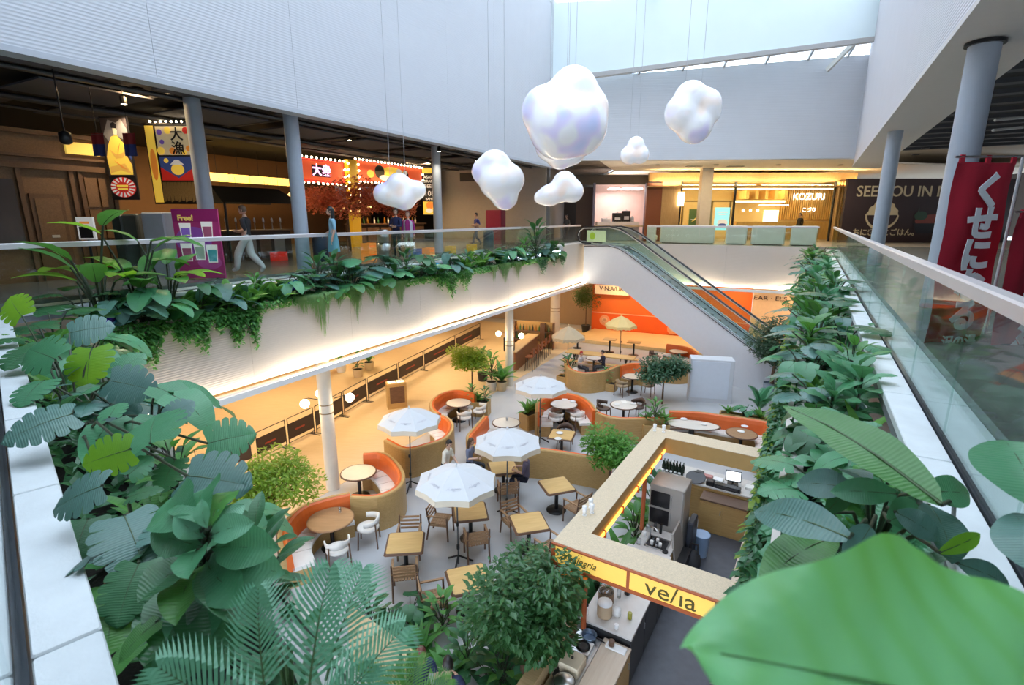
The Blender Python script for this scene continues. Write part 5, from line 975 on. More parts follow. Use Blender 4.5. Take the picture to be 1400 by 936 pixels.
bT('near_beam', 0, 3.6, 0.02, .50); bT('left_beam', 0, .42, .52, 4.94); bT('far_beam', 0, 2.95, 4.96, 5.44)
yglow = mat('yellow_sign_glow', (.80, .50, .10), .5, emit=.42, ecol=(1, .66, .13)); rust = mat('rust_orange_steel', (.42, .10, .03), .45)
for x0, x1 in ((.05, 1.22), (1.26, 2.45), (2.49, 3.58)): kbx('sign_panel', x0, x1, -.02, .02, 2.37, 2.66, yglow, kt)
kbx('sign_frame', -.02, 3.6, -.03, .03, 2.31, 2.365, rust, kt); kbx('sign_frame', -.02, 3.6, -.03, .02, 2.66, 2.685, rust, kt)
for x in (-.02, 1.22, 2.45): kbx('sign_divider', x, x+.045, -.03, .02, 2.33, 2.68, rust, kt)
ink = mat('olive_sign_ink', (.10, .08, .015), .6); FM = Matrix.Rotation(R(90), 4, 'X')
text('Alegria', .17, ink, 'lettering', kt, Matrix.Translation((.52, -.026, 2.52)) @ FM, shear=.4, sx=.9); text('· · ·', .10, ink, 'lettering', kt, Matrix.Translation((.5, -.026, 2.62)) @ FM, ext=.002)
text('ve/ıa', .36, ink, 'lettering', kt, Matrix.Translation((1.86, -.026, 2.51)) @ FM, sx=1.1)
amber = mat('amber_strip_glow', (1, .42, .05), .5, emit=4, ecol=(1, .40, .05))
kbx('light_strip', .425, .45, .52, 4.94, 2.34, 2.40, amber, kt)
for y in (1.1, 2.0, 2.9, 3.8, 4.6): kbx('strip_bracket', .42, .47, y, y+.03, 2.28, 2.42, rust, kt)
for x, y, z0 in ((.36, 3.7, .96), (.06, .1, 1.0), (.42, .35, 1.0), (2.85, 5.2, .96)): MB().tube([(x, y, z0), (x, y, 2.32)], .045, 10).build('post', rust if x < 2 else osb2, kt)
ow = mat('orange_shade', (.90, .22, .02), .5, emit=.25)
MB().strip([[(.12, .12, 2.3), (.12, .48, 2.3)], [(.05, .0, 2.05), (.05, .5, 2.05)]]).build('shade_panel', ow, kt); MB().strip([[(.12, .12, 2.3), (.42, .12, 2.3)], [(.05, .0, 2.05), (.5, .0, 2.05)]]).build('shade_panel', ow, kt); MB().strip([[(.42, .12, 2.3), (.42, .48, 2.3)], [(.5, .0, 2.05), (.5, .5, 2.05)]]).build('shade_panel', ow, kt)
for x, y, l in ((.12, .95, 'nearest white spotlight on the left kiosk beam'), (.2, 1.08, 'second white spotlight on the left kiosk beam'), (.12, 1.22, 'third white spotlight on the left kiosk beam'), (.1, 5.2, 'white spotlight at the far left kiosk corner'), (.3, 5.25, 'white spotlight just right of the far left kiosk corner')):
    t = kthing('beam_spotlight', l, 'light', x, y, 2.70); MB().lathe([(.035, .05), (.045, .17), (0, .18)], 12).build('head', MT['white_plastic'], t); MB().tube([(0, 0, 0), (0, 0, .06)], .012, 6).build('stem', MT['white_plastic'], t); MB().lathe([(.04, 0), (.04, .012)], 12).build('base', MT['white_plastic'], t)
quad_ring([K(1.15, -3, 0), K(6, -3, 0), K(6, 6.1, 0), K(1.15, 6.1, 0)], .0, .012, 'floor_kitchen', mat('dark_blue_grey_floor', (.085, .09, .11), .5, var=.25, scale=5))
lam = wood('pale_counter_laminate', (.66, .55, .44), (.60, .48, .37), 2, .4, (12, 1, 12)); greysl = mat('grey_stone_counter', (.58, .56, .54), .3, var=.12, scale=12)
def counter(label, x0, x1, y0, y1, zt, topm, bodym, doors=(), dside='x1', over=.03):
    t = kthing('counter', label, 'counter', (x0+x1)/2, (y0+y1)/2); w, d = x1-x0, y1-y0
    MB().box((0, 0, (zt-.04)/2), (w-2*over, d-2*over, zt-.04)).build('body', bodym, t); MB().bbox((0, 0, zt-.02), (w, d, .04), r=.008).build('top', topm, t)
    n = doors if isinstance(doors, int) else 0
    for i in range(n):
        if dside == 'y0': o = MB().box((-w/2+w*(i+.5)/n, -d/2+over-.01, zt*.5-.02), (w/n-.03, .02, zt-.16)).build('door', oak_dark, t); MB().box((-w/2+w*(i+.5)/n+w/n*.4, -d/2+over-.03, zt*.7), (.015, .02, .12)).build('handle', steel, o)
        else: o = MB().box((w/2-over+.01, -d/2+d*(i+.5)/n, zt*.5-.02), (.02, d/n-.03, zt-.16)).build('door', bodym, t); MB().box((w/2-over+.03, -d/2+d*(i+.5)/n+d/n*.4, zt*.7), (.02, .015, .12)).build('handle', steel, o)
    return t
dk = mat('charcoal_panel', (.05, .05, .055), .5)
counter('pale marble-like counter under the lit yellow sign, with jars and bottles', .28, 1.20, .52, 3.0, 1.0, mat('white_veined_counter', (.66, .63, .60), .25, var=.10, scale=6), dk, 3)
counter('pale laminate counter nearest us, in front of the jars counter', .75, 1.22, -1.6, .49, .86, lam, oak_dark, 2); counter('steel-topped counter with burner and cream box, left of the laminate one', .28, .73, -1.6, .49, .80, steel, oak_dark)
counter('counter with sunken sink beside the tall grey fridge', .38, 1.14, 3.03, 3.96, .92, greysl, oak_dark, 1)
counter('long service counter behind the far beam with till and bottles', -.1, 2.95, 6.35, 7.25, 1.0, greysl, oak_dark, 4, 'y0'); counter('golden two-door cupboard at the end of the dark kitchen floor', 1.16, 2.28, 5.85, 6.3, .9, brownw, oak_dark, 2, 'y0')
counter('pale counter along the right of the kitchen, crowded with small cups', 2.34, 3.0, 2.6, 6.25, .95, lam, oak_dark, 4)
tag(kbx('kiosk_front_ledge', .02, .24, -1.8, .5, 0, 1.0, oak, None), 'narrow oak ledge wall along the outside of the kiosk', 'counter').matrix_world = KM
# tall fridge
fg = mat('warm_grey_metal', (.40, .38, .36), .4, .4, var=.05)
t = kthing('tall_fridge', 'tall grey double fridge with two dark glass windows', 'fridge', .78, 4.35); MB().bbox((0, 0, .98), (.76, .66, 1.96), r=.02).build('body', fg, t)
for z in (1.2, 1.62):
    o = MB().box((-.385, .0, z), (.02, .36, .38)).build('window', mat('black_glass', (.015, .015, .018), .1), t); o2 = MB().box((-.14, -.335, z), (.42, .02, .36)).build('window', MT['black_glass'], t); MB().box((.1, -.345, z), (.015, .03, .3)).build('handle', steel, o2)
MB().box((0, -.335, .5), (.7, .02, .8)).build('lower_door', fg, t); MB().box((.34, -.34, 1.0), (.02, .03, 1.8)).build('edge_strip', steel, t)
t = kthing('machine_panel', 'slanted grey panel of a machine leaning beside the sink', 'machine', 1.08, 3.8); MB().box(None, (.04, .7, 1.25), M=Matrix.Translation((.1, -.05, .62)) @ Matrix.Rotation(R(-8), 4, 'Y')).build('panel', fg, t); MB().box((.2, 0, .3), (.2, .6, .6)).build('box', blackm, t)
t = kthing('black_bag', 'black bag slumped at the foot of the fridge', 'bag', 1.42, 4.1); MB().ball((0, 0, .28), (.18, .24, .28), 12, 9).build('body', mat('black_nylon', (.02, .02, .024), .8), t); MB().tube([(-.1, 0, .5), (-.08, .02, .72), (.08, .02, .72), (.1, 0, .5)], .018, 6).build('strap', blackm, t)
t = kthing('rubbish_bin', 'pale blue bin behind the black bag', 'bin', 1.45, 4.85); MB().lathe([(.15, 0), (.19, .55), (.20, .56), (.17, .56)], 16).build('body', mat('pale_blue_plastic', (.30, .42, .62), .5), t)
t = kthing('black_case', 'dark slab-shaped case standing against the fridge', 'case', 1.28, 4.5); MB().bbox((0, 0, .55), (.14, .5, 1.1), r=.03).build('body', mat('dark_navy_plastic', (.03, .035, .05), .5), t)
# sink
t = kthing('sink', 'steel sink full of dishes', 'sink', .80, 3.42, .921); 
for x0, x1, y0, y1 in ((-.24, .24, -.22, -.19), (-.24, .24, .19, .22), (-.24, -.21, -.22, .22), (.21, .24, -.22, .22)): kbx('rim', x0, x1, y0, y1, 0, .012, steel, t)
kbx('basin', -.21, .21, -.19, .19, .0, .004, mat('dark_basin', (.10, .10, .11), .25, .8), t); MB().tube([(-.2, .12, 0), (-.2, .12, .26), (-.1, .08, .30), (-.02, .05, .24)], .014, 8).build('tap', steel, t)
# small things: one builder per kind
gm = MT['tumbler_glass']; wp = MT['white_plastic']; 
def jar(label, x, y, z, r, h, body, lid=None, nm='jar'):
    t = kthing(nm, label, nm.replace('_', ' '), x, y, z+.002); MB().lathe([(r*.9, 0), (r, h*.05), (r, h*.92), (r*.9, h)], 16).build('body', body, t)
    if lid: MB().lathe([(r*.98, h), (r*.98, h+.025), (0, h+.03)], 16).build('lid', lid, t)
    return t
beige_p = mat('beige_powder', (.55, .40, .26), .7); 
jar('large clear canister with white lid on the sign counter', .62, .80, 1.0, .13, .24, beige_p, wp); jar('clear canister of brown beans behind the white-lidded one', .52, 1.12, 1.0, .14, .22, mat('brown_beans', (.25, .16, .10), .7, var=.3, scale=40), gm); jar('small white pot beside the large canister', .80, .92, 1.0, .07, .09, wp, wp)
jar('amber-green jar alone on the right of the sign counter', 1.02, .95, 1.0, .04, .12, mat('olive_oil', (.35, .33, .05), .2), None); jar('black pepper mill with twin knobs on the sign counter', .78, 1.5, 1.0, .05, .15, blackm, blackm); jar('second black knob jar behind the pepper mill', .80, 1.62, 1.0, .045, .12, blackm, blackm)
jar('tall clear bottle between the canisters on the sign counter', .68, 1.35, 1.0, .04, .26, gm, None, 'bottle'); jar('tall clear bottle at the left edge of the sign counter', .40, 1.3, 1.0, .035, .28, gm, None, 'bottle'); jar('white pump bottle at the left edge of the sign counter', .34, .66, 1.0, .035, .17, wp, blackm, 'bottle'); jar('white cup near the front edge of the sign counter', .9, .62, 1.0, .04, .08, wp, None, 'cup')
for i in range(6): jar('clear upturned tumbler standing in a cluster on the sign counter', .48+.11*(i % 3), 1.62+.12*(i//3), 1.0, .036, .11, gm, None, 'tumbler')['group'] = 'tumblers on the sign counter'
t = kthing('burner', 'black round burner on the steel counter', 'burner', .52, .12, .802); MB().bbox((0, 0, .03), (.30, .30, .06), r=.01).build('body', steel, t); MB().lathe([(.11, .06), (.12, .07), (.06, .075)], 18).build('plate', blackm, t)
t = kthing('storage_box', 'cream box with black knob on the steel counter', 'box', .52, -.30, .802); MB().bbox((0, 0, .09), (.34, .34, .18), r=.02).build('body', mat('cream_plastic', (.72, .62, .46), .5), t); MB().lathe([(.02, 0), (.022, .03)], 10).build('knob', blackm, t, (0, 0, .18))
t = kthing('steel_pan', 'blue-grey steel pan behind the burner', 'pan', .52, .38, .802); MB().lathe([(.0, 0), (.1, 0), (.13, .09), (.125, .09), (.095, .01)], 18).build('body', mat('blue_steel', (.22, .30, .42), .3, .7), t); MB().tube([(.12, 0, .08), (.3, -.05, .1)], .012, 6).build('handle', blackm, t)
t = kthing('white_tray', 'white tray with a dark round pot, on the laminate counter', 'tray', 1.0, .36, .862); MB().bbox((0, 0, .012), (.34, .14, .024), r=.01).build('body', wp, t); jar('dark brown pot on the white tray', .92, .36, .886, .05, .09, brownw, None, 'pot')
t = kthing('long_handled_peel', 'long black handle leaning at the left of the steel counter', 'tool', .36, -.25, .802); MB().tube([(0, -.25, .05), (.02, .25, .22)], .018, 6).build('handle', blackm, t); MB().box((0, -.3, .04), (.07, .12, .02)).build('blade', blackm, t)
t = kthing('mixer_bowl', 'dark grey bowl with steel lid at the bottom edge of the photo', 'bowl', .56, -.68, .802); MB().lathe([(.0, 0), (.12, 0), (.17, .12), (.16, .12), (.11, .01)], 18).build('body', dk, t); MB().lathe([(.16, .12), (.1, .15), (0, .16)], 18).build('lid', steel, t)
for i, (x, y, r, h, m, l) in enumerate(((.48, 3.78, .05, .14, steel, 'steel cup left of the sink tap'), (.62, 3.84, .035, .2, dk, 'dark slim bottle behind the sink'), (.75, 3.82, .03, .22, blackm, 'black bottle standing behind the sink'), (.46, 3.55, .045, .1, wp, 'white cup on the sink counter, left'), (.46, 3.2, .05, .12, gm, 'clear jug at the near left of the sink'), (1.02, 3.2, .06, .03, blackm, 'black flat dish right of the sink'))): jar(l, x, y, .92, r, h, m, None, 'cup' if 'cup' in l else 'bottle' if 'bottle' in l else 'jug' if 'jug' in l else 'dish')
for i in range(5): jar('glass cup among the dishes in the sink', .70+.09*(i % 3), 3.32+.13*(i//3), .925, .035, .09, gm if i % 2 else wp, None, 'cup')['group'] = 'cups in the sink'
bb = MB().lathe([(.035, 0), (.037, .17), (.014, .24), (.014, .31), (0, .31)], 8).mesh('bottle', MT['wine_bottle'])
for i in range(14):
    q = K(.02+.085*(i % 7), 6.62+.13*(i//7), 1.002); tag(put('bottle', bb, None, q), ('front' if i < 7 else 'back')+' row dark bottle on the long service counter', 'bottle', ('front' if i < 7 else 'back')+' row of service counter bottles')
for i in range(5): jar('short clear jar before the dark bottles on the service counter', .05+.11*i, 6.46, 1.0, .035, .1, gm, wp, 'jar')['group'] = 'jars before the dark bottles'
t = kthing('round_tray', 'large round black tray tilted on the service counter', 'tray', .90, 6.55, 1.003); put('body', MB().lathe([(0, 0), (.24, 0), (.25, .015), (.235, .012), (0, .008)], 28).mesh('body', dk), t, M=Matrix.Translation((0, 0, .07)) @ Matrix.Rotation(R(16), 4, 'X')); MB().box((0, .2, .07), (.2, .05, .14)).build('support', blackm, t)
t = kthing('till_screen', 'till with bright white screen on the service counter', 'till', 1.78, 6.75, 1.002, .15); MB().box((0, .04, .02), (.26, .2, .04)).build('base', blackm, t); MB().tube([(0, .06, .03), (0, .06, .16)], .02, 8).build('stand', blackm, t)
put('screen_case', MB().box((0, 0, 0), (.38, .03, .27)).mesh('screen_case', blackm), t, M=Matrix.Translation((0, .03, .24)) @ Matrix.Rotation(R(-30), 4, 'X')); put('screen', MB().box((0, -.018, 0), (.34, .004, .23)).mesh('screen', mat('white_screen_glow', (.9, .95, 1), .4, emit=1.0)), t, M=Matrix.Translation((0, .03, .24)) @ Matrix.Rotation(R(-30), 4, 'X'))
t = kthing('cash_till', 'long black till drawer in front of the white screen', 'till', 1.70, 6.47, 1.002); MB().bbox((0, 0, .05), (.62, .18, .10), r=.01).build('body', blackm, t); MB().box((0, -.095, .05), (.5, .01, .05)).build('drawer', dk, t)
t = kthing('card_reader', 'small black card reader left of the till', 'till', 1.28, 6.5, 1.002); MB().bbox((0, 0, .06), (.2, .2, .12), r=.02).build('body', blackm, t); MB().box((0, -.02, .122), (.12, .08, .005)).build('screen', dk, t)
t = kthing('label_printer', 'black printer at the right end of the service counter', 'printer', 2.62, 6.62, 1.002); MB().bbox((0, 0, .1), (.24, .26, .2), r=.04).build('body', blackm, t); MB().box((0, -.135, .08), (.16, .01, .04)).build('slot', dk, t)
for x, y, w, d, m, l, nm in ((1.12, 6.85, .3, .16, mat('dusty_pink_card', (.50, .22, .20), .6), 'pinkish flat box behind the round tray', 'box'), (1.42, 6.8, .24, .2, wp, 'white paper stack left of the till screen', 'paper_stack'), (.92, 6.95, .2, .2, dk, 'dark square block behind the round tray', 'box'), (2.22, 6.8, .28, .2, MT['paper_white'], 'pale receipt pad right of the till screen', 'paper_stack'), (.42, 6.40, .16, .1, wp, 'small white sign card hanging before the dark bottles', 'card')): tag(MB().bbox((0, 0, .03), (w, d, .06), r=.01).build(nm, m, None, K(x, y, 1.003), aK), l, nm.replace('_', ' '))
for i in range(12): jar('small cup in the crowd on the right kitchen counter', 2.48+.13*(i % 4), 4.6+.28*(i//4)+.08*(i % 2), .95, .04+.01*(i % 3), .07+.03*(i % 3), [wp, blackm, brownw, steel, gm][i % 5], None, 'cup')['group'] = 'cups on the right kitchen counter'
for x, y, e in ((.9, 1.4, 30), (.9, 3.6, 30)):
    pass

# ================================================================ PLANTS
g_dark = leafmat('deep_green_leaf', (.025, .10, .045), (.05, .18, .07), .33, .15, tcol=(.10, .35, .06)); g_mid = leafmat('green_leaf', (.05, .18, .045), (.11, .32, .08), .36, .22, tcol=(.18, .5, .06)); g_lime = leafmat('lime_leaf', (.10, .30, .02), (.20, .45, .04), .4, .4, tcol=(.45, .85, .05))
g_blue = leafmat('blue_green_leaf', (.055, .14, .12), (.11, .24, .20), .30, .12, tcol=(.12, .32, .15)); g_teal = leafmat('teal_leaf', (.05, .20, .095), (.10, .33, .16), .32, .18, tcol=(.15, .45, .15)); g_yel = leafmat('yellow_green_leaf', (.13, .24, .02), (.28, .40, .05), .45, .35, tcol=(.5, .7, .08)); g_olive = leafmat('olive_leaf', (.03, .07, .02), (.07, .13, .03), .45, .2, tcol=(.15, .3, .05))
g_palm = leafmat('pale_palm_leaf', (.07, .24, .14), (.15, .40, .25), .35, .25, tcol=(.3, .65, .35)); g_fern = leafmat('fern_leaf', (.05, .18, .03), (.12, .32, .06), .45, .3, tcol=(.3, .65, .1)); g_red = leafmat('red_maple_leaf', (.34, .06, .04), (.62, .17, .11), .5, .35, tcol=(.9, .3, .15)); g_grass = leafmat('hanging_grass', (.10, .22, .06), (.20, .36, .12), .6, .25, tcol=(.4, .6, .2))
stemm = mat('green_stem', (.05, .10, .03), .5); stemd = mat('dark_stem', (.035, .05, .025), .5); bark = mat('brown_bark', (.16, .10, .06), .8, var=.3, scale=20, bump=.4)
def blade(L, Wd, shape='oval', fold=.12, droop=.25, wave=.0, n=9, m=2, ribs=0, wf=17, ow=0):
    # a leaf: base at the origin, tip along +Y, upper face +Z
    secs = []
    for i in range(n+1):
        t = i/n
        w = {'oval': math.sin(math.pi*min(1, t*.96+.04))**.7, 'obovate': (math.sin(math.pi*t**1.5*.97+.04))**.75 if t < .999 else .05, 'lance': math.sin(math.pi*(t**.75)*.985+.03)**.85, 'heart': (1-t)**.62*(1+.8*t)*min(1, t*9+.25), 'broad': ((1-t)**.78)*((t+.02)**.42)*1.80, 'spear': (1-t)**.55*min(1, (t*3)**.7+.06)}[shape]*Wd/2*(1+ow*math.sin(t*15+.9))
        z = -droop*L*t*t+.05*L*math.sin(t*math.pi); row = []
        for j in range(-m, m+1): f = j/m; row.append((f*w, L*t-(.10*L*(abs(f)**1.5)*max(0, 1-t*5) if shape == 'heart' else 0), z+fold*abs(f)*w+wave*L*math.sin(t*wf+f*2)*abs(f)+(ribs*L*math.sin((t-.32*abs(f))*75)*min(1, abs(f)*4) if ribs else 0)))
        secs.append(row)
    mb = MB(); mb.strip(secs); mb.tube([(0, L*t, -droop*L*t*t+.05*L*math.sin(t*math.pi)+.004*L) for t in (0, .3, .6, .92)], [.010*L, .008*L, .006*L, .002*L], 4, 1, cap=False); return mb
def monstera(L, Wd, lobes=6, droop=.25, slit=.62, fold=.15):
    mb = MB(); N = lobes
    def half(f): return (math.sin(math.pi*min(1, f*.90+.14))**.55)*Wd/2
    def pt(t, u, sg):                            # t along the midrib, u from midrib (0) to margin (1)
        w = half(t)*u; y = L*(t*.92)+L*.14*u*(t-.35)-L*.16*u*u*max(0, .35-t)*2; x = sg*w; d = math.hypot(x, y)/L
        return (x, y, -droop*L*(t*t+.5*u*u*.5)+fold*.3*w)
    for sg in (-1, 1):
        for i in range(N):
            t0, t1 = i/N, (i+1)/N; rows = []
            for u, g, k in ((0, 0, 1), (.30, 0, 1), (slit*.85, .0, 1), (slit, .035, 1), (.86, .06, 1), (.95, .12, 1.0), (1.0, .30, .99)):
                a, b = t0+(t1-t0)*g, t1-(t1-t0)*g
                rows.append([pt(a, u*k, sg), pt((a+b)/2, u*(1 if u < .95 else 1.02), sg), pt(b, u*k, sg)])
            mb.strip(rows if sg > 0 else [r[::-1] for r in rows])
    mb.tube([pt(t, 0, 1) for t in (0, .25, .5, .75, .98)], [.012*L, .01*L, .008*L, .005*L, .002*L], 4, 1, cap=False); return mb
def frond(L, lw, ln, n=22, droop=.35, ang=55, vee=.3):
    mb = MB(); y = lambda t: L*t*(1-.12*t); z = lambda t: .25*L*t-droop*L*t*t
    mb.tube([(0, y(t), z(t)) for t in (0, .2, .4, .6, .8, 1)], [.012*L, .010*L, .008*L, .006*L, .004*L, .002*L], 5, 1, cap=False)
    for i in range(n):
        t = .12+.86*i/(n-1); l = ln*(math.sin(math.pi*(.18+.78*t))**.7); a = R(ang*(1-.45*t)); p = Vector((0, y(t), z(t)))
        for sg in (-1, 1):
            d = Vector((sg*math.sin(a), math.cos(a), vee-.25*t)); e = p+d*l; mid = p+d*l*.5+Vector((0, 0, .06*l)); e.z -= .22*l; w = Vector((math.cos(a)*-sg, math.sin(a), 0))*lw/2*-1
            mb.add([p-w*.6, p+w*.6, mid-w, mid+w, e], [(0, 1, 3, 2), (2, 3, 4)] if sg > 0 else [(0, 2, 3, 1), (2, 4, 3)])
    return mb
LM = {}
def leafmesh(key, f, m): 
    if key not in LM: LM[key] = f().mesh('leaf', [m, stemm])
    return LM[key]
def orient(base, tip, up=(0, 0, 1), scale=1.0):
    base, tip = Vector(base), Vector(tip); y = (tip-base).normalized(); z = Vector(up); z = (z-y*z.dot(y)); z = z.normalized() if z.length > 1e-4 else y.orthogonal(); x = y.cross(z)
    M = Matrix((x, y, z)).transposed().to_4x4() @ Matrix.Diagonal((scale, scale, scale, 1)); M.translation = base; return M
def dirv(az, el): return Vector((math.cos(az)*math.cos(el), math.sin(az)*math.cos(el), math.sin(el)))
KINDS = {}
def proto(kind, sc=1.0, seed=0):
    # a plant: an Empty, one mesh of stalks, and its leaves each an object of its own
    r = random.Random(hash((kind, seed)) if False else sum(map(ord, kind))*31+seed); t = thing(kind, 'x', 'plant'); st = MB()
    def L(me, b, d, size, up=(0, 0, 1), nm='leaf'): put(nm, me, t, M=orient(b, Vector(b)+d, up, size))
    if kind == 'split_leaf_plant':
        mm = [g_blue, g_dark, g_teal][seed % 3]; me = leafmesh(('mon', mm.name), lambda: monstera(1, 1.05), mm); n = 9
        for i in range(n):
            az = i*2.4+r.random()*.5; h = .25+.32*r.random(); o = .12+.22*r.random(); b = dirv(az, 0)*o+Vector((0, 0, h)); st.tube([(0, 0, 0), b*.5+Vector((0, 0, h*.3)), b], .009, 5); L(me, b, dirv(az, R(-8+r.random()*20)), .26+.12*r.random(), (0, 0, 1))
    elif kind == 'fiddle_leaf_plant':
        mm = [g_teal, g_mid][seed % 2]; me = leafmesh(('fid', mm.name), lambda: blade(1, .62, 'obovate', .18, .3, .018), mm); st.tube([(0, 0, 0), (.02, 0, .55)], .013, 6); n = 14
        for i in range(n): az = i*2.4+r.random()*.3; z = .12+.44*i/n; L(me, (0, 0, z), dirv(az, R(8+45*i/n+r.random()*12)), .20+.12*(1-i/n*.5)+.05*r.random())
    elif kind == 'fern_tuft':
        me = leafmesh(('fern', 0), lambda: frond(1, .055, .20, 20, .5, 62, .1), g_fern)
        for i in range(13): az = i*2.4+r.random()*.4; L(me, (0, 0, .02), dirv(az, R(35+38*r.random())), .36+.16*r.random(), nm='frond')
    elif kind == 'feather_palm':
        me = leafmesh(('palm', seed % 2), lambda: frond(1, .045, .30, 22, .42, 50, .3), [g_teal, g_mid][seed % 2])
        for i in range(8): az = i*2.4+r.random()*.5; L(me, (0, 0, .03), dirv(az, R(45+30*r.random())), .5+.2*r.random(), nm='frond')
    elif kind == 'paddle_leaf_plant':
        mm = [g_mid, g_lime][seed % 2]; me = leafmesh(('pad', 'm'), lambda: blade(1, .52, 'oval', .2, .18, .01), g_mid); me2 = leafmesh(('pad', 'l'), lambda: blade(1, .52, 'oval', .2, .18, .01), g_lime)
        for i in range(9):
            az = i*2.4+r.random()*.4; h = .35+.75*r.random(); b = dirv(az, 0)*(.05+.18*h)+Vector((0, 0, h)); st.tube([(0, 0, 0), Vector((b.x*.4, b.y*.4, h*.6)), b], .010, 5); L(me2 if i % 3 == seed % 3 else me, b, dirv(az, R(20+30*r.random()-12*(i % 3))), .38+.13*r.random())
    elif kind == 'heart_leaf_plant':
        mm = [g_blue, g_dark, g_teal][seed % 3]; me = leafmesh(('hrt', mm.name), lambda: blade(1, .85, 'heart', .10, .3, .01), mm)
        for i in range(13): az = i*2.4+r.random()*.5; h = .14+.32*r.random(); o = .08+.2*r.random(); b = dirv(az, 0)*o+Vector((0, 0, h)); st.tube([(0, 0, 0), b*.6+Vector((0, 0, h*.2)), b], .006, 4); L(me, b, dirv(az, R(-35+r.random()*30)), .17+.09*r.random())
    elif kind == 'bushy_shrub':
        mm = [g_dark, g_mid][seed % 2]; me = leafmesh(('bsh', mm.name), lambda: blade(1, .42, 'oval', .2, .25), mm); n = 26
        for i in range(n): az = i*2.4; z = .08+.5*(i/n); o = .10*math.sin(math.pi*i/n)+.02; b = dirv(az, 0)*o+Vector((0, 0, z)); st.tube([(0, 0, z*.5), b], .005, 4); L(me, b, dirv(az, R(5+50*i/n)), .16+.06*r.random())
    elif kind == 'spear_leaf_plant':
        me = leafmesh(('spr', seed % 2), lambda: blade(1, .26, 'lance', .25, .35), [g_mid, g_fern][seed % 2])
        for i in range(15): az = i*2.4; L(me, (0, 0, .02), dirv(az, R(35+45*r.random())), .34+.2*r.random())
    if st.v: st.build('stalks', stemd, t)
    KINDS.setdefault(kind, []).append(t); t.scale = (sc,)*3; return t
usedp = set()
def plant(kind, seed, q, sc, rz, label, group=None):
    key = (kind, seed)
    for k in KINDS.get(kind, []):
        if k.get('_seed') == seed: return copy_tree(k, None, q, rz, sc, label, group)
    t = proto(kind, 1, seed); t['_seed'] = seed; t.location = q; t.rotation_euler = (0, 0, rz); t.scale = (sc,)*3; t['label'] = label
    if group: t['group'] = group
    return t
ORD = ['first', 'second', 'third', 'fourth', 'fifth', 'sixth', 'seventh', 'eighth', 'ninth', 'tenth', 'eleventh', 'twelfth', 'thirteenth', 'fourteenth', 'fifteenth', 'sixteenth', 'seventeenth', 'eighteenth', 'nineteenth', 'twentieth']
DESC = {'split_leaf_plant': 'blue-green split-leaf plant', 'fiddle_leaf_plant': 'broad wavy-leaved fig plant', 'fern_tuft': 'bright feathery fern', 'feather_palm': 'small feather palm', 'paddle_leaf_plant': 'tall long-stalked paddle-leaved plant', 'heart_leaf_plant': 'dark heart-leaved plant', 'bushy_shrub': 'upright bushy small-leaved plant', 'spear_leaf_plant': 'tufted plant with spear-shaped leaves'}
cnt = {}
def lab(kind, where):
    k = (kind, where); cnt[k] = cnt.get(k, 0)+1; return ORD[min(cnt[k], 20)-1]+' '+DESC[kind]+' '+where
# --- left planter, nearest corner to the escalator
WL = 'in the long left planter, counted from the corner'
rows = [('fern_tuft', 4.9, 10.9, 1.2), ('split_leaf_plant', 4.6, 11.1, 1.1), ('paddle_leaf_plant', 5.0, 11.0, 1.25), ('heart_leaf_plant', 5.5, 10.8, 1.3), ('paddle_leaf_plant', 6.2, 11.05, 1.15), ('heart_leaf_plant', 6.3, 10.75, 1.3), ('split_leaf_plant', 6.0, 10.8, .9), ('spear_leaf_plant', 7.0, 10.9, 1.0), ('paddle_leaf_plant', 7.2, 11.05, 1.05), ('fern_tuft', 7.7, 11.0, 1.1), ('heart_leaf_plant', 7.9, 10.75, 1.2), ('spear_leaf_plant', 8.5, 10.85, 1.0), ('heart_leaf_plant', 9.0, 10.75, 1.2), ('fern_tuft', 9.4, 11.05, 1.25), ('fern_tuft', 9.9, 10.85, 1.1), ('fern_tuft', 10.7, 11.0, 1.25), ('fern_tuft', 11.2, 10.8, 1.1), ('heart_leaf_plant', 11.8, 10.9, 1.2), ('fern_tuft', 12.2, 11.05, 1.2), ('split_leaf_plant', 12.6, 10.85, 1.0), ('bushy_shrub', 13.3, 10.95, 1.35), ('bushy_shrub', 13.9, 10.95, 1.3), ('heart_leaf_plant', 14.4, 10.8, 1.3), ('split_leaf_plant', 15.1, 10.95, 1.25), ('split_leaf_plant', 15.9, 10.95, 1.3), ('heart_leaf_plant', 16.5, 10.85, 1.4), ('split_leaf_plant', 17.1, 11.0, 1.25), ('bushy_shrub', 17.8, 11.0, 1.2), ('heart_leaf_plant', 18.3, 10.85, 1.4), ('split_leaf_plant', 18.9, 10.95, 1.1), ('heart_leaf_plant', 19.5, 10.85, 1.4), ('fern_tuft', 20.1, 11.0, 1.4), ('fern_tuft', 20.8, 11.0, 1.4), ('split_leaf_plant', 21.5, 10.95, 1.1), ('feather_palm', 22.3, 11.0, 1.1), ('heart_leaf_plant', 22.9, 10.85, 1.4), ('split_leaf_plant', 23.5, 11.0, 1.1), ('bushy_shrub', 24.2, 11.0, 1.4), ('bushy_shrub', 25.0, 10.95, 2.2), ('heart_leaf_plant', 25.4, 10.8, 1.4), ('heart_leaf_plant', 26.0, 10.8, 1.5)]
def remap(s, a=((4.6, 4.6), (9.4, 7.3), (12.6, 9.2), (13.9, 10.4), (15.1, 11.1), (17.1, 12.8), (18.9, 14.8), (20.1, 17.3), (20.8, 18.4), (22.3, 19.8), (25.0, 23.6), (26.2, 26.0))):
    for (x0, y0), (x1, y1) in zip(a, a[1:]):
        if s <= x1: return y0+(y1-y0)*(s-x0)/(x1-x0)
    return s
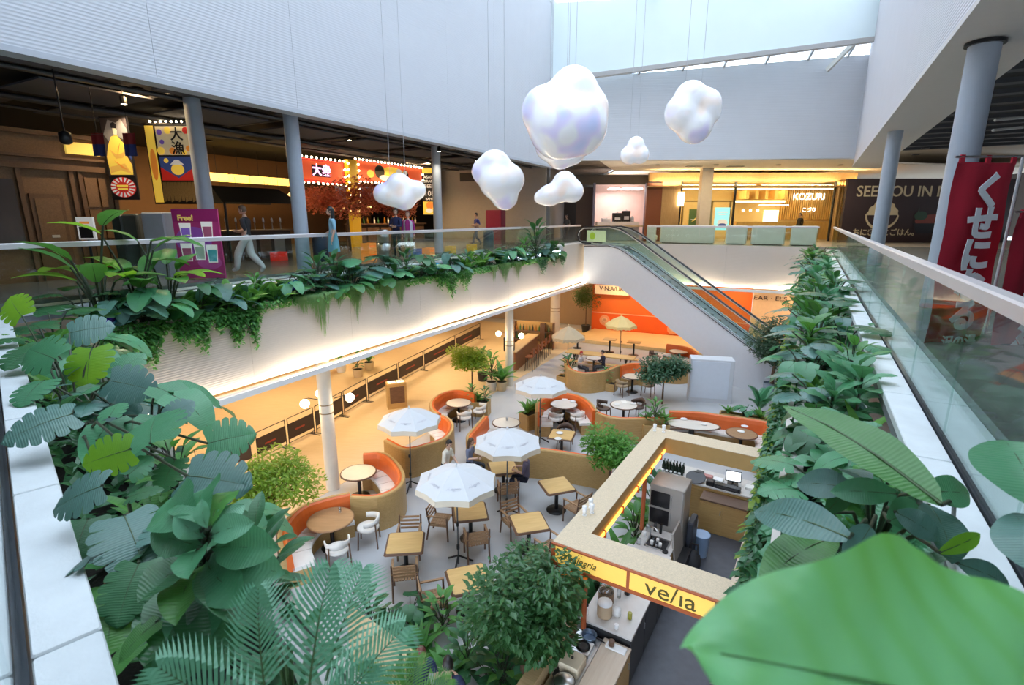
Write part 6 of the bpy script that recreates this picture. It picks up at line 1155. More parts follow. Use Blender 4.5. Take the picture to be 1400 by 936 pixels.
for i, (k, s, p, sc) in enumerate(rows):
    s = remap(s); plant(k, i % 3, LF(s, p, 5.62), sc*(1.55 if k == 'paddle_leaf_plant' else 1.38), i*1.7, lab(k, WL))
for i in range(22): k = ('split_leaf_plant', 'fern_tuft', 'heart_leaf_plant', 'bushy_shrub', 'fern_tuft')[i % 5]; plant(k, (i+1) % 3, LF(5.3+i*.94, 11.12, 5.64), 1.25, i*2.3, lab(k, 'at the back of the long left planter, from the corner'))
# --- right planter, far end first is farthest; counted from us
WR = 'in the right planter, counted from us'
rr = random.Random(5); s = 2.0; i = 0; seq = ['feather_palm', 'heart_leaf_plant', 'spear_leaf_plant', 'feather_palm', 'split_leaf_plant', 'fiddle_leaf_plant', 'heart_leaf_plant', 'fiddle_leaf_plant', 'split_leaf_plant', 'fern_tuft', 'heart_leaf_plant', 'split_leaf_plant', 'fiddle_leaf_plant', 'bushy_shrub', 'split_leaf_plant', 'feather_palm', 'heart_leaf_plant', 'bushy_shrub']
while s < 29.5:
    k = seq[i % len(seq)]; far = s > 16
    plant(k, (i+1) % 3, RF(s, (.38 if s < 4.5 else .26 if s < 6.5 else .16)+.12*(i % 2), 5.56), min(1, .40+.06*s)*(1.2 if k not in ('heart_leaf_plant', 'bushy_shrub') else 1.4)*(.95+.25*rr.random()), i*2.1, lab(k, WR)); i += 1
    k2 = seq[(i*5+3) % len(seq)]; plant(k2, i % 3, RF(s+.25, .60, 5.60), min(1.1, .5+.07*s)*(1.05+.25*rr.random()), i*1.3, lab(k2, WR))
    s += .52 if s < 8 else .75 if s < 16 else .95
# --- trailing plants over the rims (strands nobody could count)
def trails(F, s0, s1, p, n, lmin, lmax, m, z, sgn, name, label, leaf=.05, grass=False, seed=3, clumps=None):
    r = random.Random(seed); mb = MB()
    for i in range(n):
        s = s0+(s1-s0)*r.random()
        e = 1 if clumps is None else sum(max(0, 1-abs(s-c)/w)*h for c, w, h in clumps)
        if e <= .05: continue
        l = (lmin+(lmax-lmin)*r.random())*min(1.6, e); q = F(s, p+sgn*.10, z+.05); o = F(s, p-sgn*(.03+.07*r.random()), z+.02)
        if grass:
            k = 4; w = .011; pts = [q, o]+[o+Vector((.01*r.uniform(-1, 1), .01*r.uniform(-1, 1), -l*j/k)) for j in range(1, k+1)]
            d = Vector((DL[0], DL[1], 0))*w
            mb.strip([[x-d*(1-j/7), x+d*(1-j/7)] for j, x in enumerate(pts)])
        else:
            k = max(2, int(l/(leaf*.55))); x = Vector(o)
            for j in range(k):
                x = x+Vector((r.uniform(-.012, .012), r.uniform(-.012, .012), -l/k)); az = r.random()*6.28; b = blade_q(x, az, leaf*(.7+.6*r.random()), r); mb.add(*b)
    return tag(mb.build(name, m), label, 'trailing plant', None, 'stuff')
def blade_q(x, az, l, r, el=None):
    d = dirv(az, R(-35) if el is None else el)*l; w = Vector((-math.sin(az), math.cos(az), r.uniform(-.4, .4)))*l*.28; m = x+d*.5+Vector((0, 0, .08*l))
    return [x, m-w, x+d, m+w], [(0, 1, 2, 3)]
trails(LF, 4.5, 7.9, 10.57, 560, .35, .85, g_mid, 5.74, 1, 'trailing_ivy', 'dark leafy strands trailing over the left fascia nearest the corner', .10, seed=2, clumps=((4.8, .4, 1.0), (5.3, .35, 1.1), (5.9, .3, .8), (6.3, .3, 1.1), (6.75, .22, .6), (7.1, .25, 1.2), (7.5, .25, 1.25)))
trails(LF, 8.7, 13.1, 10.57, 1100, .35, 1.05, g_grass, 5.77, 1, 'hanging_grass', 'fine pale green strands hanging over the left fascia in pointed clumps', grass=True, seed=4, clumps=((8.95, .35, .5), (9.5, .4, 1.25), (10.1, .3, .5), (10.75, .35, 1.0), (11.4, .35, .55), (12.0, .4, .95), (12.65, .35, .95)))
trails(LF, 14.4, 17.2, 10.55, 320, .3, .8, g_mid, 5.78, 1, 'trailing_ivy', 'bushy leafy cascade over the left fascia below the orange crates', .095, seed=6, clumps=((14.8, .4, .7), (15.5, .5, 1.3), (16.4, .6, 1.0)))
trails(LF, 18.2, 21.4, 10.57, 520, .35, .95, g_grass, 5.77, 1, 'hanging_grass', 'fine pale green strands hanging over the left fascia nearer the escalator', grass=True, seed=8, clumps=((18.6, .35, .9), (19.6, .6, 1.0), (20.8, .45, 1.1)))
trails(LF, 22.8, 26.6, 10.55, 220, .3, .8, g_dark, 5.78, 1, 'trailing_ivy', 'dark leafy cascade at the escalator end of the left planter', .09, seed=9, clumps=((23.5, .7, 1.2), (24.9, .5, .8), (26.1, .5, 1.0)))
trails(RF, 1.5, 30, -.03, 1500, .35, 1.0, g_dark, 5.68, 1, 'trailing_ivy', 'dense leafy curtain hanging down the inside of the right planter', .085, seed=11)
trails(RF, 3.5, 13, -.06, 90, .5, 1.3, g_yel, 5.66, 1, 'trailing_ivy', 'yellow-green ferny strands hanging below the right planter beside the kiosk', .07, seed=12)
trails(RF, 1.2, 16, .10, 900, .06, .30, g_teal, 5.72, 1, 'rim_foliage', 'leafy growth spilling over the inner rim of the right planter', .12, seed=13)
trails(LF, 4.3, 26.4, 10.64, 2000, .05, .26, g_mid, 5.84, 1, 'rim_foliage', 'leafy growth spilling over the rim of the long left planter', .11, seed=14)
# low ground cover that hides the soil
def cover(name, label, quad, n, z, m, l, seed):
    r = random.Random(seed); mb = MB(); a, b, c, d = quad
    for i in range(n):
        u, v = r.random(), r.random(); q = (a*(1-u)+b*u)*(1-v)+(d*(1-u)+c*u)*v; x = Vector((q.x, q.y, z+.16*r.random())); mb.add(*blade_q(x, r.random()*6.28, l*(.6+.8*r.random()), r, R(-10+50*r.random())))
    return tag(mb.build(name, m), label, 'ground cover', None, 'stuff')
cover('ground_cover_leaves', 'small dark leaves covering the soil of the left planter', (LF(4.6, 10.66), LF(26.3, 10.66), LF(26.3, 11.25), LF(4.6, 11.25)), 3200, 5.66, g_dark, .12, 21)
cover('ground_cover_leaves', 'small dark leaves covering the soil of the right planter', (RF(1.0, .05), RF(30.5, .05), RF(30.5, .75), RF(1.0, .75)), 4200, 5.62, g_dark, .12, 22)
cover('ground_cover_leaves', 'small dark leaves covering the soil of the near planter', (NF(.4, .15), NF(11, .1), NF(11, .85), NF(.4, .85)), 1500, 5.60, g_dark, .14, 23)

# --- near-left planter: large leaves set one by one
def bigplant(name, label, q, leaves, me_f):
    t = thing(name, label, 'plant', q); st = MB()
    for (u0, v0, z0), (u1, v1, z1), wid, m, up in leaves:
        b = P(u0, v0, z0)-q; tp = (P(u1, v1, z1) if z1 > 1 else PY(u1, v1, b.y+q.y+z1))-q; L_ = (tp-b).length; me = me_f(m, wid); put('leaf', me, t, M=orient(b, tp, up, L_)); st.tube([Vector((0, 0, 0)), Vector((b.x*.55, b.y*.55, b.z*.75)), b], [.012, .010, .008], 6)
    st.build('stalks', stemd, t); return t
def mon_f(m, wid): return leafmesh(('monbig', m.name, wid), lambda: monstera(1, max(1.0, wid), 6, .22, .66), m)
def fid_f(m, wid): return leafmesh(('fidbig', m.name, wid), lambda: blade(1, wid, 'obovate', .30, .42, .022, 12, 3), m)
def hrt_f(m, wid): return leafmesh(('hrtbig', m.name, wid), lambda: blade(1, wid, 'heart', .10, .22, .012, 12, 3), m)
def ov_f(m, wid): return leafmesh(('ovbig', m.name, wid), lambda: blade(1, wid, 'oval', .14, .18, .008, 14, 3), m)
U = (0, 0, 1); T1 = (0, -.75, .65); T2 = (.5, -.6, .6)
bigplant('split_leaf_plant', 'large split-leaf plant with one glowing lime leaf, at the left beside the white ledge', P(110, 600, 5.6), [((126, 476, 6.42), (110, 524, -.30), 1.15, g_lime, (.1, -.9, .4)), ((98, 566, 6.42), (-6, 592, 6.40), .95, g_blue, (0, -.5, .85)), ((206, 606, 6.36), (204, 556, .25), 1.35, g_teal, T1), ((284, 606, 6.40), (345, 588, .05), 1.1, g_teal, T1), ((178, 614, 6.45), (106, 634, -.12), .85, g_lime, (.2, -.85, .5)), ((140, 664, 6.40), (58, 690, 6.34), 1.0, g_blue, (0, -.5, .85)), ((256, 650, 6.3), (336, 656, -.05), 1.0, g_blue, (0, -.6, .8)), ((150, 520, 6.36), (210, 530, .0), 1.0, g_blue, T1), ((75, 490, 6.4), (25, 470, .1), 1.0, g_teal, T1), ((160, 512, 6.36), (192, 478, .15), 1.1, g_teal, T1), ((130, 545, 6.2), (190, 560, 6.1), 1.0, g_blue, (0, -.5, .85)), ((240, 628, 6.2), (215, 668, 6.1), 1.0, g_dark, (0, -.5, .85)), ((60, 470, 6.4), (0, 492, 6.35), 1.0, g_dark, (0, -.5, .85)), ((95, 455, 6.45), (150, 440, .1), 1.0, g_blue, T1), ((30, 432, 6.5), (4, 402, .1), 1.1, g_lime, (.2, -.9, .3)), ((150, 570, 6.25), (160, 545, .15), 1.2, g_teal, T1), ((230, 570, 6.2), (262, 545, .1), 1.1, g_blue, T1), ((60, 520, 6.3), (20, 545, 6.25), 1.0, g_teal, (0, -.5, .85)), ((175, 650, 6.2), (205, 620, .1), 1.1, g_teal, T1)], mon_f)
bigplant('split_leaf_plant', 'dark split-leaf plant low behind the glossy fig, by the white ledge', P(190, 760, 5.6), [((170, 705, 6.3), (200, 770, 6.2), .9, g_blue, U), ((150, 745, 6.22), (78, 770, 6.12), .6, g_blue, U), ((190, 770, 6.2), (150, 850, 6.1), .9, g_dark, U), ((215, 740, 6.25), (250, 690, 6.3), .9, g_blue, U), ((160, 800, 6.1), (140, 880, 6.05), .8, g_mid, U), ((230, 800, 6.1), (170, 820, 6.05), .8, g_dark, U), ((175, 680, 6.25), (220, 660, 6.3), .9, g_dark, U), ((120, 710, 6.15), (95, 760, 6.1), .8, g_dark, U)], mon_f)
bigplant('heart_leaf_plant', 'dull green broad-leaved plant at the bottom left beside the white ledge', P(230, 880, 5.6), [((215, 850, 6.15), (155, 900, 6.1), .7, g_mid, U), ((190, 790, 6.15), (150, 860, 6.05), .9, g_dark, U), ((240, 870, 6.1), (300, 900, 6.05), .8, g_dark, U), ((200, 870, 6.0), (140, 925, 5.98), .6, g_mid, U), ((260, 840, 6.1), (320, 850, 6.05), .9, g_blue, U), ((200, 745, 6.2), (130, 790, 6.1), .9, g_dark, U)], hrt_f)
g_fig = leafmat('pale_fig_leaf', (.10, .32, .18), (.20, .50, .30), .30, .2, tcol=(.2, .55, .2)); fl = []; rf_ = random.Random(3); ax = (285, 735)
for i, (u1, v1, z1, w_, m, up) in enumerate(((205, 668, 6.62, .7, g_teal, T1), (258, 648, 6.66, .75, g_teal, T1), (305, 655, 6.64, .7, g_teal, T1), (322, 690, 6.6, .65, g_teal, T1), (345, 745, 6.5, .6, g_teal, T1), (208, 730, 6.5, .75, g_teal, T1), (240, 712, 6.58, .7, g_teal, T1), (198, 785, 6.38, .75, g_dark, U), (228, 810, 6.34, .6, g_teal, T1), (255, 850, 6.2, .6, g_teal, U), (215, 840, 6.22, .7, g_dark, U), (290, 800, 6.4, .55, g_teal, T1), (330, 800, 6.36, .65, g_dark, U), (345, 775, 6.4, .6, g_teal, T1), (320, 715, 6.6, .6, g_teal, T1), (270, 690, 6.66, .6, g_mid, T1), (200, 860, 6.1, .8, g_dark, U), (300, 850, 6.2, .7, g_dark, U), (355, 730, 6.45, .6, g_blue, U), (245, 760, 6.5, .65, g_teal, T1))):
    zb = z1-.10; m = rf_.choice([m, g_teal, g_mid, g_fig]) if m is not g_dark else m; fl.append(((ax[0]+(u1-ax[0])*.12, ax[1]+(v1-ax[1])*.12+(6.6-z1)*120, zb), (u1, v1, z1), w_, m, up))
bigplant('fiddle_leaf_plant', 'glossy fig with large wavy rounded leaves at the lower left', P(285, 850, 5.62), fl, fid_f)
def palmbig(label, q, items, m=g_palm, lw=.027, ln=.44, n=18):
    t = thing('feather_palm', label, 'plant', q); me = leafmesh(('palmbig', m.name, lw, ln), lambda: frond(1, lw, ln, n, .22, 58, .2), m)
    for (u0, v0, z0), (u1, v1, z1), up in items: b, tp = P(u0, v0, z0)-q, P(u1, v1, z1)-q; put('frond', me, t, M=orient(b, tp, up, (tp-b).length*1.05))
    st = MB()
    for k in range(5): st.tube([(0, 0, 0), (.03*math.cos(k*1.3), .03*math.sin(k*1.3), .35)], [.012, .007], 5)
    st.build('stalks', stemm, t); return t
palmbig('large feather palm spreading across the bottom of the photo left of centre', P(400, 980, 5.62), [((365, 960, 6.12), (355, 795, 6.42), (.0, -.8, .6)), ((420, 960, 6.1), (455, 765, 6.4), (.0, -.8, .6)), ((360, 1000, 6.1), (205, 905, 6.35), (0, -.5, .85)), ((440, 985, 6.1), (560, 850, 6.25), (.0, -.7, .7)), ((430, 1010, 6.05), (520, 900, 6.3), (0, -.6, .8)), ((350, 1020, 6.05), (250, 960, 6.3), (0, -.5, .85)), ((445, 930, 6.05), (500, 770, 6.25), (0, -.8, .6))])
palmbig('yellow-green feather palm at the bottom edge, right of the large one', P(560, 990, 5.6), [((540, 985, 6.0), (575, 890, 6.1), (0, -.7, .7)), ((550, 985, 6.0), (620, 925, 6.05), (0, -.6, .8)), ((530, 990, 6.0), (500, 900, 6.15), (0, -.7, .7)), ((545, 1000, 6.0), (540, 905, 6.12), (0, -.7, .7))], g_fern)
for i, (k, s, p, sc) in enumerate((('fern_tuft', 9.6, .45, 1.3), ('split_leaf_plant', 8.8, .35, 1.0), ('heart_leaf_plant', 8.0, .6, 1.3), ('fern_tuft', 7.4, .35, 1.0), ('heart_leaf_plant', 6.6, .65, 1.2), ('heart_leaf_plant', 5.2, .7, 1.3), ('split_leaf_plant', 5.8, .5, .9), ('bushy_shrub', 4.2, .7, 1.0), ('heart_leaf_plant', 3.3, .7, 1.0), ('bushy_shrub', 2.7, .75, .9), ('split_leaf_plant', 10.4, .5, 1.0), ('spear_leaf_plant', 3.9, .5, .9))): plant(k, i % 3, NF(s, p, 5.58), sc*(1.3 if s > 5 else 1), i*1.9, lab(k, 'in the near planter, counted from its far left end'))
# --- right foreground: huge leaf, long blade, rounded leaves
t = thing('giant_leaf_plant', 'out-of-focus plant with one huge bright green leaf filling the lower right', 'plant', RF(.35, .42, 5.62))
b = PY(1500, 1010, .47); tp = PY(950, 880, .50)
def veined(name, c1, c2, c3):
    m = leafmat(name, c1, c2, .36, .42, 4, tcol=(.25, .75, .1)); nt = m.node_tree; n = nt.nodes; b = n['Principled BSDF']; src = b.inputs['Base Color'].links[0].from_socket
    c = n.new('ShaderNodeTexCoord'); sp = n.new('ShaderNodeSeparateXYZ'); nt.links.new(c.outputs['Object'], sp.inputs[0])
    def mth(op, a, b_=None):
        q = n.new('ShaderNodeMath'); q.operation = op
        for i, k in enumerate((a, b_)):
            if k is None: continue
            if isinstance(k, (int, float)): q.inputs[i].default_value = k
            else: nt.links.new(k, q.inputs[i])
        return q.outputs[0]
    ax_ = mth('ABSOLUTE', sp.outputs[0]); ph = mth('MULTIPLY', mth('ADD', sp.outputs[1], mth('MULTIPLY', ax_, -.55)), 46); nz = n.new('ShaderNodeTexNoise'); nz.inputs['Scale'].default_value = 5; nt.links.new(c.outputs['Object'], nz.inputs['Vector'])
    st = mth('POWER', mth('MULTIPLY', mth('ADD', mth('SINE', mth('ADD', ph, mth('MULTIPLY', nz.outputs['Fac'], 3))), 1), .5), 2.2); edge = mth('MULTIPLY', mth('MULTIPLY', ax_, ax_), 3.2); f = mth('MINIMUM', mth('ADD', mth('MULTIPLY', st, .28), edge), 1)  # veins and yellower edge; bluish sheen along the midrib put into the colour
    x = n.new('ShaderNodeMix'); x.data_type = 'RGBA'; x.inputs[7].default_value = c3+(1,); nt.links.new(f, x.inputs[0]); nt.links.new(src, x.inputs[6]); nt.links.new(x.outputs[2], b.inputs['Base Color']); return m
me = blade(1, .86, 'broad', .07, .06, .040, 90, 9, .0022, 9.5, .07).mesh('leaf', [veined('bright_waxy_leaf', (.20, .58, .28), (.30, .70, .38), (.13, .42, .03)), g_mid])
q0 = t.location; put('leaf', me, t, M=orient(b-q0, tp-q0, (0, -.62, .78), (tp-b).length)); MB().tube([(0, 0, 0), (b-q0)*.6+Vector((0, 0, .1)), b-q0], [.014, .012, .010], 7).build('stalks', stemm, t)
bigplant('long_blade_plant', 'plant with one long ribbed blade leaf pointing up and left', P(1300, 760, 5.65), [((1287, 690, 6.62), (1068, 545, 6.72), .25, leafmat('ribbed_blade_leaf', (.06, .20, .05), (.11, .30, .09), .38, .25, 26), (-.2, -.6, .75))], lambda m, w_: leafmesh(('blade', w_), lambda: blade(1, w_, 'lance', .22, .05, .006, 18, 3), m))
bigplant('round_leaf_plant', 'blue-green round-leaved plant just above the huge leaf', P(1190, 760, 5.6), [((1165, 668, 6.45), (1085, 655, 6.4), .62, g_blue, T1), ((1185, 660, 6.5), (1150, 632, 6.5), .7, g_blue, T1), ((1225, 675, 6.5), (1135, 668, 6.46), .5, g_teal, T1), ((1160, 735, 6.42), (1022, 684, 6.36), .42, g_blue, T1), ((1262, 672, 6.52), (1340, 672, 6.50), .5, g_teal, T1), ((1225, 700, 6.45), (1290, 735, 6.4), .7, g_blue, T1), ((1270, 690, 6.42), (1312, 760, 6.35), .7, g_blue, T1), ((1215, 712, 6.4), (1265, 690, 6.45), .7, g_teal, T1), ((1140, 735, 6.2), (1040, 780, 6.15), .5, g_mid, U), ((1190, 720, 6.4), (1160, 765, 6.3), .7, g_blue, T1), ((1130, 700, 6.3), (1165, 660, 6.4), .45, g_dark, T1), ((1310, 770, 6.3), (1390, 800, 6.25), .5, g_blue, T1), ((1285, 755, 6.35), (1350, 728, 6.42), .3, g_lime, T1)], ov_f)
bigplant('round_leaf_plant', 'plant with two dark teal leaves cut off by the right edge of the photo', RF(.75, .7, 5.65), [((1420, 690, 6.75), (1375, 585, 6.9), .8, g_teal, (-.5, -.8, .2)), ((1440, 790, 6.6), (1385, 690, 6.72), .8, g_blue, (-.5, -.8, .2))], ov_f)

# --- trees and potted plants below
def tree(name, label, q, h, trunk_r, cr, lsz, n, m, pot=None, lean=(0, 0), seed=1, blobs=7, multi=1, flatz=.75, cat='tree'):
    r = random.Random(seed); t = thing(name, label, cat, q); tb = MB(); top = Vector((lean[0], lean[1], h)); z0 = pot[1] if pot else 0
    cs = []
    for i in range(blobs):
        d = dirv(r.random()*6.28, math.asin(r.uniform(-.75, .95))); cs.append((top+Vector((d.x*cr*.62, d.y*cr*.62, d.z*cr*.62*flatz)), cr*(.42+.2*r.random())))
    cs.append((top, cr*.6))
    for k in range(multi):
        o = Vector((.06*k*math.cos(k*2), .06*k*math.sin(k*2), 0)); f = top-Vector((0, 0, cr*.35*flatz)); tb.tube([o+Vector((0, 0, z0-.02)), o+Vector((lean[0]*.3+.04*k, lean[1]*.3, z0+(f.z-z0)*.5)), f], [trunk_r, trunk_r*.8, trunk_r*.55], 7)
    f = top-Vector((0, 0, cr*.4*flatz))
    for c, rad in cs: tb.tube([f, f.lerp(c, .5)+Vector((0, 0, -.05*cr)), c], [trunk_r*.5, trunk_r*.3, trunk_r*.12], 5)
    tb.build('trunk', bark, t); mb = MB()
    for i in range(n):
        c, rad = cs[r.randrange(len(cs))]; d = dirv(r.random()*6.28, math.asin(r.uniform(-1, 1)))*rad*(r.random()**.38); x = c+Vector((d.x, d.y, d.z*flatz)); az = math.atan2(d.y, d.x)+r.uniform(-1, 1); l = lsz*(.65+.7*r.random())
        el = R(r.uniform(-45, 35)); dd = dirv(az, el)*l; w = dirv(az+1.57, r.uniform(-.5, .5))*l*.27; mm = x+dd*.5+Vector((0, 0, .10*l)); mb.add([x, mm-w, x+dd, mm+w], [(0, 1, 2, 3)])
    o = mb.build('foliage', m, t); o['kind'] = 'stuff'
    if pot: MB().lathe([(pot[0]*.75, 0), (pot[0], pot[1]*.9), (pot[0]*1.03, pot[1]), (pot[0]*.9, pot[1]), (pot[0]*.88, pot[1]*.92)], 22).build('pot', pot[2], t); MB().lathe([(pot[0]*.88, pot[1]*.9), (0, pot[1]*.92)], 18).build('soil', soil, t)
    return t
wpot = mat('white_pot', (.62, .60, .56), .5); gpot = mat('grey_blue_pot', (.30, .36, .44), .5); bpot = mat('black_pot', (.02, .02, .022), .5); spot_ = mat('sand_pot', (.52, .40, .24), .6)
qt = P(716, 816, 1.85); tree('ficus_tree', 'big round dark green ficus tree by the lit kiosk sign', (qt.x, qt.y, 0), 1.9, .06, .93, .12, 7600, leafmat('ficus_leaf', (.022, .085, .028), (.09, .23, .09), .33, .15, 8, tcol=(.15, .4, .08)), (.26, .36, bpot), seed=4, blobs=11, flatz=.95)
qt = P(372, 668, 1.7); tree('feathery_tree', 'bright yellow-green feathery tree beside the nearest orange booth', (qt.x, qt.y, 0), 1.75, .05, .95, .10, 6200, g_yel, None, seed=5, blobs=9, flatz=.85)
qt = P(645, 490, 1.75); tree('feathery_tree', 'flat-topped yellow-green tree behind the booth by the dark pots', (qt.x, qt.y, 0), 1.85, .04, 1.12, .12, 4200, g_yel, None, seed=6, blobs=8, flatz=.5)
qt = P(908, 512, 1.3); tree('ficus_tree', 'dark blue-green spreading tree in front of the far tan table', (qt.x, qt.y, 0), 1.45, .045, 1.12, .13, 4600, leafmat('far_ficus_leaf', (.03, .10, .05), (.08, .20, .10), .4, .15, 8), None, seed=7, blobs=9, flatz=.6)
qt = P(1062, 475, 2.3); tree('ficus_tree', 'tall pale-stemmed ficus in a grey-blue pot at the foot of the escalator', (qt.x, qt.y, 0), 2.5, .07, 1.15, .12, 6000, leafmat('grey_ficus_leaf', (.03, .08, .04), (.09, .17, .09), .35, .15, 8), (.36, .7, gpot), seed=8, blobs=12, flatz=1.0, multi=2)
qt = P(835, 612, 1.4); tree('feathery_tree', 'light green ferny tree against the left kiosk beam', (qt.x, qt.y, 0), 1.5, .04, .80, .11, 4200, g_fern, None, seed=9, blobs=9, flatz=.8)
q = FF(-.9, 3.1); tree('olive_tree', 'dark slender tree in the corner left of the orange wall', (q.x, q.y, 0), 2.6, .05, .95, .12, 2600, g_olive, (.3, .5, bpot), seed=10, blobs=8, flatz=1.1)
q = LF(17.6, 17.4); tree('red_maple', 'artificial red maple tree under the bulb signs of the food hall', (q.x, q.y, FZ), 2.15, .09, 1.9, .14, 7000, g_red, None, seed=11, blobs=14, flatz=.5)
q2 = LF(19.6, 16.6); tree('red_maple', 'second red maple, right of the yellow post', (q2.x, q2.y, FZ), 2.0, .07, 1.3, .12, 3200, g_red, None, seed=12, blobs=9, flatz=.5)
for i in range(16):
    a = i*2.4; q3 = Vector((q.x+1.25*math.cos(a)*(.4+.04*i), q.y+1.25*math.sin(a)*(.4+.04*i), FZ+1.75+.06*(i % 5))); tag(MB().ball((0, 0, 0), .045, 6, 5).build('fairy_light', MT['amber_glow'], None, q3), 'tiny amber light hung in the red maple', 'light', 'fairy lights in the red maple')
# potted plants
def potted(kind, seed, q, sc, label, r, h, m):
    t = plant(kind, seed, (q[0], q[1], h-.03), sc, seed*1.3+q[0], label); MB().lathe([(r*.8/sc, -h/sc+.03/sc), (r/sc, -.02/sc), (r*1.02/sc, .03/sc), (r*.9/sc, .03/sc), (r*.88/sc, 0)], 20).build('pot', m, t); MB().lathe([(r*.9/sc, 0), (0, .01)], 16).build('soil', soil, t); return t
q = P(1037, 572, 0); potted('feather_palm', 4, q, 1.9, 'dark bushy palm standing on the floor left of the grey-blue pot', .2, .3, bpot)
q = P(1075, 545, .7)
for u, v, k, sd, sc, l, m in ((467, 508, 'spear_leaf_plant', 4, 1.2, 'leftmost potted plant on the tan floor beyond the barriers', wpot), (490, 515, 'bushy_shrub', 4, 1.6, 'middle potted plant on the tan floor beyond the barriers', spot_), (505, 505, 'spear_leaf_plant', 5, 2.0, 'spiky potted plant on the tan floor beyond the barriers, at the right', spot_), (672, 533, 'bushy_shrub', 5, 2.2, 'dark potted plant in a white pot left of the middle cream column', wpot), (686, 533, 'spear_leaf_plant', 6, 2.2, 'dark spiky plant in a pale basket pot beside the middle cream column', spot_), (660, 520, 'bushy_shrub', 6, 2.0, 'dark potted plant behind the yellow-green tree', bpot)): potted(k, sd, P(u, v, 0), sc, l, .26, .42, m)
# wooden planter boxes with greenery
def pbox(label, u0, v0, u1, v1, z, d, fills):
    a, b = P(u0, v0, z), P(u1, v1, z); c = (a+b)/2; an = math.atan2(b.y-a.y, b.x-a.x); L_ = (b-a).length; t = thing('planter_box', label+', golden wood planter box', 'planter', (c.x, c.y, 0), an)
    for y in (-d/2, d/2): MB().box((0, y, z/2), (L_, .05, z)).build('side_board', oak_dark, t)
    for x in (-L_/2, L_/2): MB().box((x, 0, z/2), (.05, d, z)).build('end_board', oak_dark, t)
    MB().box((0, 0, z*.45), (L_-.06, d-.06, z*.9-.02)).build('soil', soil, t)
    for i, (k, sd, sc, l) in enumerate(fills): q = c+Vector((math.cos(an), math.sin(an), 0))*L_*((i+.5)/len(fills)-.5); plant(k, sd, (q.x, q.y, z*.9), sc, i*2.0+u0, l)
pbox('at the end of the booth under the yellow-green tree', 640, 546, 668, 548, .6, .55, [('bushy_shrub', 1, 1.1, 'dark bushy plant under the yellow-green tree, left'), ('fern_tuft', 1, 1.0, 'fern under the yellow-green tree'), ('bushy_shrub', 0, 1.0, 'bright bushy plant under the yellow-green tree, right')])
pbox('left of the laid round table under the upper parasol', 716, 566, 736, 560, .6, .5, [('spear_leaf_plant', 1, 1.2, 'leafy tuft left of the laid round table'), ('spear_leaf_plant', 0, 1.3, 'second leafy tuft left of the laid round table')])
pbox('between the wavy booth wall and the long orange booth', 878, 577, 912, 577, .75, .6, [('spear_leaf_plant', 0, 1.1, 'spiky plant left in the box before the dark green tree'), ('bushy_shrub', 1, 1.5, 'dark bush in the box before the dark green tree'), ('spear_leaf_plant', 1, 1.1, 'lime spiky plant right in the box before the dark green tree')])
pbox('low at the front of the sunken booth', 764, 512, 842, 524, .35, .5, [('bushy_shrub', 0, 1.6, 'dark shrub left in the low box before the sunken booth'), ('heart_leaf_plant', 0, .8, 'low plant in the middle of the box before the sunken booth'), ('bushy_shrub', 1, 1.2, 'shrub right in the low box before the sunken booth')])
pbox('behind the long orange booth', 985, 562, 1050, 572, .5, .3, [('spear_leaf_plant', 2, .9, 'sparse plant behind the long orange booth, left'), ('heart_leaf_plant', 2, 1.0, 'sparse plant behind the long orange booth, middle'), ('spear_leaf_plant', 1, .9, 'sparse plant behind the long orange booth, right')])
t = pbox; 
for i, (x, y, k, sd, sc) in enumerate(((-.55, .2, 'heart_leaf_plant', 2, 1.9), (-.5, .9, 'bushy_shrub', 1, 1.9), (-.45, 1.7, 'heart_leaf_plant', 1, 2.0), (.05, 1.9, 'bushy_shrub', 0, 1.7), (.05, 2.7, 'heart_leaf_plant', 2, 1.8), (.0, 3.4, 'spear_leaf_plant', 0, 1.9), (.05, 4.3, 'bushy_shrub', 1, 1.9), (.12, 5.1, 'spear_leaf_plant', 1, 2.0), (.1, 5.8, 'bushy_shrub', 0, 2.0), (-.6, -.6, 'bushy_shrub', 0, 1.7))): q = K(x, y, .0); plant(k, sd, q, sc, i*1.4, lab(k, 'growing along the outside of the kiosk, from us'))
fs = [(505, 850), (540, 860), (575, 880), (605, 850), (640, 905), (672, 915), (700, 905), (735, 900), (765, 890), (560, 840), (615, 915), (690, 930)]
for i, (u, v) in enumerate(fs): k = ['bushy_shrub', 'heart_leaf_plant', 'spear_leaf_plant', 'bushy_shrub'][i % 4]; q = P(u, v, .3); plant(k, i % 2, (q.x, q.y, 0), 1.5, i*1.1, lab(k, 'in the hedge below the bottom middle of the photo'))
a, b = P(478, 832, 1.0), P(566, 896, 1.0); c = (a+b)/2
tag(MB().bbox((0, 0, .5), ((b-a).length, .16, 1.0), r=.02).build('booth_screen', oak, None, (c.x, c.y, 0), math.atan2(b.y-a.y, b.x-a.x)), 'pale wooden screen wall behind the palm at the bottom of the photo', 'partition')
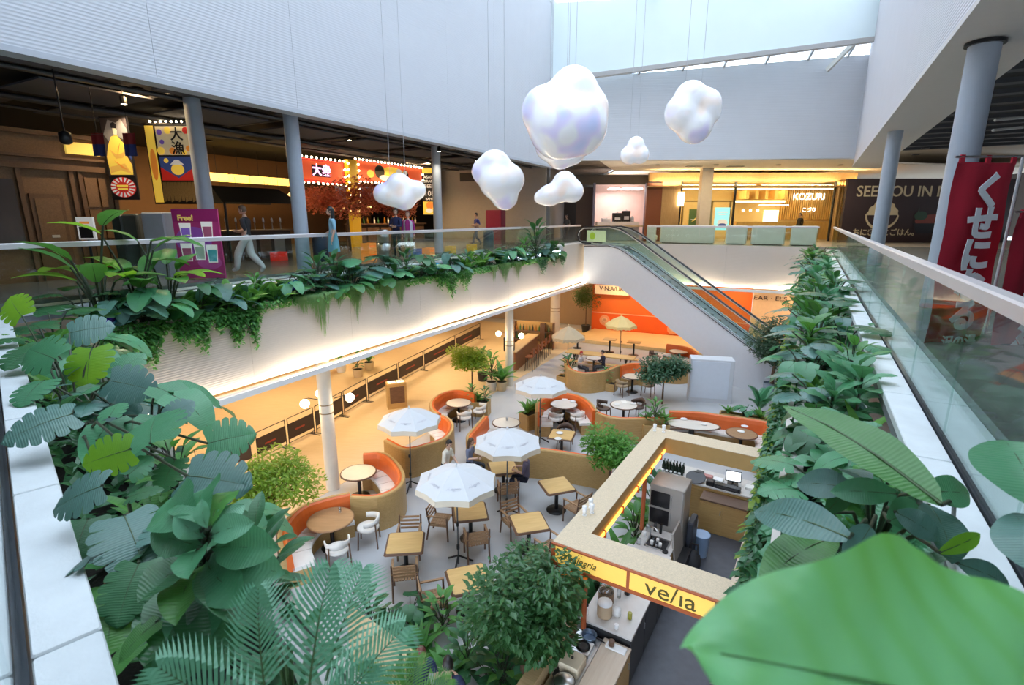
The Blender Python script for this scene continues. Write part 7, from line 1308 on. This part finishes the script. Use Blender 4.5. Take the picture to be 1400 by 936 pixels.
# glossy bauble lamps among the leaves
for u, v, m, l in ((398, 391, (.01, .02, .35), 'dark blue glass ball, left of a pair in the left planter'), (404.5, 389, (.03, .25, .55), 'light blue glass ball, right of a pair in the left planter'), (598, 364, (.03, .35, .65), 'turquoise glass ball in the middle of the left planter'), (703, 351, (.03, .06, .55), 'blue glass ball toward the end of the left planter'), (155, 441, (.03, .30, .50), 'teal glass ball near the corner of the left planter'), (150, 437, (.05, .02, .40), 'violet glass ball near the corner of the left planter')):
    q = LFP(u, v, 10.72); t = thing('glass_ball', l, 'ornament', q); r_ = .12 if u > 200 else .09; MB().ball((0, 0, 0), r_, 16, 10).build('ball', mat('ball_%s' % l.split()[0], m, .12, .3, coat=1), t); MB().tube([(0, 0, 0), (0, 0, 5.64-q.z)], .012, 6).build('stake', blackm, t)

# ================================================================ PEOPLE
skinm = mat('skin_tone', (.58, .36, .26), .5, var=.04); hair_b = mat('black_hair', (.012, .010, .010), .45); hair_r = mat('reddish_brown_hair', (.13, .035, .025), .5); hair_n = mat('brown_hair', (.10, .055, .03), .5); lipm2 = mat('lip_tone', (.42, .14, .12), .5); eyem = mat('eye_dark', (.02, .015, .012), .3)
def cloth(nm, c): return mat('cloth_'+nm, c, .85, var=.10, scale=9, bump=.12, bscale=35)
BASE = dict(pelvis=(0, 0, .94), waist=(0, .0, 1.08), chest=(0, .0, 1.28), neck=(0, -.01, 1.44), nape=(0, .005, 1.52),
    shl=(-.165, -.01, 1.385), shr=(.165, -.01, 1.385), ell=(-.215, -.03, 1.12), elr=(.215, -.03, 1.12), wrl=(-.225, .05, .89), wrr=(.225, .05, .89), hal=(-.222, .075, .80), har=(.222, .075, .80),
    hil=(-.09, 0, .90), hir=(.09, 0, .90), knl=(-.10, .025, .50), knr=(.10, .025, .50), anl=(-.10, -.01, .09), anr=(.10, -.01, .09), tol=(-.115, .13, .035), tor=(.115, .13, .035))
RAD = dict(pelvis=(.145, .105), waist=(.125, .092), chest=(.15, .105), neck=(.052, .052), nape=(.05, .052), sh=(.062, .062), el=(.044, .044), wr=(.030, .028), ha=(.036, .020), hi=(.088, .088), kn=(.058, .058), an=(.040, .042), to=(.036, .026))
EDG = [('pelvis', 'waist', 's'), ('waist', 'chest', 's'), ('chest', 'neck', 's'), ('neck', 'nape', 'k')]
for sd in 'lr': EDG += [('chest', 'sh'+sd, 's'), ('sh'+sd, 'el'+sd, 's'), ('el'+sd, 'wr'+sd, 'a'), ('wr'+sd, 'ha'+sd, 'k'), ('pelvis', 'hi'+sd, 'p'), ('hi'+sd, 'kn'+sd, 'p'), ('kn'+sd, 'an'+sd, 'p'), ('an'+sd, 'to'+sd, 'f')]
SIT = dict(pelvis=(0, 0, .52), waist=(0, .01, .68), chest=(0, .03, .90), neck=(0, .03, 1.06), nape=(0, .05, 1.14), shl=(-.165, .02, 1.005), shr=(.165, .02, 1.005), ell=(-.23, .06, .76), elr=(.23, .06, .76), wrl=(-.14, .28, .78), wrr=(.14, .28, .78), hal=(-.10, .36, .78), har=(.10, .36, .78), hil=(-.09, .02, .50), hir=(.09, .02, .50), knl=(-.11, .44, .50), knr=(.11, .44, .50), anl=(-.11, .42, .09), anr=(.11, .42, .09), tol=(-.12, .56, .035), tor=(.12, .56, .035))
def seg_d(p, a, b): ab = b-a; t = max(0, min(1, (p-a).dot(ab)/max(ab.length_squared, 1e-9))); return (p-a-ab*t).length
def person(label, q, az, pose=None, h=1.68, shirt=None, pants=None, long_sleeve=False, hair=hair_b, style='short', look=(0, 1, -.05), legw=1.0, skirt=None, cardigan=None, lean=0, shoes=None):
    J = dict(BASE); J.update(pose or {}); J = {k: Vector(v) for k, v in J.items()}
    if lean:
        for k in J:
            if k[:2] not in ('hi', 'kn', 'an', 'to') and k != 'pelvis': d = J[k]-J['pelvis']; J[k] = J['pelvis']+Matrix.Rotation(-lean, 3, 'X') @ d
    t = thing('person', label, 'person', q, az-R(90)); t.scale = (h/1.68,)*3
    names = list(J); me = bpy.data.meshes.new('body'); me.from_pydata([J[k] for k in names], [(names.index(a), names.index(b)) for a, b, _ in EDG], [])
    o = put('body', me, t); o.modifiers.new('sk', 'SKIN').use_smooth_shade = True; sv = me.skin_vertices[0].data
    for i, k in enumerate(names):
        rr_ = RAD.get(k) or RAD[k[:2]]; f = legw if k[:2] in ('kn', 'an') else 1; sv[i].radius = (rr_[0]*f, rr_[1]*f); sv[i].use_root = (k == 'pelvis')
    sb = o.modifiers.new('ss', 'SUBSURF'); sb.levels = 2; sb.render_levels = 2
    bpy.context.view_layer.update(); ev = bpy.data.meshes.new_from_object(o.evaluated_get(bpy.context.evaluated_depsgraph_get())); o.modifiers.clear()
    zone = {'s': 0, 'a': 0 if long_sleeve else 2, 'k': 2, 'p': 1, 'f': 3}; segs = [(J[a], J[b], zone[z]) for a, b, z in EDG]
    mb = MB(); vs = [v.co.copy() for v in ev.vertices]
    for p in ev.polygons: c = p.center; mi = min(segs, key=lambda s: seg_d(c, s[0], s[1])/1)[2]; mb.f.append(tuple(p.vertices)); mb.m.append(mi); mb.sm.append(True)
    mb.v = [tuple(v) for v in vs]; bpy.data.meshes.remove(ev)
    # fingers and thumb
    for sd in 'lr':
        w, a = J['wr'+sd], J['ha'+sd]; d = (a-w).normalized(); side = d.cross(Vector((0, 1, 0.3))).normalized(); pn = d.cross(side).normalized()
        for k, (off, l) in enumerate(((-.024, .062), (-.008, .072), (.008, .068), (.023, .054))):
            b = a+side*off+d*.012; mb.tube([b, b+d*l*.5+pn*.004, b+d*l*.85+pn*.018, b+d*l+pn*.03], [.0085, .008, .007, .005], 6, 2)
        b = w.lerp(a, .45)-side*.022; mb.tube([b, b-side*.022+d*.022, b-side*.030+d*.052], [.010, .009, .006], 6, 2)
    # head and face
    n = J['nape']; lk = Vector(look).normalized(); hc = n+Vector((0, 0, .105))+lk*.022; zz = (Vector((0, 0, 1))-lk*lk.z).normalized(); xx = lk.cross(zz); HM = Matrix((xx, lk, zz)).transposed().to_4x4(); HM.translation = hc
    hb = MB(); hb.ball((0, 0, 0), (.073, .090, .112), 18, 14, 2); hb.ball((0, .055, -.055), (.048, .045, .050), 12, 9, 2)
    hb.tube([(0, .085, .02), (0, .108, -.022), (0, .09, -.034)], [.008, .015, .008], 6, 2)
    for s in (-1, 1): hb.ball((s*.030, .083, .006), (.012, .008, .008), 8, 6, 5); hb.ball((s*.074, -.005, -.012), (.010, .020, .030), 8, 6, 2); hb.tube([(s*.045, .079, .028), (s*.016, .087, .031)], .0025, 5, 4)
    hb.ball((0, .092, -.062), (.022, .009, .007), 8, 6, 6)
    mb.add([HM @ Vector(v) for v in hb.v], hb.f, 0); k = len(hb.f); mb.m[-k:] = hb.m; mb.sm[-k:] = [True]*k
    body = mb.mesh('body', [shirt, pants, skinm, shoes or blackm, hair, eyem, lipm2]); o.data = body
    hr = MB(); N, Mr = 18, 10; cut = R(118)
    for i in range(Mr+1):
        for j in range(N):
            p = 2*math.pi*j/N; f = math.sin(p); lim = cut if f < .35 else R(62); th = lim*i/Mr; r_ = 1.10+.02*math.sin(j*2.3); hr.v.append((.073*r_*math.sin(th)*math.cos(p), .090*r_*math.sin(th)*math.sin(p)-.006, .112*1.10*math.cos(th)+.004))
    for i in range(Mr):
        for j in range(N): hr.f.append((i*N+j, (i+1)*N+j, (i+1)*N+(j+1) % N, i*N+(j+1) % N)); hr.m.append(0); hr.sm.append(True)
    if style == 'long': hr.strip([[(.088*math.cos(a)*w_, -.03-.085*math.sin(a)*d_, z) for a in [R(-12)+R(204)*i/12 for i in range(13)]] for z, w_, d_ in ((.05, .96, .85), (-.04, 1.0, .95), (-.13, 1.02, .9), (-.22, .98, .85), (-.30, .85, .8), (-.34, .6, .75))])
    if style == 'tail': hr.ball((0, -.115, .02), (.03, .035, .03), 10, 8); hr.tube([(0, -.12, .02), (0, -.16, -.06), (0, -.14, -.17)], [.03, .028, .006], 8)
    if style == 'bun': hr.ball((0, -.09, .09), .042, 10, 8)
    me_h = hr.mesh('hair', hair); put('hair', me_h, t, M=HM)
    P0 = J['pelvis']
    if skirt: MB().strip([[(r_*math.cos(a), r_*.78*math.sin(a)+P0.y, z) for a in [2*math.pi*i/20 for i in range(21)]] for r_, z in ((.125, P0.z+.16), (.155, P0.z+.02), (.19, P0.z-.2), (.215, P0.z-.42))]).build('skirt', skirt, t)
    if cardigan:
        C = J['chest']; MB().strip([[(r_*math.cos(a), r_*.72*math.sin(a)+C.y, z) for a in [R(120)+R(300)*i/18 for i in range(19)]] for r_, z in ((.09, C.z+.15), (.175, C.z+.08), (.175, C.z-.1), (.17, C.z-.28), (.19, C.z-.5))]).build('cardigan', cardigan, t)
    return t
W1 = dict(knl=(-.09, .22, .55), anl=(-.09, .30, .13), tol=(-.09, .43, .10), knr=(.09, -.02, .50), anr=(.09, -.32, .16), tor=(.09, -.22, .05), ell=(-.2, -.08, 1.13), wrl=(-.06, .18, 1.08), hal=(.0, .24, 1.10), elr=(.2, .0, 1.12), wrr=(.12, .22, 1.07), har=(.05, .28, 1.09))
person('person in a black top and wide white trousers striding left behind the handrail', P(343, 374, FZ), R(180), W1, 1.72, cloth('black', (.02, .02, .025)), cloth('white', (.62, .61, .58)), hair=hair_n, style='short', legw=1.75, look=(0, 1, -.2), shoes=MT['white_plastic'])
person('person with long black hair and pale blue shirt right of the third grey column', P(459, 369, FZ), R(205), dict(wrr=(.24, .16, 1.0), har=(.24, .22, .96)), 1.70, cloth('pale_blue', (.22, .42, .55)), cloth('khaki', (.30, .27, .16)), style='long', skirt=cloth('teal', (.12, .32, .38)), look=(.2, 1, -.05))
FOLD = dict(ell=(-.23, .06, 1.13), wrl=(-.02, .19, 1.13), hal=(.06, .20, 1.15), elr=(.23, .06, 1.13), wrr=(.02, .22, 1.10), har=(-.06, .23, 1.11))
person('person in navy with folded arms below the flat cloud', P(544, 353, FZ), R(250), FOLD, 1.74, cloth('navy', (.025, .035, .11)), cloth('dark_navy', (.015, .018, .04)), True, style='short', look=(-.3, 1, -.1))
person('person in a magenta top and pale cardigan beside the person in navy', P(560, 353, FZ), R(270), None, 1.64, cloth('magenta', (.36, .03, .22)), cloth('sage', (.30, .33, .20)), True, style='short', cardigan=cloth('pale_lilac', (.50, .48, .56)), look=(0, 1, 0))
person('person in a blue top walking before the beige wall under the round cloud', P(652, 336.5, FZ), R(215), W1, 1.66, cloth('blue', (.05, .07, .32)), cloth('grey_blue', (.16, .17, .24)), style='short', legw=1.3)
person('person with dark hair at the corner of the corridor, under the double cloud', P(774, 329, FZ), R(235), None, 1.62, cloth('grey', (.12, .12, .12)), cloth('charcoal', (.04, .04, .045)), style='long')
q = PY(1094, 300, 35.9); person('staff member in black standing inside the golden restaurant', (q.x, q.y, FZ), R(200), None, 1.72, cloth('black', (.02, .02, .025)), cloth('black', (.02, .02, .025)), True, style='tail')
q = P(607, 606, 1.58); LEANP = dict(ell=(-.21, .10, 1.16), wrl=(-.12, .34, 1.05), hal=(-.08, .42, 1.02), elr=(.21, .08, 1.14), wrr=(.14, .34, 1.02), har=(.12, .42, 1.0))
person('waiter in a white shirt and dark trousers bending behind a slatted chair', (q.x, q.y, 0), R(-25), LEANP, 1.70, cloth('cream_white', (.74, .70, .60)), cloth('ink_blue', (.03, .04, .055)), False, style='short', lean=R(14), look=(.2, 1, -.5))
q = P(641, 606, 1.15); person('seated woman with long dark hair in a grey-blue top, beside the middle parasol', (q.x, q.y, 0), R(-20), SIT, 1.66, cloth('grey_blue_top', (.20, .22, .32)), cloth('charcoal', (.04, .04, .045)), hair=hair_n, style='long', look=(-.15, 1, -.15))
person('seated person mostly hidden under the middle parasol, bare forearm on the table', (.42, 13.35, 0), R(165), SIT, 1.70, cloth('plum_grey', (.12, .10, .16)), cloth('dark_navy', (.015, .018, .04)), style='short')
q = P(574, 893, 1.18); person('seated person with reddish brown hair seen from above behind the palm', (q.x, q.y, 0), R(-60), SIT, 1.68, cloth('navy', (.025, .035, .11)), cloth('charcoal', (.04, .04, .045)), hair=hair_r, style='long', look=(.2, 1, -.3))
q = P(613, 920, 1.16); person('seated person with black hair in navy at the very bottom of the photo', (q.x, q.y, 0), R(100), SIT, 1.70, cloth('dark_blue_shirt', (.03, .04, .10)), cloth('charcoal', (.04, .04, .045)), style='short', look=(0, 1, -.4))
q = P(796, 485, 1.1); person('diner in a white top with red headscarf in the sunken booth', (q.x-.1, q.y, 0), R(-40), SIT, 1.62, cloth('off_white', (.62, .58, .55)), cloth('charcoal', (.04, .04, .045)), hair=mat('red_headscarf', (.45, .03, .03), .7), style='short', look=(.1, 1, -.2))
q = P(826, 487, 1.05); person('diner in dark navy in the sunken booth', (q.x, q.y+.1, 0), R(190), SIT, 1.68, cloth('dark_navy', (.015, .018, .04)), cloth('charcoal', (.04, .04, .045)), True, style='short', look=(0, 1, -.3))
# protos were built once and placed; like things that share a label get their place in the row
def px(o): q = o.matrix_world.translation; f = q.y*CP-(q.z-CAMZ)*SP; return 700+FPX*q.x/f if f > .1 else 9999
bpy.context.view_layer.update(); ORDN = ['leftmost', 'second', 'third', 'fourth', 'fifth', 'sixth', 'seventh', 'eighth', 'ninth', 'tenth', 'eleventh', 'twelfth', 'thirteenth', 'fourteenth', 'fifteenth', 'sixteenth']
by = {}
for o in COL.objects:
    if o.get('group') and o.get('label') and o.parent is None: by.setdefault((o['group'], o['label']), []).append(o)
for (g, l), os_ in by.items():
    if 1 < len(os_) <= 16 and not g.startswith(('recessed', 'food hall ceiling', 'fairy')):
        for i, o in enumerate(sorted(os_, key=px)): o['label'] = l+(', leftmost' if i == 0 else ', rightmost' if i == len(os_)-1 else ', '+ORDN[i]+' from the left')
